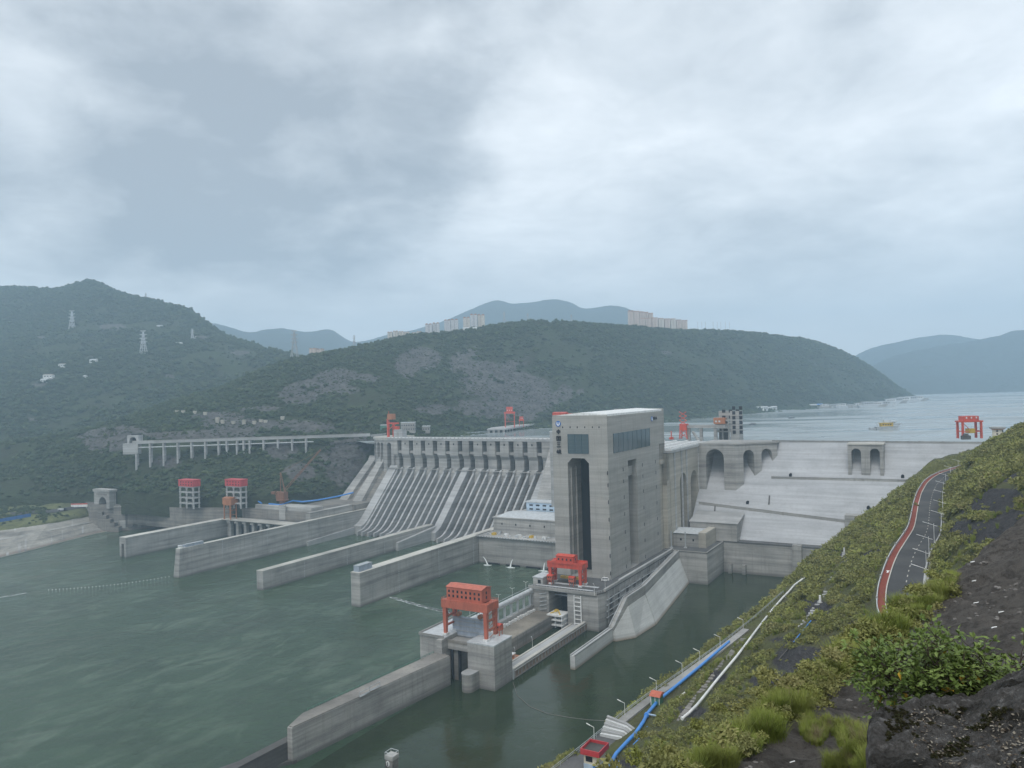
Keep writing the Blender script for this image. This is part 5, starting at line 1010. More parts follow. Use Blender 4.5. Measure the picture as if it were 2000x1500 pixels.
for k in range(8): f = .6 + k * .42; j = min(int(f), 3); p = rw_[j] * (1 - f + j) + rw_[j + 1] * (f - j); rwl.part('pier', MB().box(p[0] - 3, p[0] + 4, p[1] - 1, p[1] + 1.5, p[2] - 14, p[2] - 3.6), m_light if k % 3 else m_white)
pA = at(952, 843, 113); Yp = pA[1]; pf = Thing('intake_platform', 'concrete platform standing in the reservoir carrying red cranes', 'platform', tuple(pA), frame='abs')
x0, x1 = atY(951, 840, Yp)[0], atY(987, 840, Yp)[0]; x2 = atY(1046, 835, Yp + 170)[0]; zt = atY(951, 838, Yp)[2]
pf.part('deck', MB().prism([(x0, Yp, zt - 2.5), (x1, Yp, zt - 2.5), (x2, Yp + 170, zt - 2.5), (x2 - 26, Yp + 176, zt - 2.5), (x0 + 6, Yp + 60, zt - 2.5)], (0, 0, 2.5)), m_light)
for k in range(4): pf.part('pier', MB().box(x0 + 1 + k * (x1 - x0 - 6) / 3, x0 + 5 + k * (x1 - x0 - 6) / 3, Yp + .5, Yp + 8, 108, zt - 2.52), m_con)
for k in range(1, 12): f = k / 12; pf.part('pier', MB().box(x1 + (x2 - x1) * f - 3, x1 + (x2 - x1) * f - .6, Yp + 170 * f + 1, Yp + 170 * f + 6, 108, zt - 2.52), m_con)
def gworld(label, x0, x1, ybase, ybeam, ytop, Y, mat, hm, house, dep=12):
    p = atY(x0, ybase, Y); q = atY(x1, ybase, Y); zb = p[2]; zm = atY(x0, ybeam, Y)[2]; zt = zm + (atY(x0, ytop, Y)[2] - zm) * .25; t = Thing('gantry_crane', label, 'crane', tuple(p), 'gantry cranes', frame='abs'); l_ = (q[0] - p[0]) * .05
    for x in (p[0], q[0]):
        for y in (Y, Y + dep): t.part('leg', MB().hexa([(x - l_, y - l_, zb), (x + l_, y - l_, zb), (x + l_, y + l_, zb), (x - l_, y + l_, zb)], [(x - l_ * .9, y - l_, zm), (x + l_ * .9, y - l_, zm), (x + l_ * .9, y + l_, zm), (x - l_ * .9, y + l_, zm)]), mat)
        t.part('brace', MB().box(x - l_ * .5, x + l_ * .5, Y + l_, Y + dep - l_, zb + (zm - zb) * .42, zb + (zm - zb) * .42 + l_), mat)
    t.part('main_beam', MB().box(p[0] - l_ * 2, q[0] + l_ * 2, Y - l_ * 1.1, Y + dep + l_ * 1.1, zm + .02, zt), mat)
    f0, f1 = house; w_ = q[0] - p[0]; h = t.part('hoist_house', MB().box(p[0] + w_ * f0, p[0] + w_ * f1, Y - .5, Y + dep + .5, zt + .02, atY(x0, ytop, Y)[2]), hm)
    for k in range(3): t.part('window', MB().box(p[0] + w_ * (f0 + (f1 - f0) * (k + .35) / 3), p[0] + w_ * (f0 + (f1 - f0) * (k + .6) / 3), Y - .75, Y - .4, zt + 2.2, zt + 3.8), m_white, h)
    t.part('cross_brace', MB().bar((p[0], Y - .3, zb + (zm - zb) * .42), (q[0], Y - .3, zb + (zm - zb) * .42), l_ * .7).bar((p[0], Y - .2, zm), (p[0] + w_ * .45, Y - .2, zb + (zm - zb) * .45), l_ * .5), mat)
    return t
gworld('red gantry crane on the platform in the reservoir, taller of the pair', 987, 1005, 835.5, 808, 795, Yp + 45, m_red, m_red, (.15, .85))
gworld('short red crane on the platform in the reservoir, beside the taller one', 1014.5, 1023, 834.5, 822, 814, Yp + 85, m_red, m_red, (.05, .95))
gr = gworld('red gantry crane at the hillside end of the dam crest', 1881, 1917, 857, 825, 813, 770, m_red, m_red, (.08, .88), 9)
p = atY(1898, 842, 770); gr.part('trolley', MB().box(p[0] - 3, p[0] + 3, 769, 776, p[2] - 2, p[2] + 2.5), m_yellow); p = atY(1886, 857, 768); gr.part('winch_pile', MB().box(p[0] - 5, p[0] + 3, 764, 768, 120.1, 124).box(p[0] - 3, p[0] + 1, 764.5, 767.5, 124.02, 126), m_dark)
p = atY(1949, 857, 790); fl = Thing('flared_tower', 'cream round tower with a flared roof on the dam abutment', 'tower', (p[0], 790, p[2]), frame='abs'); zt = atY(1949, 834, 790)[2]; h = zt - p[2]
fl.part('wall', MB().tube([(p[0], 790, p[2] - 2), (p[0], 790, p[2] + h * .78)], [5.6, 4.8], 20), m_cream); fl.part('collar', MB().tube([(p[0], 790, p[2] + h * .78 + .02), (p[0], 790, p[2] + h * .88)], [5.2, 7], 20), m_rust); fl.part('roof', MB().tube([(p[0], 790, p[2] + h * .88 + .02), (p[0], 790, zt)], [7.2, 7.4], 20), m_con)
for r_ in range(3):
    for da in (-.62, .45): fl.part('window', MB().box(p[0] + 5 * math.sin(da) - .7, p[0] + 5 * math.sin(da) + .7, 790 - 5.2 * math.cos(da) - .2, 790 - 5 * math.cos(da) + .9, p[2] + 1.5 + r_ * 3, p[2] + 3 + r_ * 3), m_ink)
pa = atY(1959, 857, 800); pb = atY(1985, 852, 790); zt = atY(1959, 845, 800)[2]; b = MB().box(pa[0], pb[0], 798, 806, pa[2] - 3, zt); solo('low_building', MB().add([(x - pa[0], y - 798, z - pa[2]) for x, y, z in b.v], b.f), m_con, 'low grey building beside the cream flared tower', 'building', (pa[0], 798, pa[2]), frame='w')
# upstream lift head: frame tower, bridge and red cranes
def upU(px, py, U): return onU(px, py, U)
ut = Thing('frame_tower', 'open concrete frame tower behind the dam crest with an orange hoist box', 'tower', (-190, 905, 120)); UU = 900
a0, z0 = upU(1400, 863, UU); a1, zt = upU(1442, 803, UU); a2, zm = upU(1423, 823, UU)
for a in (a0, (a0 + a2) / 2, a2): 
    for u in (UU, UU + 14): ut.part('column', MB().box(a - .9, a + .9, u - .9, u + .9, 111, zm), m_con)
for k in range(4): ut.part('floor', MB().box(a0 - 1.2, a2 + 1.2, UU - 1.2, UU + 15, 121 + k * (zm - 121) / 4 + 5, 122.3 + k * (zm - 121) / 4 + 5), m_con)
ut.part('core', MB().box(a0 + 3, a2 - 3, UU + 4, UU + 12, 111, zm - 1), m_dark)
ut.part('lift_shaft', MB().box(a2 + 1.3, a1, UU + 2, UU + 20, 111, zt), m_con); ut.part('upper_room', MB().box(a0 + 1, a2 + 1.25, UU + 8, UU + 20, zm + .8, zt), m_con)
for r_ in range(2):
    for k in range(3): ut.part('window', MB().box(a0 + 5 + k * 8, a0 + 9 + k * 8, UU + 7.7, UU + 8.1, zm + 3 + r_ * 7, zm + 6.5 + r_ * 7), m_ink)
for r_ in range(6):
    for k in range(2): ut.part('window', MB().box(a2 + 4 + k * 8, a2 + 7.5 + k * 8, UU + 1.7, UU + 2.1, 124 + r_ * 5.6, 128 + r_ * 5.6), m_ink)
ob = Thing('hoist_house', 'orange hoist box on the beam bridge beside the frame tower', 'hoist house', (a0, UU, zm)); aa, zz = upU(1394, 828, 897); ab_, zz2 = upU(1416, 816, 897); ob.part('box', MB().box(aa, ab_, 896, 905, zz, zz2), m_rust); ob.part('window', MB().box(aa + 2, aa + 4, 895.8, 896, zz + 2, zz + 4).box(aa + 6, aa + 8, 895.8, 896, zz + 2, zz + 4), m_pale)
bg = Thing('beam_bridge', 'concrete beam bridge on columns above the lift channel', 'bridge', (-225, 885, 120)); q0, zq = upU(1340, 831, 880); bg.part('beam', MB().box(q0, a2 + 1, 880, 895, zq - 3, zq), m_con)
for px in (1345, 1369, 1397): a, _ = upU(px, 850, 881); bg.part('column', MB().box(a - 1.6, a + 1.6, 881, 884, 111, zq - 3.02), m_con)
r0, z_a = upU(1353, 843, 872); r1, z_b = upU(1366, 863, 868); bg.part('ramp', MB().bar((r0, 872, z_a), (r1, 868, z_b), 3.4, 1.2), m_con)
t = Thing('mobile_crane', 'red lattice tower crane standing by the beam bridge', 'crane', (-250, 875, 120)); a, zt = upU(1334, 829, 878); b = MB()
for da in (-4.5, 4.5):
    for du in (0, 8): b.bar((a + da, 878 + du, 119), (a + da * .7, 878 + du, zt), 1.1)
for k in range(6): b.bar((a - 4.4, 878, 121 + k * 5), (a + 4.2, 878, 126 + k * 5), .7).bar((a + 4.4, 878, 121 + k * 5), (a - 4.2, 878, 126 + k * 5), .7)
t.part('mast', b, m_red); t.part('cab', MB().box(a - 4, a + 4, 877, 886, zt - 7, zt + .5), m_red)
t = Thing('bollard_hoist', 'slim red hoist post on the pale lift deck', 'post', (-268, 868, 120)); a, zt = upU(1311, 842, 868); t.part('post', MB().bar((a, 868, 119.4), (a, 868, zt), 1.0), m_red); t.part('base', MB().box(a - 2, a + 2, 866, 870, 119.42, 122), m_red)
for k, (x0, x1, yt, UUx, lb) in enumerate(((1079, 1103, 805, 800, 'red hoist house showing above the tower roof, at its left edge'), (1105, 1127, 808, 812, 'red hoist house showing above the tower roof, second from its left edge'), (1213, 1235, 800, 830, 'red hoist house peeping over the middle of the tower\'s white roof'))):
    a0, _ = onU(x0, 810, UUx); a1, zt = onU(x1, yt, UUx); t = Thing('gantry_crane', lb, 'crane', ((a0 + a1) / 2, UUx, 119.4), 'gantry cranes'); t.part('hoist_house', MB().box(a0, a1, UUx, UUx + 9, zt - 7, zt - .6), m_red); t.part('roof', MB().profA([(UUx - .4, zt - .58), (UUx + 4.5, zt + .2), (UUx + 9.4, zt - .58)], a0 - .4, a1 + .4), m_red)
    for a in (a0 + 1, a1 - 1):
        for u in (UUx + 1, UUx + 8): t.part('leg', MB().box(a - 1, a + 1, u - 1, u + 1, 119.42, zt - 7.02), m_red)
a, z = onU(1074, 858, 800); t = Thing('lift_shaft', 'pale slender shaft beside the tower\'s spillway edge', 'shaft', (a, 700, 60)); aa, zt = onU(1072.5, 844, 705); ab_, _ = onU(1076.5, 844, 705); t.part('shaft', MB().box(aa, ab_ + 2, 706, 712, 60, zt), m_light); t.part('cap', MB().box(aa - .4, ab_ + 2, 705.6, 712.4, zt + .02, zt + .9), m_pale)
# ------------------------------------------------------------------ high rises on the ridge, pylons, farm houses, boats
def facade(name, c):
    t = NT(name); b = t.n('ShaderNodeTexBrick'); b.offset = 0; v = t.n('ShaderNodeSeparateXYZ'); t.l(t.pos(obj=True), v.inputs[0]); cc = t.n('ShaderNodeCombineXYZ'); t.l(t.math('ADD', v.outputs[0], v.outputs[1]), cc.inputs[0]); t.l(v.outputs[2], cc.inputs[1]); t.l(cc.outputs[0], b.inputs['Vector'])
    for k, x in (('Scale', 1), ('Brick Width', 3.6), ('Row Height', 3.1), ('Mortar Size', .75), ('Mortar Smooth', .1)): b.inputs[k].default_value = x
    b.inputs['Color1'].default_value = (.20, .20, .21, 1); b.inputs['Color2'].default_value = (.30, .285, .27, 1); b.inputs['Mortar'].default_value = (*c, 1); return t.col(b.outputs['Color'], .7, .3)
mf = [facade('facade_beige', (.78, .72, .64)), facade('facade_grey', (.72, .72, .74)), facade('facade_pinkish', (.76, .64, .57))]
def highrise(label, x0, x1, yt, yb, Y, m, group, cap=True):
    p = atY(x0, yb, Y); q = atY(x1, yb, Y); zt = atY(x0, yt, Y)[2]; w_ = q[0] - p[0]; h = zt - p[2]; t = Thing('apartment_tower', label, 'apartment tower', tuple(p), group, frame='abs'); X, Yb, zb = p[0], p[1], p[2] - 25
    t.part('wing', MB().box(X, X + w_ * .42, Yb, Yb + 16, zb, zt - h * .07), m); t.part('wing', MB().box(X + w_ * .58, X + w_, Yb, Yb + 16, zb, zt - h * .07), m); t.part('core', MB().box(X + w_ * .421, X + w_ * .579, Yb + 3, Yb + 14, zb, zt - h * .03), m)
    for a_, b_ in ((-.01, .43), (.57, 1.01)): t.part('roof', MB().profU([(X + w_ * a_, 0), (X + w_ * b_, 0), (X + w_ * (b_ * .7 + a_ * .3), h * .05), (X + w_ * (b_ * .3 + a_ * .7), h * .05)], Yb - .5, Yb + 16.5) if False else MB().prism([(X + w_ * a_, Yb - .5, zt - h * .07 + .02), (X + w_ * b_, Yb - .5, zt - h * .07 + .02), (X + w_ * (b_ * .75 + a_ * .25), Yb - .5, zt), (X + w_ * (b_ * .25 + a_ * .75), Yb - .5, zt)], (0, 17, 0)), m_rust if cap else m_con)
    return t
HR = [(757, 766, 648, 662, 2150, 0), (768, 777, 646, 660, 2150, 0), (779, 788, 647, 659, 2150, 0), (789, 799, 648, 658, 2170, 0), (805, 813, 649, 658, 2170, 0), (814, 823, 647, 657, 2170, 0), (831, 844, 632, 652, 2180, 1), (845, 858, 630, 650, 2190, 1), (868, 880, 624, 648, 2200, 1), (881, 895, 623, 647, 2200, 1), (905, 918, 619, 645, 2230, 0), (919, 932, 613, 643, 2230, 1), (933, 947, 614, 641, 2240, 0),
      (1228, 1238, 606, 634, 2450, 2), (1239, 1249, 607, 634, 2450, 2), (1250, 1258, 608, 634, 2450, 2), (1259, 1267, 609, 634, 2460, 2), (1268, 1276, 611, 634, 2460, 2), (1251, 1260, 621, 636, 2400, 2), (1261, 1270, 621, 637, 2405, 2), (1275, 1285, 620, 638, 2410, 2), (1287, 1297, 621, 639, 2415, 0), (1299, 1309, 622, 640, 2420, 2), (1311, 1320, 622, 641, 2425, 0), (1322, 1331, 624, 642, 2430, 2), (1333, 1343, 625, 643, 2440, 2)]
HW_ = ['beige tower block at the far low end of the ridge row, nearest the valley', 'beige tower block second from the valley end of the ridge row', 'beige tower block third from the valley end of the ridge row', 'beige tower block fourth from the valley end of the ridge row', 'low beige block alone behind the trees, before the grey pair', 'low beige block beside the first grey pair', 'grey tower of the first standalone pair on the ridge, its left half', 'grey tower of the first standalone pair on the ridge, its right half', 'grey tower of the second standalone pair on the ridge, its left half', 'grey tower of the second standalone pair on the ridge, its right half', 'beige tower left in the trio under the bluish peak', 'grey tower in the middle of the trio under the bluish peak', 'beige tower right in the trio under the bluish peak',
       'tallest pinkish tower at the start of the long ridge row', 'second tall pinkish tower of the long ridge row', 'third tall pinkish tower of the long ridge row', 'fourth tall pinkish tower of the long ridge row', 'last tall pinkish tower before the lower row begins', 'lower pinkish block in front of the tall towers, first one', 'lower pinkish block in front of the tall towers, second one', 'lower pinkish block just past the tall towers', 'lower beige block, second past the tall towers', 'lower pinkish block, third past the tall towers', 'lower beige block, fourth past the tall towers', 'lower pinkish block, next to last of the long row', 'last lower pinkish block, ending the long row by the bare ground']
for a, l in zip(HR, HW_): highrise(l, a[0], a[1], a[2], a[3], a[4], mf[a[5]], 'apartment towers on the ridge')
highrise('short pinkish block beside the dark pylon on the low ridge', 604, 617, 680, 694, 1900, mf[2], 'apartment blocks by the pylon'); highrise('short pinkish block on the low ridge, the one farther from the dark pylon', 618, 631, 681, 694, 1905, mf[2], 'apartment blocks by the pylon')
def pylon(label, px, yt, yb, Y, mat, arms=4, th=1.0):
    p = atY(px, yb, Y); h = atY(px, yt, Y)[2] - p[2]; w_ = h * .11; t = Thing('pylon', label, 'pylon', tuple(p), 'power pylons', frame='abs'); X, Yb, zb = p; b = MB()
    lv = [0, .25, .45, .6, .72, .84, .94]; wd = lambda f: w_ * (1 - f) ** 1.25 + h * .012
    for k in range(len(lv) - 1):
        f, g = lv[k], lv[k + 1]; c0 = [(X + s * wd(f), Yb + q * wd(f), zb + h * f) for s, q in ((-1, -1), (1, -1), (1, 1), (-1, 1))]; c1 = [(X + s * wd(g), Yb + q * wd(g), zb + h * g) for s, q in ((-1, -1), (1, -1), (1, 1), (-1, 1))]
        for i in range(4): b.bar(c0[i], c1[i], th); b.bar(c0[i], c1[(i + 1) % 4], th * .6); b.bar(c0[(i + 1) % 4], c1[i], th * .6)
    t.part('tower', b, mat)
    for k in range(arms):
        z = zb + h * (.98 - k * .14); L = h * (.11 if k == 0 else .15 - .012 * abs(k - 2)); t.part('cross_arm', MB().bar((X - L, Yb, z), (X + L, Yb, z), th * 1.3).bar((X - L, Yb, z), (X, Yb, z - h * .045), th).bar((X + L, Yb, z), (X, Yb, z - h * .045), th), mat)
pylon('dark lattice pylon standing on the low ridge beside the pinkish blocks', 575.5, 645, 697, 1680, m_steel, 4, .9); pylon('pale pylon on the high mountain, farthest uphill', 141, 606, 650, 2500, m_pale, 4, 1.1); pylon('pale pylon low on the mountain above the white farm houses', 280.5, 645, 696, 2200, m_pale, 4, 1.1)
pylon('small pylon on the mountain flank near the pale clearing', 376, 642, 668, 2400, m_pale, 3, .9); pylon('small thin mast pylon on the skyline right of the mountain peak', 285, 572, 588, 2950, m_steel, 2, .8); pylon('small pylon on the ridge right of the grey apartment trio', 985, 609, 628, 2050, m_steel, 3, .8); pylon('small pylon on the ridge under the bluish peak\'s right slope', 1031, 612, 626, 2080, m_steel, 3, .8); pylon('little pylon on the ridge farther right under the far peaks', 1116, 614, 628, 2120, m_steel, 3, .7); pylon('tiny pylon on the skyline before the pinkish towers', 692, 655, 674, 1900, m_steel, 3, .6)
for k, px in enumerate((1363, 1371, 1378, 1393, 1401, 1408, 1417, 1425)): p = atY(px, 641, 2520); b = MB().bar((0, 0, -6), (0, 0, 21), .7).bar((-2, 0, 17), (2, 0, 17), .5); solo('mast', b, m_steel, 'thin grey mast on the skyline beyond the long row of towers', 'mast', tuple(p), 'thin masts on the skyline', frame='w')
def farm(label, px, py, w_, h_, m, roof, bv=None):
    p = hit(px, py, bv or bvL)
    if p is None: return
    t = Thing('farm_house', label, 'house', tuple(p), 'houses on the hills', frame='abs'); t.part('wall', MB().box(p.x - w_, p.x + w_, p.y - 5, p.y + 6, p.z - 4, p.z + h_), m); t.part('roof', MB().prism([(p.x - w_ - .6, p.y - 5.8, p.z + h_ + .02), (p.x - w_ - .6, p.y + 6.8, p.z + h_ + .02), (p.x - w_ - .6, p.y + .5, p.z + h_ + 2.6)], (2 * w_ + 1.2, 0, 0)), roof)
    for k in range(3): t.part('window', MB().box(p.x - w_ * .7 + k * w_ * .6, p.x - w_ * .7 + k * w_ * .6 + w_ * .3, p.y - 5.2, p.y - 4.9, p.z + h_ * .4, p.z + h_ * .7), m_ink)
for a in ((95, 738, 12, 7, m_white, m_con), (88, 746, 9, 6, m_white, m_pale), (122, 717, 8, 7, m_white, m_con), (183, 708, 9, 7, m_white, m_pale), (165, 738, 5, 4, m_white, m_pale), (350, 673, 8, 5, m_white, m_pale), (384, 648, 5, 4, m_white, m_pale), (382, 660, 4, 3, m_white, m_con), (312, 638, 8, 3, m_pale, m_pale)):
    farm({95: 'wide white house with a grey roof in the brown clearing', 88: 'white house just below the wide white one', 122: 'white gabled house on the mountain above the brown clearing', 183: 'long white house on the mountain, uphill of the clearing', 165: 'tiny white hut right of the brown clearing', 350: 'white roofed houses cluster below the small pylon', 384: 'tiny white hut near the mountain\'s right shoulder', 382: 'tiny pale hut below the right shoulder of the mountain', 312: 'long low pale shed on the upper mountain'}[a[0]], a[0], a[1], a[2], a[3], a[4], a[5])
farm('house with an orange red roof on the dark wooded spur', 106, 843, 10, 3, m_white, m_orange, bvM); farm('long pale house on the ridge below the apartment trio', 918, 645, 18, 5, m_white, m_pale, bvM)
# boats
def boat(name, label, px, py, L, mat, deck, cab, group, ang=0.0, bow=1):
    p = at(px, py, 111); t = Thing(name, label, 'boat', tuple(p), group, frame='w', rz=ang); B = L * .26; H = L * .11
    pl = [(-L / 2, -B / 2), (L * .3, -B / 2), (L / 2, 0), (L * .3, B / 2), (-L / 2, B / 2)]
    t.part('hull', MB().hexa([(-L * .46, -B * .4, -.6), (L * .34, -B * .3, -.6), (L * .34, B * .3, -.6), (-L * .46, B * .4, -.6)], [(-L / 2, -B / 2, H), (L / 2, -B * .28, H * 1.25), (L / 2, B * .28, H * 1.25), (-L / 2, B / 2, H)]), mat)
    c = t.part('cabin', MB().box(-L * .28, L * .2, -B * .36, B * .36, H + .02, H + L * .13), cab); t.part('roof', MB().box(-L * .32, L * .22, -B * .42, B * .42, H + L * .13 + .02, H + L * .15), deck, c)
    for k in range(4): t.part('window', MB().box(-L * .23 + k * L * .1, -L * .17 + k * L * .1, -B * .36 - .06, -B * .36 + .1, H + L * .05, H + L * .1), m_ink, c)
    return t
b1 = boat('work_boat', 'yellow work boat with an upper wheelhouse on the reservoir', 1733, 838, 36, m_steel, m_yellow, m_yellow, 'boats on the reservoir'); b1.part('wheelhouse', MB().box(-5, 5, -3, 3, 9.5, 13.5), m_pale); b1.part('mast', MB().bar((0, 0, 13.5), (0, 0, 18), .4).bar((-14, 0, 4), (-17, 0, 10), .5), m_steel); b1.part('bow_ramp', MB().box(-26, -18, -3.4, 3.4, .2, 2.6), m_steel)
boat('barge', 'grey white barge lying behind the yellow work boat', 1742, 832, 30, m_steel, m_white, m_pale, 'boats on the reservoir', .1)
boat('small_boat', 'tiny dark boat alone on the open reservoir', 1470, 829, 12, m_ink, m_steel, m_steel, 'boats on the reservoir'); boat('small_boat', 'tiny dark boat near the hill shore of the reservoir', 1546, 817, 14, m_ink, m_steel, m_steel, 'boats on the reservoir')
BX = [(1612, 797, 44), (1628, 796.5, 40), (1645, 796.5, 46), (1662, 796, 36), (1680, 795.5, 48), (1697, 795.5, 60), (1714, 795, 56), (1730, 794.5, 60), (1741, 788.5, 60), (1754, 787.5, 66), (1768, 786, 70), (1782, 784.5, 72), (1795, 783, 66)]
for k, (x, y, L) in enumerate(BX): boat('moored_boat', 'pale boat moored in the line along the far hill shore', x, y, L * 1.05, m_pale if k % 3 else m_con, m_pale, m_pale if k % 2 else m_white, 'boats moored along the far shore', random.uniform(-.2, .2))
for k, (x, y) in enumerate(((1484, 800), (1492, 799.5), (1502, 799.5), (1510, 799), (1600, 794), (1588, 795))): farm(('white house at the waterside under the hill, first of the cluster', 'pale house at the waterside, second of the cluster', 'white house at the waterside, third of the cluster', 'pale house ending the waterside cluster', 'blue roofed shed by the moored boats', 'small pale shed by the moored boats')[k], x, y, 10, 6, m_white if k % 2 == 0 else m_pale, m_pale if k != 4 else m_blue, bvM)
# floating boom near the lock, foam, number pile
fp = [onZ(x, y, .1) for x, y in ((765, 1167), (785, 1173), (810, 1180), (835, 1187), (862, 1193), (885, 1197))]; fb = MB()
for i in range(len(fp) - 1):
    for k in range(11):
        f = k / 11; a = fp[i][0] + (fp[i + 1][0] - fp[i][0]) * f + random.uniform(-.5, .5); u = fp[i][1] + (fp[i + 1][1] - fp[i][1]) * f; n = 7; r_ = random.uniform(.9, 2.0); fb.prism([(a + math.cos(6.283 * j / n) * r_ * random.uniform(.7, 1.3) * 1.5, u + math.sin(6.283 * j / n) * r_ * random.uniform(.7, 1.3), .05) for j in range(n)], (0, 0, .22))
solo('foam', MB().add([(x - fp[0][0], y - fp[0][1], z) for x, y, z in fb.v], fb.f), m_foam, 'line of white foam breaking along a submerged sill by the lock', 'foam', (fp[0][0], fp[0][1], 0), kind='stuff')
bo = Thing('float_boom', 'dark curved floating boom line across the calm basin', 'boom', (*onZ(1003, 1356, 0), 0)); bo.part('line', MB().tube([(*onZ(x, y, .15), .15) for x, y in ((1002, 1333), (1010, 1358), (1035, 1380), (1070, 1394), (1110, 1401), (1150, 1406), (1188, 1408))], .17, 6), m_con)
A, U = onZ(766, 1500, 0); t = Thing('mooring_pile', 'square weathered mooring pile marked with a black 1 on white', 'pile', (A, U, 0)); zt = onU(766, 1473, U)[1]; 
r = ray(766, 1473); hh = 178 + (r[2]) * (math.hypot(A, U) / math.hypot(r[0], r[1])); U += 4
zt = 12.3; A, U = onZ(765, 1470, zt); t.base = (A, U, 0); t.o.location = dam(A, U, 0)
t.part('shaft', MB().box(A - 2.1, A + 2.1, U - 2.1, U + 2.1, -3, zt - 2.6), m_old); t.part('cap', MB().box(A - 2.35, A + 2.35, U - 2.35, U + 2.35, zt - 2.58, zt - .7), m_con)
rl = MB()
for s in ((-1, -1), (1, -1), (1, 1), (-1, 1)): rl.bar((A + s[0] * 2.2, U + s[1] * 2.2, zt - .7), (A + s[0] * 2.2, U + s[1] * 2.2, zt + .6), .14)
for (a_, b_) in (((-1, -1), (1, -1)), ((1, -1), (1, 1)), ((1, 1), (-1, 1)), ((-1, 1), (-1, -1))): rl.bar((A + a_[0] * 2.2, U + a_[1] * 2.2, zt + .6), (A + b_[0] * 2.2, U + b_[1] * 2.2, zt + .6), .2)
t.part('railing', rl, m_pale); n = 20; ds = t.part('number_disc', MB().prism([(A - .6 + 1.05 * math.cos(6.283 * k / n), U - 2.36, zt - 4.3 + 1.25 * math.sin(6.283 * k / n)) for k in range(n)], (0, .24, 0)), m_white)
t.part('number', MB().box(A - .75, A - .42, U - 2.5, U - 2.37, zt - 5.0, zt - 3.6).box(A - 1.0, A - .2, U - 2.5, U - 2.37, zt - 5.15, zt - 5.01), m_ink, ds)
for s in (-2.0, 2.2): t.part('fender', MB().box(A + s, A + s + .6, U - 2.6, U - 2.12, -2, zt - 4), m_dark)

for k in range(34):
    f = k / 33; p = at(95 + 235 * f, 1152 - 26 * f + 4 * math.sin(f * 3.1), .3); b = MB().tube([(0, 0, -.3), (0, 0, .35)], [.42, .3], 8); solo('buoy', b, m_white, 'small white buoy in the dotted line across the river to the hut tipped wall', 'buoy', tuple(p), 'line of buoys in the river', frame='w')
fp = [onZ(x, y, .1) for x, y in ((-20, 1170), (10, 1165), (30, 1162), (52, 1158))]; fb = MB()
for i in range(3):
    for k in range(12):
        f = k / 12; a = fp[i][0] + (fp[i + 1][0] - fp[i][0]) * f; u = fp[i][1] + (fp[i + 1][1] - fp[i][1]) * f; n = 7; r_ = random.uniform(.6, 1.6) * (1 - i * .2); fb.prism([(a + math.cos(6.283 * j / n) * r_ * 1.6, u + math.sin(6.283 * j / n) * r_, .05) for j in range(n)], (0, 0, .2))
solo('foam', MB().add([(x - fp[0][0], y - fp[0][1], z) for x, y, z in fb.v], fb.f), m_foam, 'short white foam streak on the river at the end of the buoy line', 'foam', (fp[0][0], fp[0][1], 0), kind='stuff')
# ------------------------------------------------------------------ road on the hillside
Ur = US[(US >= 196) & (US <= 820)]; il = lambda u: np.interp(u, US, frl); ir = lambda u: np.interp(u, US, frr)
def ribbon(offA, offB, z0, z1, us=Ur):
    n = len(us); V = []
    for u in us:
        a, b = offA(u), offB(u); V += [dam(a, u, z0), dam(b, u, z0), dam(b, u, z1), dam(a, u, z1)]
    Fq = []
    for i in range(n - 1):
        for j in range(4): Fq.append((i * 4 + j, i * 4 + (j + 1) % 4, i * 4 + 4 + (j + 1) % 4, i * 4 + 4 + j))
    Fq += [(3, 2, 1, 0), tuple(4 * (n - 1) + k for k in range(4))]
    return MB().add(V, Fq)
solo('road', ribbon(lambda u: il(u) + 2.37, lambda u: ir(u) + .3, 119.3, 120.0), m_asphalt, kind='structure', frame='w')
solo('pavement', ribbon(lambda u: il(u) + .3, lambda u: il(u) + 2.05, 119.3, 120.16), m_brick, kind='structure', frame='w')
solo('kerb', ribbon(lambda u: il(u) + 2.06, lambda u: il(u) + 2.36, 119.3, 120.2), m_top, kind='structure', frame='w')
def along(name, label, cat, u0):
    t = Thing(name, label, cat, tuple(dam(il(u0), u0, 120)), frame='abs'); return t
par = along('parapet_wall', 'low white parapet wall along the red footpath on the valley edge', 'parapet', 230); par.part('wall', ribbon(lambda u: il(u) - .0, lambda u: il(u) + .22, 118.6, 120.85), m_pale)
ps = MB()
for u in np.arange(200, 700, 26): ps.box(0, 0, 0, 0, 0, 0) if False else ps.bar(dam(il(u) + .12, u, 120.4), dam(il(u) + .12, u, 121.35), .42)
par.part('pillar', ps, m_light)
bar_ = along('roadside_wall', 'pale roadside drain wall on the uphill edge of the road', 'wall', 260); bar_.part('wall', ribbon(lambda u: ir(u) + .35, lambda u: ir(u) + .8, 119.2, 120.7), m_light); bar_.part('gutter', ribbon(lambda u: ir(u) + 1.0, lambda u: ir(u) + 1.7, 119.0, 119.75), m_con)
dm = MB()
for u in np.arange(222, 600, 7.2): c0, c1 = (il(u) + 2.9 + ir(u)) / 2, (il(u + 2.6) + 2.9 + ir(u + 2.6)) / 2; dm.hexa([dam(c0 - .13, u, 119.99), dam(c0 + .13, u, 119.99), dam(c1 + .13, u + 2.6, 119.99), dam(c1 - .13, u + 2.6, 119.99)], [dam(c0 - .13, u, 120.006), dam(c0 + .13, u, 120.006), dam(c1 + .13, u + 2.6, 120.006), dam(c1 - .13, u + 2.6, 120.006)])
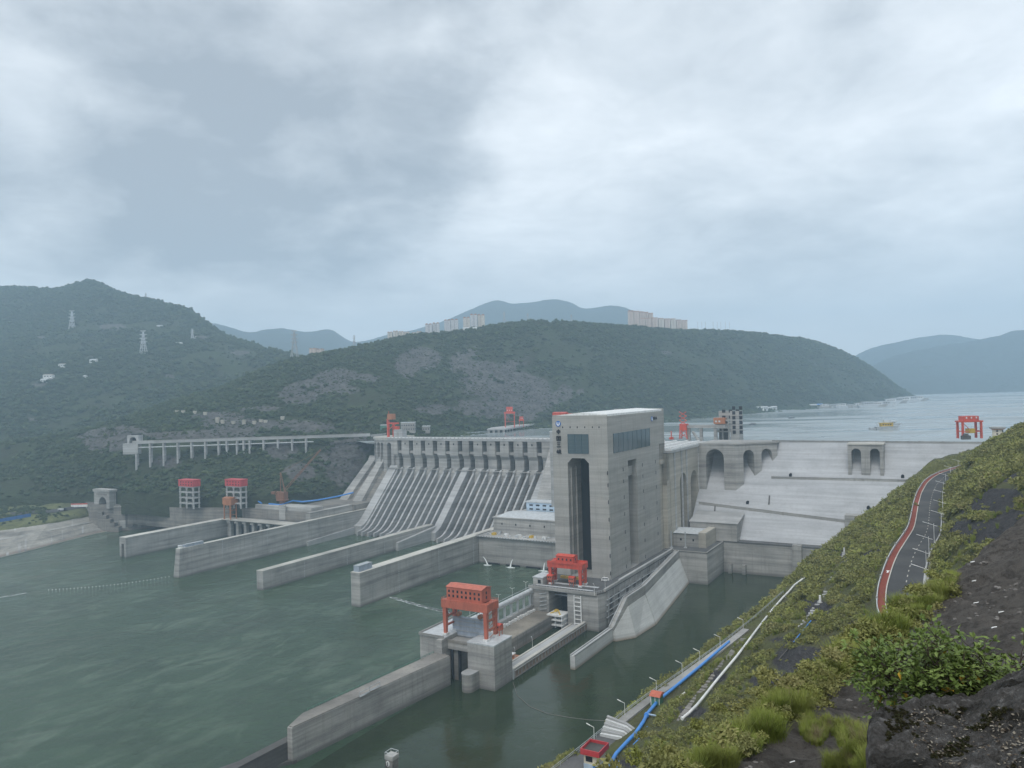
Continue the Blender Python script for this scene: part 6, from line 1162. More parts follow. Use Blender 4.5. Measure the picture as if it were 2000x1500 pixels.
for u in (219,): dm.hexa([dam(il(u) + 2.95, u, 119.99), dam(ir(u) + .2, u, 119.99), dam(ir(u) + .2, u + .7, 119.99), dam(il(u) + 2.95, u + .7, 119.99)], [dam(il(u) + 2.95, u, 120.006), dam(ir(u) + .2, u, 120.006), dam(ir(u) + .2, u + .7, 120.006), dam(il(u) + 2.95, u + .7, 120.006)])
solo('road_marking', dm, m_top, kind='structure', frame='w')
LUS = (232, 254, 278, 304, 332, 362, 396, 432, 470, 512, 556, 604)
ORD = ('first', 'second', 'third', 'fourth', 'fifth', 'sixth', 'seventh', 'eighth', 'ninth', 'tenth', 'eleventh', 'twelfth')
for k, u in enumerate(LUS):
    A = ir(u) + 1.2; t = Thing('street_lamp', 'white street lamp on the hillside road, %s one up the road from the grass clump' % ORD[k], 'lamp', (A, u, 119.6), 'street lamps along the hillside road')
    t.part('pole', MB().tube([(A, u, 119.6), (A, u, 129)], [.12, .07], 6), m_white); a_ = t.part('arm', MB().tube([(A, u, 128.4), (A - 3.0, u, 129.3)], .07, 5), m_white); t.part('lamp_head', MB().bar((A - 2.4, u, 129.1), (A - 3.4, u, 129.4), .26, .12), m_white, a_); b_ = t.part('short_arm', MB().tube([(A, u, 128.3), (A + 1.1, u, 128.1)], .08, 5), m_white)
A, U = il(262) + 1.4, 262; t = Thing('white_marker', 'white painted symbol lying on the red footpath', 'marking', (A, U, 120.17)); t.part('symbol', MB().box(A - .25, A + .25, U - 1.6, U + 1.0, 120.165, 120.175).box(A - .5, A + .5, U + 1.02, U + 1.6, 120.165, 120.175), m_white)
# ------------------------------------------------------------------ bench with pipes above the water
fE = lambda u: np.interp(u, US, fe); zE = lambda u: np.interp(u, US, fz)
def ribbon_e(o0, o1, z0, z1, us):
    n = len(us); V = []
    for u in us: V += [dam(fE(u) + o0, u, zE(u) + z0), dam(fE(u) + o1, u, zE(u) + z0), dam(fE(u) + o1, u, zE(u) + z1), dam(fE(u) + o0, u, zE(u) + z1)]
    Fq = [(i * 4 + j, i * 4 + (j + 1) % 4, i * 4 + 4 + (j + 1) % 4, i * 4 + 4 + j) for i in range(n - 1) for j in range(4)]
    return MB().add(V, Fq + [(3, 2, 1, 0), tuple(4 * (n - 1) + k for k in range(4))])
solo('path', ribbon_e(-.9, 4.6, -1.5, .35, np.arange(60, 190, 2.0)), m_deckdark, kind='structure', frame='w')
solo('path', ribbon_e(-.6, 1.9, -1.5, .35, np.arange(190, 292, 2.0)), m_con, kind='structure', frame='w')
rl = MB(); us = np.arange(90, 345, 3.0)
for i, u in enumerate(us):
    p = dam(fE(u) - .5, u, zE(u) + .3); rl.bar(p, p + Vector((0, 0, 1.15)), .13)
    if i: 
        for h in (.7, 1.15): rl.bar(q_ + Vector((0, 0, h)), p + Vector((0, 0, h)), .1)
    q_ = p
t = Thing('railing', 'grey steel railing along the edge of the bench above the basin', 'railing', tuple(dam(fE(200), 200, 88)), frame='abs'); t.part('rails', rl, m_steel)
CLEAR = []
def clr(x, y):
    p = hit(x, y, bvH)
    if p: CLEAR.append(p[:])
def onH(px, py, up=0.0):
    p = hit(px, py, bvH); return Vector((p.x, p.y, p.z + up))
def dense(q, n=4): return [(a[0] + (b[0] - a[0]) * f / n, a[1] + (b[1] - a[1]) * f / n) for a, b in zip(q, q[1:]) for f in range(n)] + [q[-1]]
bp = [(1188, 1508), (1203, 1480), (1222, 1459), (1243, 1437), (1257, 1416), (1264, 1401), (1286, 1374), (1325, 1342), (1365, 1309), (1395, 1283), (1424, 1258)]
for x, y in dense(bp, 9): clr(x, y); clr(x + 6, y + 9)
pts = [onH(x, y, .9) for x, y in bp]; t = Thing('water_pipe', 'thick bright blue water pipe running down the near bench', 'pipe', tuple(pts[0]), frame='abs'); t.part('run', MB().tube([tuple(p) for p in pts], .44, 10), m_blue)
t.part('joint', MB().tube([tuple(pts[5] + (pts[4] - pts[5]) * .05), tuple(pts[5] + (pts[4] - pts[5]) * .25)], .66, 10), m_blue); t.part('branch', MB().tube([tuple(pts[5]), tuple(onH(1283, 1405, .9))], .22, 8), m_paleblue); t.part('lower_run', MB().tube([tuple(p + Vector((.8, -1.6, -.9))) for p in pts[:5]], .4, 8), m_blue)
for k in (0, 1, 2, 3, 6, 7, 8): t.part('saddle', MB().bar(pts[k] + Vector((0, 0, -1.6)), pts[k] + Vector((0, 0, -.5)), .9), m_con)
wp = [(1334, 1411), (1346, 1401), (1361, 1386), (1380, 1362), (1397, 1340), (1420, 1312), (1440, 1288), (1460, 1261), (1478, 1236), (1505, 1200), (1530, 1171), (1541, 1160), (1552, 1147), (1571, 1133)]
wp = [(a[0] + (b[0] - a[0]) * f, a[1] + (b[1] - a[1]) * f) for a, b in zip(wp, wp[1:]) for f in (0, .34, .67)] + [wp[-1]]; pts = [onH(x, y, 1.1) for x, y in wp]; [clr(x + dx, y + dy) for x, y in dense(wp, 3) for dx, dy in ((0, 0), (3, 8), (-9, -4))]; t = Thing('drain_pipe', 'long white drain pipe slanting down the grassy slope to a bare mouth', 'pipe', tuple(pts[0]), frame='abs'); t.part('run', MB().tube([tuple(p) for p in pts], .34, 8), m_white); d = (pts[0] - pts[1]).normalized(); t.part('mouth', MB().tube([tuple(pts[0]), tuple(pts[0] + d * .5)], .44, 8), m_white)
for k in range(1, 38, 5): t.part('support', MB().bar(pts[k] - Vector((0, 0, 1.8)), pts[k] - Vector((0, 0, .3)), .4), m_con)
def stairs(label, pxs, wd, n, mat, px_off=0):
    [clr(x + dx, y) for x, y in dense(pxs, 10) for dx in (0, 5)]; P0 = [onH(x, y) for x, y in pxs]; t = Thing('stone_stairs', label, 'stairs', tuple(P0[0]), 'stairs on the slope', frame='abs'); L = [0]; 
    for a, b in zip(P0, P0[1:]): L.append(L[-1] + (b - a).length)
    for k in range(n):
        s = L[-1] * (k + .5) / n; j = max(i for i in range(len(L) - 1) if L[i] <= s); f = (s - L[j]) / (L[j + 1] - L[j]); p = P0[j].lerp(P0[j + 1], f); d = (P0[j + 1] - P0[j]); d.z = 0; d.normalize(); x = Vector((-d.y, d.x, 0)); q = Vector((p.x, p.y, p.z + .1 + random.uniform(-.15, .2)))
        t.part('step', MB().hexa([q - x * wd - d * .7 - Vector((0, 0, 1)), q + x * wd - d * .7 - Vector((0, 0, 1)), q + x * wd + d * .55 - Vector((0, 0, 1)), q - x * wd + d * .55 - Vector((0, 0, 1))], [q - x * wd - d * .7, q + x * wd - d * .7, q + x * wd + d * .55, q - x * wd + d * .55]), mat)
stairs('worn grey stone stairs running beside the long white drain pipe', [(1328, 1408), (1352, 1374), (1385, 1333), (1410, 1300), (1432, 1272), (1452, 1248)], .9, 46, m_old); stairs('broken pale stone stairs climbing to the white posts on the slope', [(1562, 1228), (1590, 1188), (1608, 1166), (1625, 1130), (1645, 1092), (1649, 1078)], .7, 34, m_light)
pts = [onH(x, y, .4) for x, y in ((1520, 1292), (1535, 1275), (1550, 1257))]; t = Thing('thin_pipe', 'thin pipe on bare rock, brown below and blue above', 'pipe', tuple(pts[0]), frame='abs'); t.part('run', MB().tube([tuple(p) for p in pts], .16, 6), m_dark); pts = [onH(x, y, .4) for x, y in ((1550, 1257), (1565, 1238), (1584, 1215))]; t.part('upper_run', MB().tube([tuple(p) for p in pts], .16, 6), m_blue)
pts = [onH(x, y, .5) for x, y in ((1328, 1366), (1332, 1360), (1338, 1356))]; t = Thing('elbow_pipe', 'short bent white pipe lying in the grass above the blue pipe', 'pipe', tuple(pts[0]), frame='abs'); t.part('run', MB().tube([tuple(p) for p in pts], .22, 7), m_white); t.part('flange', MB().tube([tuple(pts[0] + Vector((0, 0, -.1))), tuple(pts[0] + Vector((0, 0, .1)))], .3, 8), m_white)
for x, y, lb in ((1602, 1178, 'white marker post at the foot of the pale stone stairs'), (1649, 1080, 'white marker post at the top of the pale stone stairs'), (1711, 1026, 'white marker post on the slope edge against the dam wall')):
    p = onH(x, y); t = Thing('marker_post', lb, 'post', tuple(p), 'white marker posts', frame='abs'); t.part('post', MB().tube([(p.x, p.y, p.z - .5), (p.x, p.y, p.z + 2.6)], [.45, .36], 8), m_white); t.part('base', MB().box(p.x - .8, p.x + .8, p.y - .8, p.y + .8, p.z - .6, p.z + .3), m_light)
for x in range(1150, 1236, 6): 
    for y in range(1416, 1500, 8): clr(x, y)
for x in range(1266, 1300, 6):
    for y in range(1366, 1392, 7): clr(x, y)
# guard house, slabs, shed
ZB = 88.35; A, U = onZ(1168, 1474, 93.6); gh_ = Thing('guard_house', 'small guard house with a red rimmed flat roof by the bench road', 'guard house', (A - 2, U + 2, ZB)); W_, D_ = 3.8, 5.2
gh_.part('wall', MB().box(A - W_, A - .2, U + .3, U + D_ - .3, ZB - 2, ZB + 5.0), m_cream); gh_.part('dado', MB().box(A - W_ - .06, A - .14, U + .24, U + D_ - .24, ZB - 2, ZB + 2.4), m_paleblue)
r_ = gh_.part('roof_slab', MB().box(A - W_ - .5, A + .3, U - .2, U + D_ + .2, ZB + 5.02, ZB + 5.2), m_dark); gh_.part('fascia', MB().box(A - W_ - .6, A - W_ - .4, U - .3, U + D_ + .3, ZB + 4.6, ZB + 5.9).box(A + .2, A + .4, U - .3, U + D_ + .3, ZB + 4.6, ZB + 5.9).box(A - W_ - .39, A + .19, U - .3, U - .1, ZB + 4.6, ZB + 5.9).box(A - W_ - .39, A + .19, U + D_ + .1, U + D_ + .3, ZB + 4.6, ZB + 5.9), m_roofred, r_)
gh_.part('window', MB().box(A - W_ + .5, A - 1.6, U + .2, U + .4, ZB + 3, ZB + 4.2).box(A - W_ - .1, A - W_ + .1, U + 1, U + 3.5, ZB + 3, ZB + 4.2), m_ink); gh_.part('door', MB().box(A - 1.5, A - .6, U + .15, U + .35, ZB, ZB + 2.2), m_blue)
A, U = onZ(1180, 1440, 88.3); sl_ = Thing('stepped_wall', 'pale stepped concrete slabs climbing the slope behind the guard house', 'wall', (A, U + 8, 86)); 
for k in range(6): sl_.part('slab', MB().prism([(A - 1.2, U + k * .95, 84), (A + 6 + k * .3, U + k * .95, 84), (A + 6 + k * .3, U + k * .95, 88.2 + k * .2), (A + 4.5, U + k * .95, 89.2 + k * .3), (A - 1.2, U + k * .95, 89.0 + k * .55)], (0, .8, 0)), m_light if k % 2 else m_rev)
A, U = onZ(1282, 1374, 88.6); sh = Thing('shed', 'little green shed with a rounded orange roof beside the blue pipe', 'shed', (A, U, 88.3)); sh.part('wall', MB().box(A - 1.3, A + 1.3, U - 1, U + 2.2, 87.5, 90.9), m_green)
for da in (-1.32, -.1, 1.14): sh.part('corner_strip', MB().box(A + da, A + da + .18, U - 1.06, U - 1.01, 88.2, 90.9), m_white)
sh.part('roof', MB().profA([(U - 1.4, 90.92), (U - .8, 91.5), (U + .6, 91.9), (U + 2, 91.5), (U + 2.6, 90.92)], A - 1.6, A + 1.6), m_orange)
p = onH(1275, 1376, 0); t = Thing('white_bollard', 'short white bollard in front of the little green shed', 'bollard', tuple(p), frame='abs'); t.part('shaft', MB().tube([(p.x, p.y, p.z - .3), (p.x, p.y, p.z + 1.7)], .22, 8), m_white); t.part('top', MB().tube([(p.x, p.y, p.z + 1.71), (p.x, p.y, p.z + 2.0)], .34, 8), m_white)
for k, (x, y) in enumerate(((1172, 1424), (1240, 1378), (1303, 1334), (1347, 1299), (1388, 1276), (1430, 1248), (1474, 1214))):
    A, U = onZ(x, y, 91.5); A = fE(U) - .2; t = Thing('street_lamp', 'bench lamp leaning over the railing, %s from the guard house' % ORD[k], 'lamp', (A, U, zE(U)), 'lamps along the bench railing'); z = zE(U) + .3
    t.part('pole', MB().tube([(A, U, z), (A, U, z + 3.4)], [.09, .06], 6), m_white); a_ = t.part('arm', MB().tube([(A, U, z + 3.3), (A - 1.9, U, z + 3.9)], .07, 5), m_white); t.part('lamp_head', MB().bar((A - 1.1, U, z + 3.65), (A - 2.1, U, z + 3.98), .26, .12), m_white, a_)
A, U = onZ(1653, 1053, 29.9); car('silver blue car parked on the dam foot platform at the hill edge', A, U, 29.85, .9, m_paleblue, True, 1.3); A, U = onZ(1668, 1045, 29.9); car('dark blue car behind the silver one on the dam foot platform', A, U, 29.85, .4, m_bluefence, False, 1.3)
# plastic weep pipes of the sprayed rock
for k, (x, y) in enumerate(((1903, 1097), (1906, 1134), (1909, 1177), (1688, 1281), (1756, 1280), (1669, 1332), (1588, 1361), (1500, 1425), (1584, 1413), (1944, 1225), (1958, 1195), (1550, 1488))):
    p = hit(x, y, bvS)
    if p is None: continue
    s = (p - Vector((0, 0, CAMH))).length * 9 / 1500; t = Thing('weep_pipe', 'short white weep pipe poking from the dark sprayed rock slope', 'pipe', tuple(p), 'weep pipes in the sprayed rock', frame='abs'); t.part('tube', MB().tube([tuple(p + Vector((s * .3, .02, 0))), tuple(p + Vector((-s * .75, -s * .15, -s * .05)))], s * .13, 8), m_white)
# ------------------------------------------------------------------ mossy boulder at the viewer's feet
BC = [(1690, [(1640, 4.3), (1500, 4.35), (1440, 4.4), (1500, 4.1), (1620, 3.6), (1900, 2.9)]), (1706, [(1600, 4.7), (1412, 4.5), (1400, 4.4), (1455, 4.05), (1600, 3.5), (1900, 2.8)]), (1760, [(1560, 5.1), (1388, 4.8), (1392, 4.5), (1445, 4.1), (1600, 3.4), (1900, 2.7)]), (1850, [(1520, 5.3), (1377, 5.0), (1384, 4.7), (1440, 4.15), (1600, 3.3), (1900, 2.6)]), (1905, [(1500, 5.4), (1366, 5.0), (1375, 4.6), (1435, 4.1), (1600, 3.2), (1900, 2.5)]), (1955, [(1480, 5.5), (1330, 5.0), (1345, 4.5), (1430, 4.0), (1600, 3.1), (1900, 2.4)]), (2010, [(1460, 5.6), (1305, 5.0), (1330, 4.4), (1425, 3.9), (1600, 3.0), (1900, 2.3)]), (2120, [(1450, 5.6), (1290, 5.0), (1320, 4.3), (1420, 3.8), (1600, 2.9), (1900, 2.2)]), (2300, [(1450, 5.4), (1280, 4.8), (1315, 4.1), (1420, 3.6), (1600, 2.8), (1900, 2.0)])]
GBd = loft([[atY(px, py, Y) for py, Y in rows] for px, rows in BC], 300, 220); P = GBd.reshape(-1, 3)
nn = fbm(P, .9, 5, 90) * .10 + fbm(P, .22, 5, 91) * .085 + fbm(P, .05, 4, 92) * .03; ed = np.clip(np.linspace(0, 1, 220) * 6, .2, 1)[None].repeat(300, 0).ravel(); P[:, 2] += nn * ed; P[:, 0] += fbm(P, .3, 4, 93) * .05
t = NT('mossy_rock'); a_ = t.noise(t.pos(), 2.2, 7, .7); b_ = t.noise(t.pos(), 14, 6, .72); c_ = t.noise(t.pos(), 60, 4, .7); z_ = t.n('ShaderNodeSeparateXYZ'); t.l(t.n('ShaderNodeNewGeometry').outputs['Normal'], z_.inputs[0])
C = t.mix(t.ramp(b_, .35, .7), (.075, .070, .065), (.21, .20, .19)); C = t.mix(t.ramp(a_, .5, .62, 0, .92), C, (.018, .017, .012)); C = t.mix(t.math('MULTIPLY', t.ramp(b_, .56, .64, 0, 1), t.ramp(a_, .56, .48)), C, (.30, .29, .28)); C = t.mix(t.ramp(c_, .6, .72, 0, .5), C, (.06, .045, .03))
t.bump(t.math('ADD', b_, t.math('MULTIPLY', c_, .6)), .12, 1.); m_moss = t.col(C, .9, .2)
bo_ = grid_mesh('boulder', P.reshape(GBd.shape), m_moss, kind=None); tag(bo_, 'big dark mossy boulder in the near corner, littered with dry leaves', 'boulder'); bvD = bvh_of(bo_)
# ------------------------------------------------------------------ vegetation
def leaf_mat(name, cols, trans=.0, rough=.75):
    t = NT(name); r_ = t.n('ShaderNodeObjectInfo').outputs['Random']; rp = t.n('ShaderNodeValToRGB'); t.l(r_, rp.inputs[0]); e = rp.color_ramp.elements
    while len(e) < len(cols): e.new(.5)
    for i, c in enumerate(cols): e[i].position = i / (len(cols) - 1); e[i].color = (*c, 1)
    n = t.noise(t.pos(.045, .045, .045), 1, 4, .6); n2 = t.noise(t.pos(3, 3, 3), 1, 3, .6); C = t.mix(t.ramp(n, .35, .65, 0, .5), rp.outputs[0], tuple(x * .6 for x in cols[0])); C = t.mix(t.ramp(n2, .35, .7, 0, .35), C, tuple(min(1, x * 1.5) for x in cols[-1]))
    return t.col(C, rough, .12)
m_tree = leaf_mat('forest_leaf', [(.022, .042, .022), (.050, .085, .034), (.034, .055, .032), (.095, .120, .050), (.045, .070, .028), (.065, .080, .048)])
m_shrub = leaf_mat('shrub_leaf', [(.16, .17, .05), (.23, .245, .075), (.29, .295, .105), (.18, .195, .08), (.26, .295, .065), (.29, .265, .12)])
m_grass = leaf_mat('grass_blade', [(.19, .24, .05), (.24, .28, .07), (.30, .30, .11), (.22, .26, .055)])
m_dry = leaf_mat('dry_blade', [(.20, .17, .09), (.26, .22, .13)])
def src(name, mb, mat, smooth=False):
    o = bpy.data.objects.new(name, mb.mesh(name) if isinstance(mb, MB) else mb); o.data.materials.append(mat)
    if smooth: o.data.polygons.foreach_set('use_smooth', [True] * len(o.data.polygons))
    return o
def scatter(name, P, sc_, srcs, label, cat, vi=None, squash=(.8, 1.15)):
    n = len(P); me = bpy.data.meshes.new(name); me.vertices.add(n); me.vertices.foreach_set('co', np.asarray(P, np.float32).ravel())
    def at_(k, typ, v): a = me.attributes.new(k, typ, 'POINT'); a.data.foreach_set('value' if typ != 'FLOAT_VECTOR' else 'vector', v)
    s = np.asarray(sc_, np.float32); q = np.stack([s * RNG.uniform(.85, 1.2, n), s * RNG.uniform(.85, 1.2, n), s * RNG.uniform(*squash, n)], 1).astype(np.float32)
    at_('sv', 'FLOAT_VECTOR', q.ravel()); at_('rv', 'FLOAT_VECTOR', np.stack([RNG.uniform(-.15, .15, n), RNG.uniform(-.15, .15, n), RNG.uniform(0, 6.283, n)], 1).astype(np.float32).ravel()); at_('vi', 'INT', (RNG.integers(0, len(srcs), n) if vi is None else vi).astype(np.int32))
    o = bpy.data.objects.new(name, me); COL.objects.link(o); tag(o, label, cat, kind='stuff')
    g = bpy.data.node_groups.new(name, 'GeometryNodeTree'); g.interface.new_socket('Geometry', in_out='INPUT', socket_type='NodeSocketGeometry'); g.interface.new_socket('Geometry', in_out='OUTPUT', socket_type='NodeSocketGeometry'); N = g.nodes; Lk = g.links.new
    gi = N.new('NodeGroupInput'); go = N.new('NodeGroupOutput'); ip = N.new('GeometryNodeInstanceOnPoints'); jn = N.new('GeometryNodeJoinGeometry')
    for so_ in srcs[::-1]:
        oi = N.new('GeometryNodeObjectInfo'); oi.inputs['Object'].default_value = so_; oi.inputs['As Instance'].default_value = True; Lk(oi.outputs['Geometry'], jn.inputs[0])
    def na(k, typ): a = N.new('GeometryNodeInputNamedAttribute'); a.data_type = typ; a.inputs['Name'].default_value = k; return a.outputs['Attribute']
    Lk(gi.outputs[0], ip.inputs['Points']); Lk(jn.outputs[0], ip.inputs['Instance']); ip.inputs['Pick Instance'].default_value = True; Lk(na('vi', 'INT'), ip.inputs['Instance Index']); Lk(na('sv', 'FLOAT_VECTOR'), ip.inputs['Scale'])
    er = N.new('FunctionNodeEulerToRotation'); Lk(na('rv', 'FLOAT_VECTOR'), er.inputs[0]); Lk(er.outputs[0], ip.inputs['Rotation']); Lk(ip.outputs[0], go.inputs[0])
    md = o.modifiers.new('scatter', 'NODES'); md.node_group = g; return o
def ico(sub):
    bm = bmesh.new(); bmesh.ops.create_icosphere(bm, subdivisions=sub, radius=1); v = np.array([q.co[:] for q in bm.verts]); f = [tuple(q.index for q in p.verts) for p in bm.faces]; bm.free(); return v, f
IV, IF = ico(2); IV1, IF1 = ico(1)
def canopy(seed):                                             # a few tree heads, ragged with leaf sprays
    rg = np.random.default_rng(seed); b = MB()
    for k in range(5):
        c = np.array([rg.uniform(-.6, .6), rg.uniform(-.6, .6), rg.uniform(.1, .75)]); r = rg.uniform(.35, .62); v = IV1 * r * (1 + .35 * fbm(IV1 + seed * 3 + k * 7, .6, 3, seed))[:, None]; v[:, 2] *= .85; b.add(v + c, IF1)
    for k in range(46):
        d = rg.normal(size=3); d /= np.linalg.norm(d); d[2] = abs(d[2]) * .9; p = d * rg.uniform(.7, 1.1) * np.array([.95, .95, 1.0]); s = rg.uniform(.07, .17); x = rg.normal(size=3); x /= np.linalg.norm(x); y = np.cross(x, rg.normal(size=3)); y /= np.linalg.norm(y); b.add([p - x * s - y * s * .5, p + x * s - y * s * .6, p + x * s * .7 + y * s, p - x * s * .6 + y * s], [(0, 1, 2, 3)])
    return b
def leafball(seed, n=230, ls=.13, flat=.75, base=.05):        # shrub: sprays of leaf-sized faces through the volume
    rg = np.random.default_rng(seed); b = MB(); lobes = [(rg.uniform(-.45, .45), rg.uniform(-.45, .45), rg.uniform(.15, .5), rg.uniform(.35, .6)) for _ in range(6)]
    for k in range(n):
        cx, cy, cz, cr = lobes[k % 6]; d = rg.normal(size=3); d /= np.linalg.norm(d); p = np.array([cx, cy, cz]) + d * cr * rg.uniform(.55, 1.05); p[2] = max(base, p[2] * flat); s = ls * rg.uniform(.6, 1.4)
        x = d + rg.normal(size=3) * .7; x /= np.linalg.norm(x); y = np.cross(x, rg.normal(size=3)); y /= np.linalg.norm(y) + 1e-6; b.add([p - x * s, p + y * s * .45, p + x * s, p - y * s * .45], [(0, 1, 2, 3)])
    return b
def tuft(seed, n=80, w=.012, spread=.55, rr=.12):              # grass: bent blades from a common foot
    rg = np.random.default_rng(seed); b = MB()
    for k in range(n):
        a = rg.uniform(0, 6.283); p = np.array([math.cos(a), math.sin(a), 0]) * rr * rg.uniform(0, 1); a2 = a + rg.normal() * .6; L = rg.uniform(.55, 1.05); bend = rg.uniform(.1, 1) * spread; d = np.array([math.cos(a2), math.sin(a2), 0]); s = np.array([-d[1], d[0], 0]) * w * rg.uniform(.7, 1.4)
        q = [p + d * bend * L * f ** 2 + np.array([0, 0, L * (f - .28 * bend * f * f)]) for f in (0, .35, .7, 1)]; b.add([q[0] - s, q[0] + s, q[1] + s, q[1] - s, q[2] + s * .75, q[2] - s * .75, q[3]], [(0, 1, 2, 3), (3, 2, 4, 5), (5, 4, 6)])
    return b
CAN = [src('canopy_%d' % k, canopy(k + 1), m_tree) for k in range(5)]
SHR = [src('shrub_%d' % k, leafball(k + 40), m_shrub) for k in range(6)]
TUF = [src('tuft_%d' % k, tuft(k + 70, 120, .0075, .55, .22), m_grass) for k in range(4)]
def sample(G, dens, n, rng, seen=True, xr=(-120, 2120)):
    """random points on a terrain grid; dens per quad"""
    a, b, c, d = G[:-1, :-1], G[1:, :-1], G[1:, 1:], G[:-1, 1:]; N = np.cross(c - a, d - b); ar = np.linalg.norm(N, axis=-1) / 2 + 1e-9; N = N / (2 * ar[..., None]); N *= np.sign(N[..., 2:3] + 1e-9)
    w_ = ar * dens[:-1, :-1]
    if seen:
        m = (a + c) / 2; V = np.array([0, 0, CAMH]) - m; V /= np.linalg.norm(V, axis=-1, keepdims=True); fac = (N * V).sum(-1); w_ = w_ * (fac > -.12); px, _ = proj(m); w_ = w_ * (px > xr[0]) * (px < xr[1])
    w_ = w_.ravel(); idx = rng.choice(len(w_), n, p=w_ / w_.sum()); u = rng.random(n)[:, None]; v = rng.random(n)[:, None]; f = lambda q: q.reshape(-1, 3)[idx]
    return f(a) * (1 - u) * (1 - v) + f(b) * u * (1 - v) + f(c) * u * v + f(d) * (1 - u) * v
from mathutils.kdtree import KDTree
kd = KDTree(len(CLEAR))
for i_, c_ in enumerate(CLEAR): kd.insert(c_, i_)
kd.balance()
def clear(P, S, k=1.0):
    x, y = proj(P); lane = (x > 1118) & (x < 1246) & (y > 1418)          # the lane and yard round the guard house are kept mown
    return np.array([kd.find(p)[2] > .75 + s * k for p, s in zip(P, S)]) & ~lane
def dn(G, rk, sc_, seed, lo=.25): n = fbm(G.reshape(-1, 3), sc_, 4, seed).reshape(G.shape[:2]); return np.clip(lo + n * 2.2 + .35, .04, 1) * (1 - np.clip(rk * 1.25, 0, .985))
def road_free(P): return ~((np.abs(P[:, 2] - 119) < 4) & (P[:, 1] < 1190) & (P[:, 1] > 1090) & (P[:, 0] < -190) & (P[:, 0] > -560))
P = sample(GM, dn(GM, RM, 90, 200, .4), 46000, RNG); P = P[road_free(P)]; far = np.clip((P[:, 1] - 1000) / 1800, 0, 1)
pxm, pym = proj(P); P[:, 2] -= .5; S = (1.6 + 4.2 * RNG.random(len(P)) ** 1.8) * (1 + far * .45) * np.where(RNG.random(len(P)) < .05, 1.4, 1)
scatter('forest', P, S, CAN, 'dense mixed forest covering the hill behind the dam', 'forest')
Yd = (1500 / np.maximum(GM[..., 1], 900)); P = sample(GM, np.clip(RM, 0, 1) * .9 + .02, 2600, RNG); scatter('scrub', P, RNG.uniform(1.0, 2.4, len(P)), CAN, 'scattered scrub rooted on the blasted rock faces', 'scrub')
P = sample(GL, dn(GL, RL, 140, 210, .45), 20000, RNG); scatter('forest', P, 3.0 + 6.5 * RNG.random(len(P)) ** 2, CAN, 'hazy forest covering the high mountain across the river', 'forest')
bz = np.ones(GB.shape[:2]); nb = fbm(GB.reshape(-1, 3), 22, 4, 220).reshape(GB.shape[:2]); pxb, pyb = proj(GB)
dens = np.clip(nb * 3 + .35, .02, 1) * (GB[..., 2] > 21) * np.where((pyb > 985) & (pxb > 90), .05, 1) * np.where((pyb < 968) & (pyb > 952) & (pxb < 90), .1, 1)
P = sample(GB, dens, 2200, RNG); scatter('bushes', P, RNG.uniform(1.0, 3.0, len(P)), CAN, 'dark bushes covering the far bank beside the road', 'bushes')
# trees standing out along the crests
for G_, lo_, hi_ in ((GM, 3.2, 6.5), (GL, 4.5, 10)):
    nv_ = G_.shape[1]; rr_ = RNG.integers(int(nv_ * .61), int(nv_ * .70), 1500); cc_ = RNG.integers(0, G_.shape[0], 1500); P = G_[cc_, rr_] + RNG.normal(size=(1500, 3)) * np.array([3, 3, 0]); kp = fbm(P, 120, 3, 215) > -.12; P = P[kp]
    scatter('forest', P, RNG.uniform(lo_, hi_, len(P)), CAN, 'taller trees standing along the crest of the hill behind the dam' if G_ is GM else 'taller trees standing along the crest of the high mountain', 'forest', squash=(1.0, 1.7))
# near slope
nh = fbm(GH.reshape(-1, 3), 7, 4, 230).reshape(GH.shape[:2]); tt = np.broadcast_to(tv[None], GH.shape[:2]); uu = np.broadcast_to(US[:, None], GH.shape[:2])
off = (np.abs(tt - 3.55) > .36) & ~((tt > 1.25) & (tt < 1.75) & (uu < 345))
dens = np.clip(nh * 3.2 + .55, .03, 1) * (1 - np.clip(RH * 1.1, 0, .93)) * off * (tt > .6) * (tt < 7) * (uu < 780) * (uu > 30)
P = sample(GH, dens, 34000, RNG, True, (1000, 2150)); dist = np.linalg.norm(P - np.array([0, 0, CAMH]), axis=1); S = (.45 + 2.3 * RNG.random(len(P)) ** 2.6) * np.clip(dist / 200, .4, 1.8) ; P[:, 2] -= .1; kp = clear(P, S); P = P[kp]; S = S[kp]
scatter('undergrowth', P, S, SHR, 'olive green scrub covering the steep near slope', 'undergrowth')
P = sample(GH, dens * (.35 + np.clip(fbm(GH.reshape(-1, 3), 18, 3, 233).reshape(GH.shape[:2]) * 3, 0, 2)) + 1e-6, 12000, RNG, True, (1000, 2150)); P = P[clear(P, np.full(len(P), .8))]; scatter('grass', P, RNG.uniform(.9, 2.2, len(P)), TUF, 'tall yellow green grass growing over the near slope', 'grass')
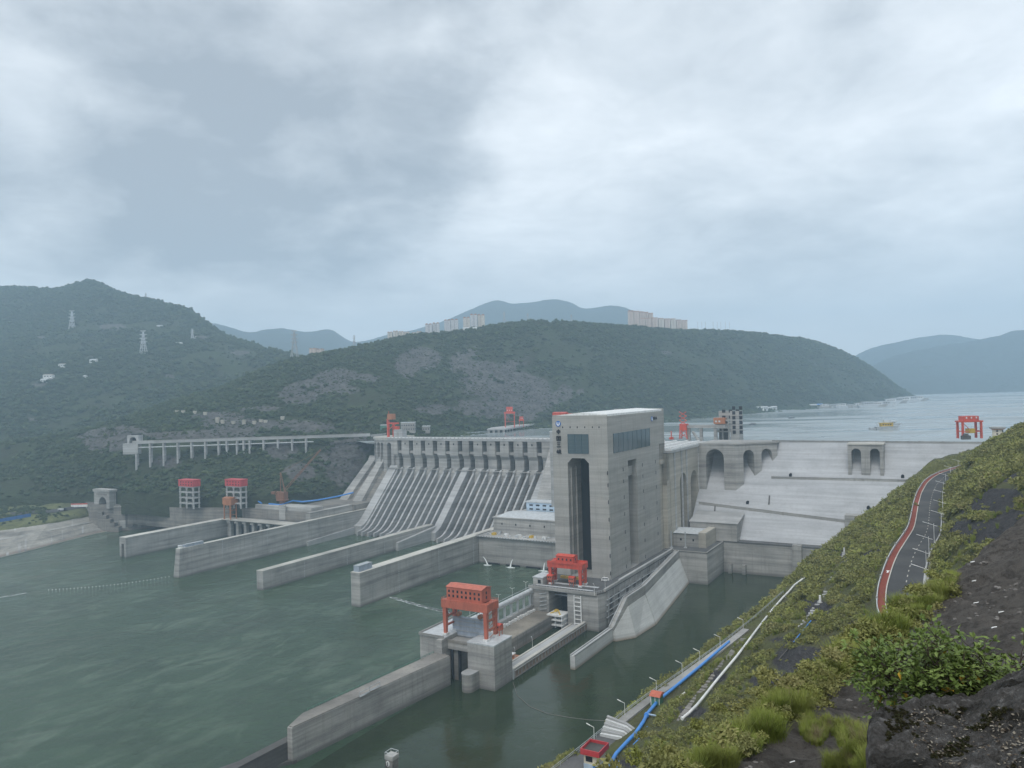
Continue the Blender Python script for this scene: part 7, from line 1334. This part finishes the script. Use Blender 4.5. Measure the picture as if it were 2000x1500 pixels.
# grass and shrubs along the rim of the spur
rim = [(1400, 1500), (1440, 1462), (1480, 1430), (1520, 1396), (1560, 1366), (1600, 1338), (1640, 1308), (1670, 1288), (1700, 1266), (1740, 1236), (1775, 1200), (1810, 1168), (1840, 1140)]
RP = []; SS = []
for k in range(4200):
    i = RNG.random() * (len(SP) - 3); j = int(i); f = i - j; (x0, r0_), (x1, r1_) = SP[j], SP[j + 1]; px = x0 + (x1 - x0) * f; g = RNG.random() ** 1.6 * .28
    y = (r0_[1][0] * (1 - f) + r1_[1][0] * f) * (1 - g) + (r0_[2][0] * (1 - f) + r1_[2][0] * f) * g; keep = fbm(np.array([[px, y, 0]]), 70, 3, 240)[0] - g * 1.6 + (.34 if px < 1860 else -.2)
    if keep < 0: continue
    p = hit(px, y + 2, bvS)
    if p is None: continue
    RP.append(p[:]); d_ = (p - Vector((0, 0, CAMH))).length; SS.append(RNG.uniform(.4, .85) * min(1.2, .35 + d_ / 45))
scatter('grass', np.array(RP), np.array(SS), TUF, 'long bright grass fringing the rim of the dark rock spur', 'grass', squash=(.7, 1.05))
RP2 = np.array(RP)[::5] + RNG.normal(size=(len(RP[::5]), 3)) * .4; scatter('undergrowth', RP2, RNG.uniform(.25, .6, len(RP2)) * np.clip(np.linalg.norm(RP2 - np.array([0, 0, CAMH]), axis=1) / 28, .5, 1.3), SHR, 'low leafy plants mixed with the grass on the rock rim', 'undergrowth')
CL = [(1772, 1205, 1.9, 'big bright grass clump hiding the near end of the road'), (1820, 1172, 1.6, 'grass clump against the pale roadside drain wall'), (1735, 1245, 2.0, 'grass clump below the road end, beside the leafy shrub'), (1655, 1305, 1.9, 'wide grass clump on the rim above two weep pipes'), (1610, 1335, 1.5, 'grass clump on the rim next to the wide one, downhill side'), (1548, 1400, 1.6, 'rounded yellowish grass clump with dry stalks on the rim'), (1500, 1440, 1.3, 'grass clump below the rounded yellowish one'), (1450, 1478, 1.3, 'bright grass clump at the lower end of the rim'), (1410, 1500, 1.2, 'last bright grass clump at the bottom edge of the picture')]
GCL = MB(); rgk = np.random.default_rng(5)
for k in range(9):
    s_ = tuft(300 + k, 240, .0055, .5, .3); GCL.add([(x + math.cos(k * 2.4) * .32 * (k > 0), y + math.sin(k * 2.4) * .32 * (k > 0), z * (.8 + .4 * ((k * 37) % 10) / 10)) for x, y, z in s_.v], s_.f)
gme = GCL.mesh('grass_clump'); gme.materials.append(m_grass); dme = tuft(333, 60, .008, .4, .4).mesh('dry_stalks'); dme.materials.append(m_dry)
for k, (x, y, s, lb) in enumerate(CL):
    p = hit(x, y, bvS)
    if p is None: continue
    e = bpy.data.objects.new('grass_clump', None); COL.objects.link(e); d_ = (p - Vector((0, 0, CAMH))).length; e.location = p; s2 = s * min(1.0, .25 + d_ / 60); s2 *= .78; e.scale = (s2, s2, s2 * .8); e.rotation_euler = (0, 0, k * 1.7); tag(e, lb, 'grass clump', 'grass clumps on the spur rim')
    for nm, me in (('blades', gme), ('dry_stalks', dme)): o = bpy.data.objects.new(nm, me); COL.objects.link(o); o.parent = e
WP = []
for k in range(900):
    px, py = RNG.uniform(1460, 1720), RNG.uniform(1385, 1510)
    if fbm(np.array([[px, py, 5.]]), 55, 3, 270)[0] + (py - 1450) / 260 - abs(px - 1610) / 600 < .14: continue
    p = hit(px, py, bvS)
    if p: WP.append(p[:])
WP = np.array(WP); scatter('grass', WP, RNG.uniform(.12, .34, len(WP)), TUF + [src('tuft_dry', tuft(79, 90, .006, .6, .25), m_dry)], 'sparse wispy grass on the dark rock beside the boulder', 'grass')
bS = []
for k in range(700):
    px, py = RNG.uniform(1420, 2010), RNG.uniform(1090, 1510); p = hit(px, py, bvS)
    if p and fbm(np.array([p[:]]), 4, 3, 280)[0] > -.1: bS.append(p[:])
bS = np.array(bS); m_stone = leaf_mat('loose_stone', [(.10, .092, .085), (.17, .158, .145), (.24, .225, .21)]); ST = [src('stone_%d' % k, MB().add(IV1 * (1 + .35 * fbm(IV1 + k * 5, .8, 3, k))[:, None] * np.array([1, .8, .6]), IF1), m_stone) for k in range(3)]
scatter('gravel', bS, RNG.uniform(.02, .09, len(bS)) * np.clip(np.linalg.norm(bS - np.array([0, 0, CAMH]), axis=1) / 22, .5, 2.2), ST, 'loose stones lying on the dark sprayed rock slope', 'stones')
# leafy shrub with a few yellow leaves behind the boulder
rg = np.random.default_rng(21); base = Vector(atY(1838, 1378, 5.4)); sh_ = Thing('leafy_shrub', 'leafy green shrub with a few yellow leaves behind the mossy boulder', 'shrub', tuple(base), frame='abs'); stems = MB(); leaves = MB(); yel = MB()
def leaf(b, p, d, n, L, wd): 
    d = d / np.linalg.norm(d); s = np.cross(d, n); s /= np.linalg.norm(s) + 1e-6; q = np.cross(s, d) * L * .12; b.add([p, p + d * L * .45 + s * wd + q, p + d * L, p + d * L * .45 - s * wd + q], [(0, 1, 2), (0, 2, 3)])
def grow(p, d, L, r, lev):
    pts = [p.copy()]
    for k in range(5): d = d + rg.normal(size=3) * .16 + np.array([0, 0, .02]); d /= np.linalg.norm(d); p = p + d * L / 5; pts.append(p.copy())
    stems.tube([tuple(q) for q in pts], list(np.linspace(r, r * .5, 6)), 5, False)
    if lev == 0:
        for k in range(2, 6):
            for s in ((-1, 1) if rg.random() < .36 else ()): 
                ax = np.cross(d, [0, 0, 1]); ax /= np.linalg.norm(ax) + 1e-6; c = pts[k] + ax * s * .01; dr = ax * s + d * .5 + rg.normal(size=3) * .25 + np.array([0, 0, -.1])
                for j in range(3): leaf(leaves, c + dr * .024 * j, dr + ax * rg.normal() * .8 + rg.normal(size=3) * .3, np.array([0, 0, 1]) + rg.normal(size=3) * .35, rg.uniform(.028, .052), rg.uniform(.009, .016))
        for j in range(4): leaf(leaves, pts[5], d + rg.normal(size=3) * .6, np.array([0, 0, 1.]) + rg.normal(size=3) * .3, rg.uniform(.03, .055), rg.uniform(.01, .017))
        if rg.random() < .07: leaf(yel, pts[4], rg.normal(size=3) + np.array([0, 0, -.8]), rg.normal(size=3), .07, .022)
        return
    for k in range(2, 6):
        for j in range(2 if lev > 1 else 2): a = d + rg.normal(size=3) * .75; a[2] *= .75; a /= np.linalg.norm(a); grow(pts[k].copy(), a, L * rg.uniform(.5, .8), r * .55, lev - 1)
for k in range(9):
    a = -2.9 + k * .7; grow(np.array(base), np.array([math.cos(a) * .95, math.sin(a) * .5, rg.uniform(.3, .75)]) + np.array([0.0, 0, 0]), rg.uniform(.27, .42), .010, 2)
m_leaf = NT('shrub_leaves'); n_ = m_leaf.noise(m_leaf.pos(6, 6, 6), 1, 3, .6); m_leaf = m_leaf.col(m_leaf.mix(m_leaf.ramp(n_, .35, .65), (.085, .135, .03), (.18, .24, .06)), .55, .3)
sh_.part('stem', stems, plain('bark', (.06, .045, .035), .9)); sh_.part('leaves', leaves, m_leaf); sh_.part('yellow_leaves', yel, plain('yellow_leaf', (.55, .36, .05), .6))
# leaf litter and moss on the boulder
lit = MB()
for k in range(650):
    px, py = rg.uniform(1780, 2000), rg.uniform(1385, 1500); v = fbm(np.array([[px, py, 3.]]), 60, 3, 250)[0]
    if v < -.02 and rg.random() < .8: continue
    p = hit(px, py, bvD)
    if p is None: continue
    leaf(lit, np.array(p) + np.array([0, 0, .006]), rg.normal(size=3) * np.array([1, 1, .25]), np.array([0, 0, 1.]) + rg.normal(size=3) * .5, rg.uniform(.008, .03), rg.uniform(.002, .008))
o = solo('leaf_litter', lit, NT('litter').m, 'dry leaf litter scattered over the mossy boulder', 'leaf litter', kind='stuff', frame='w'); t_ = bpy.data.materials['litter']; nt = NT('leaf_litter_mix'); n_ = nt.noise(nt.pos(40, 40, 40), 1, 2, .5); o.data.materials[0] = nt.col(nt.mix(nt.ramp(n_, .4, .62), (.07, .05, .035), (.30, .27, .22)), .8, .2)
MP = [hit(rg.uniform(1730, 2000), rg.uniform(1380, 1500), bvD) for _ in range(1500)]; MP = np.array([p[:] for p in MP if p is not None]); keep = fbm(MP, .22, 4, 260) > .12; MP = MP[keep]
m_mossb = leaf_mat('moss_tuft', [(.022, .020, .010), (.045, .04, .02), (.03, .035, .014)]); MS = [src('moss_%d' % k, leafball(k + 90, 60, .3, .6, 0), m_mossb) for k in range(3)]
scatter('moss', MP, RNG.uniform(.007, .018, len(MP)), MS, 'dark moss tufts growing on the boulder', 'moss')
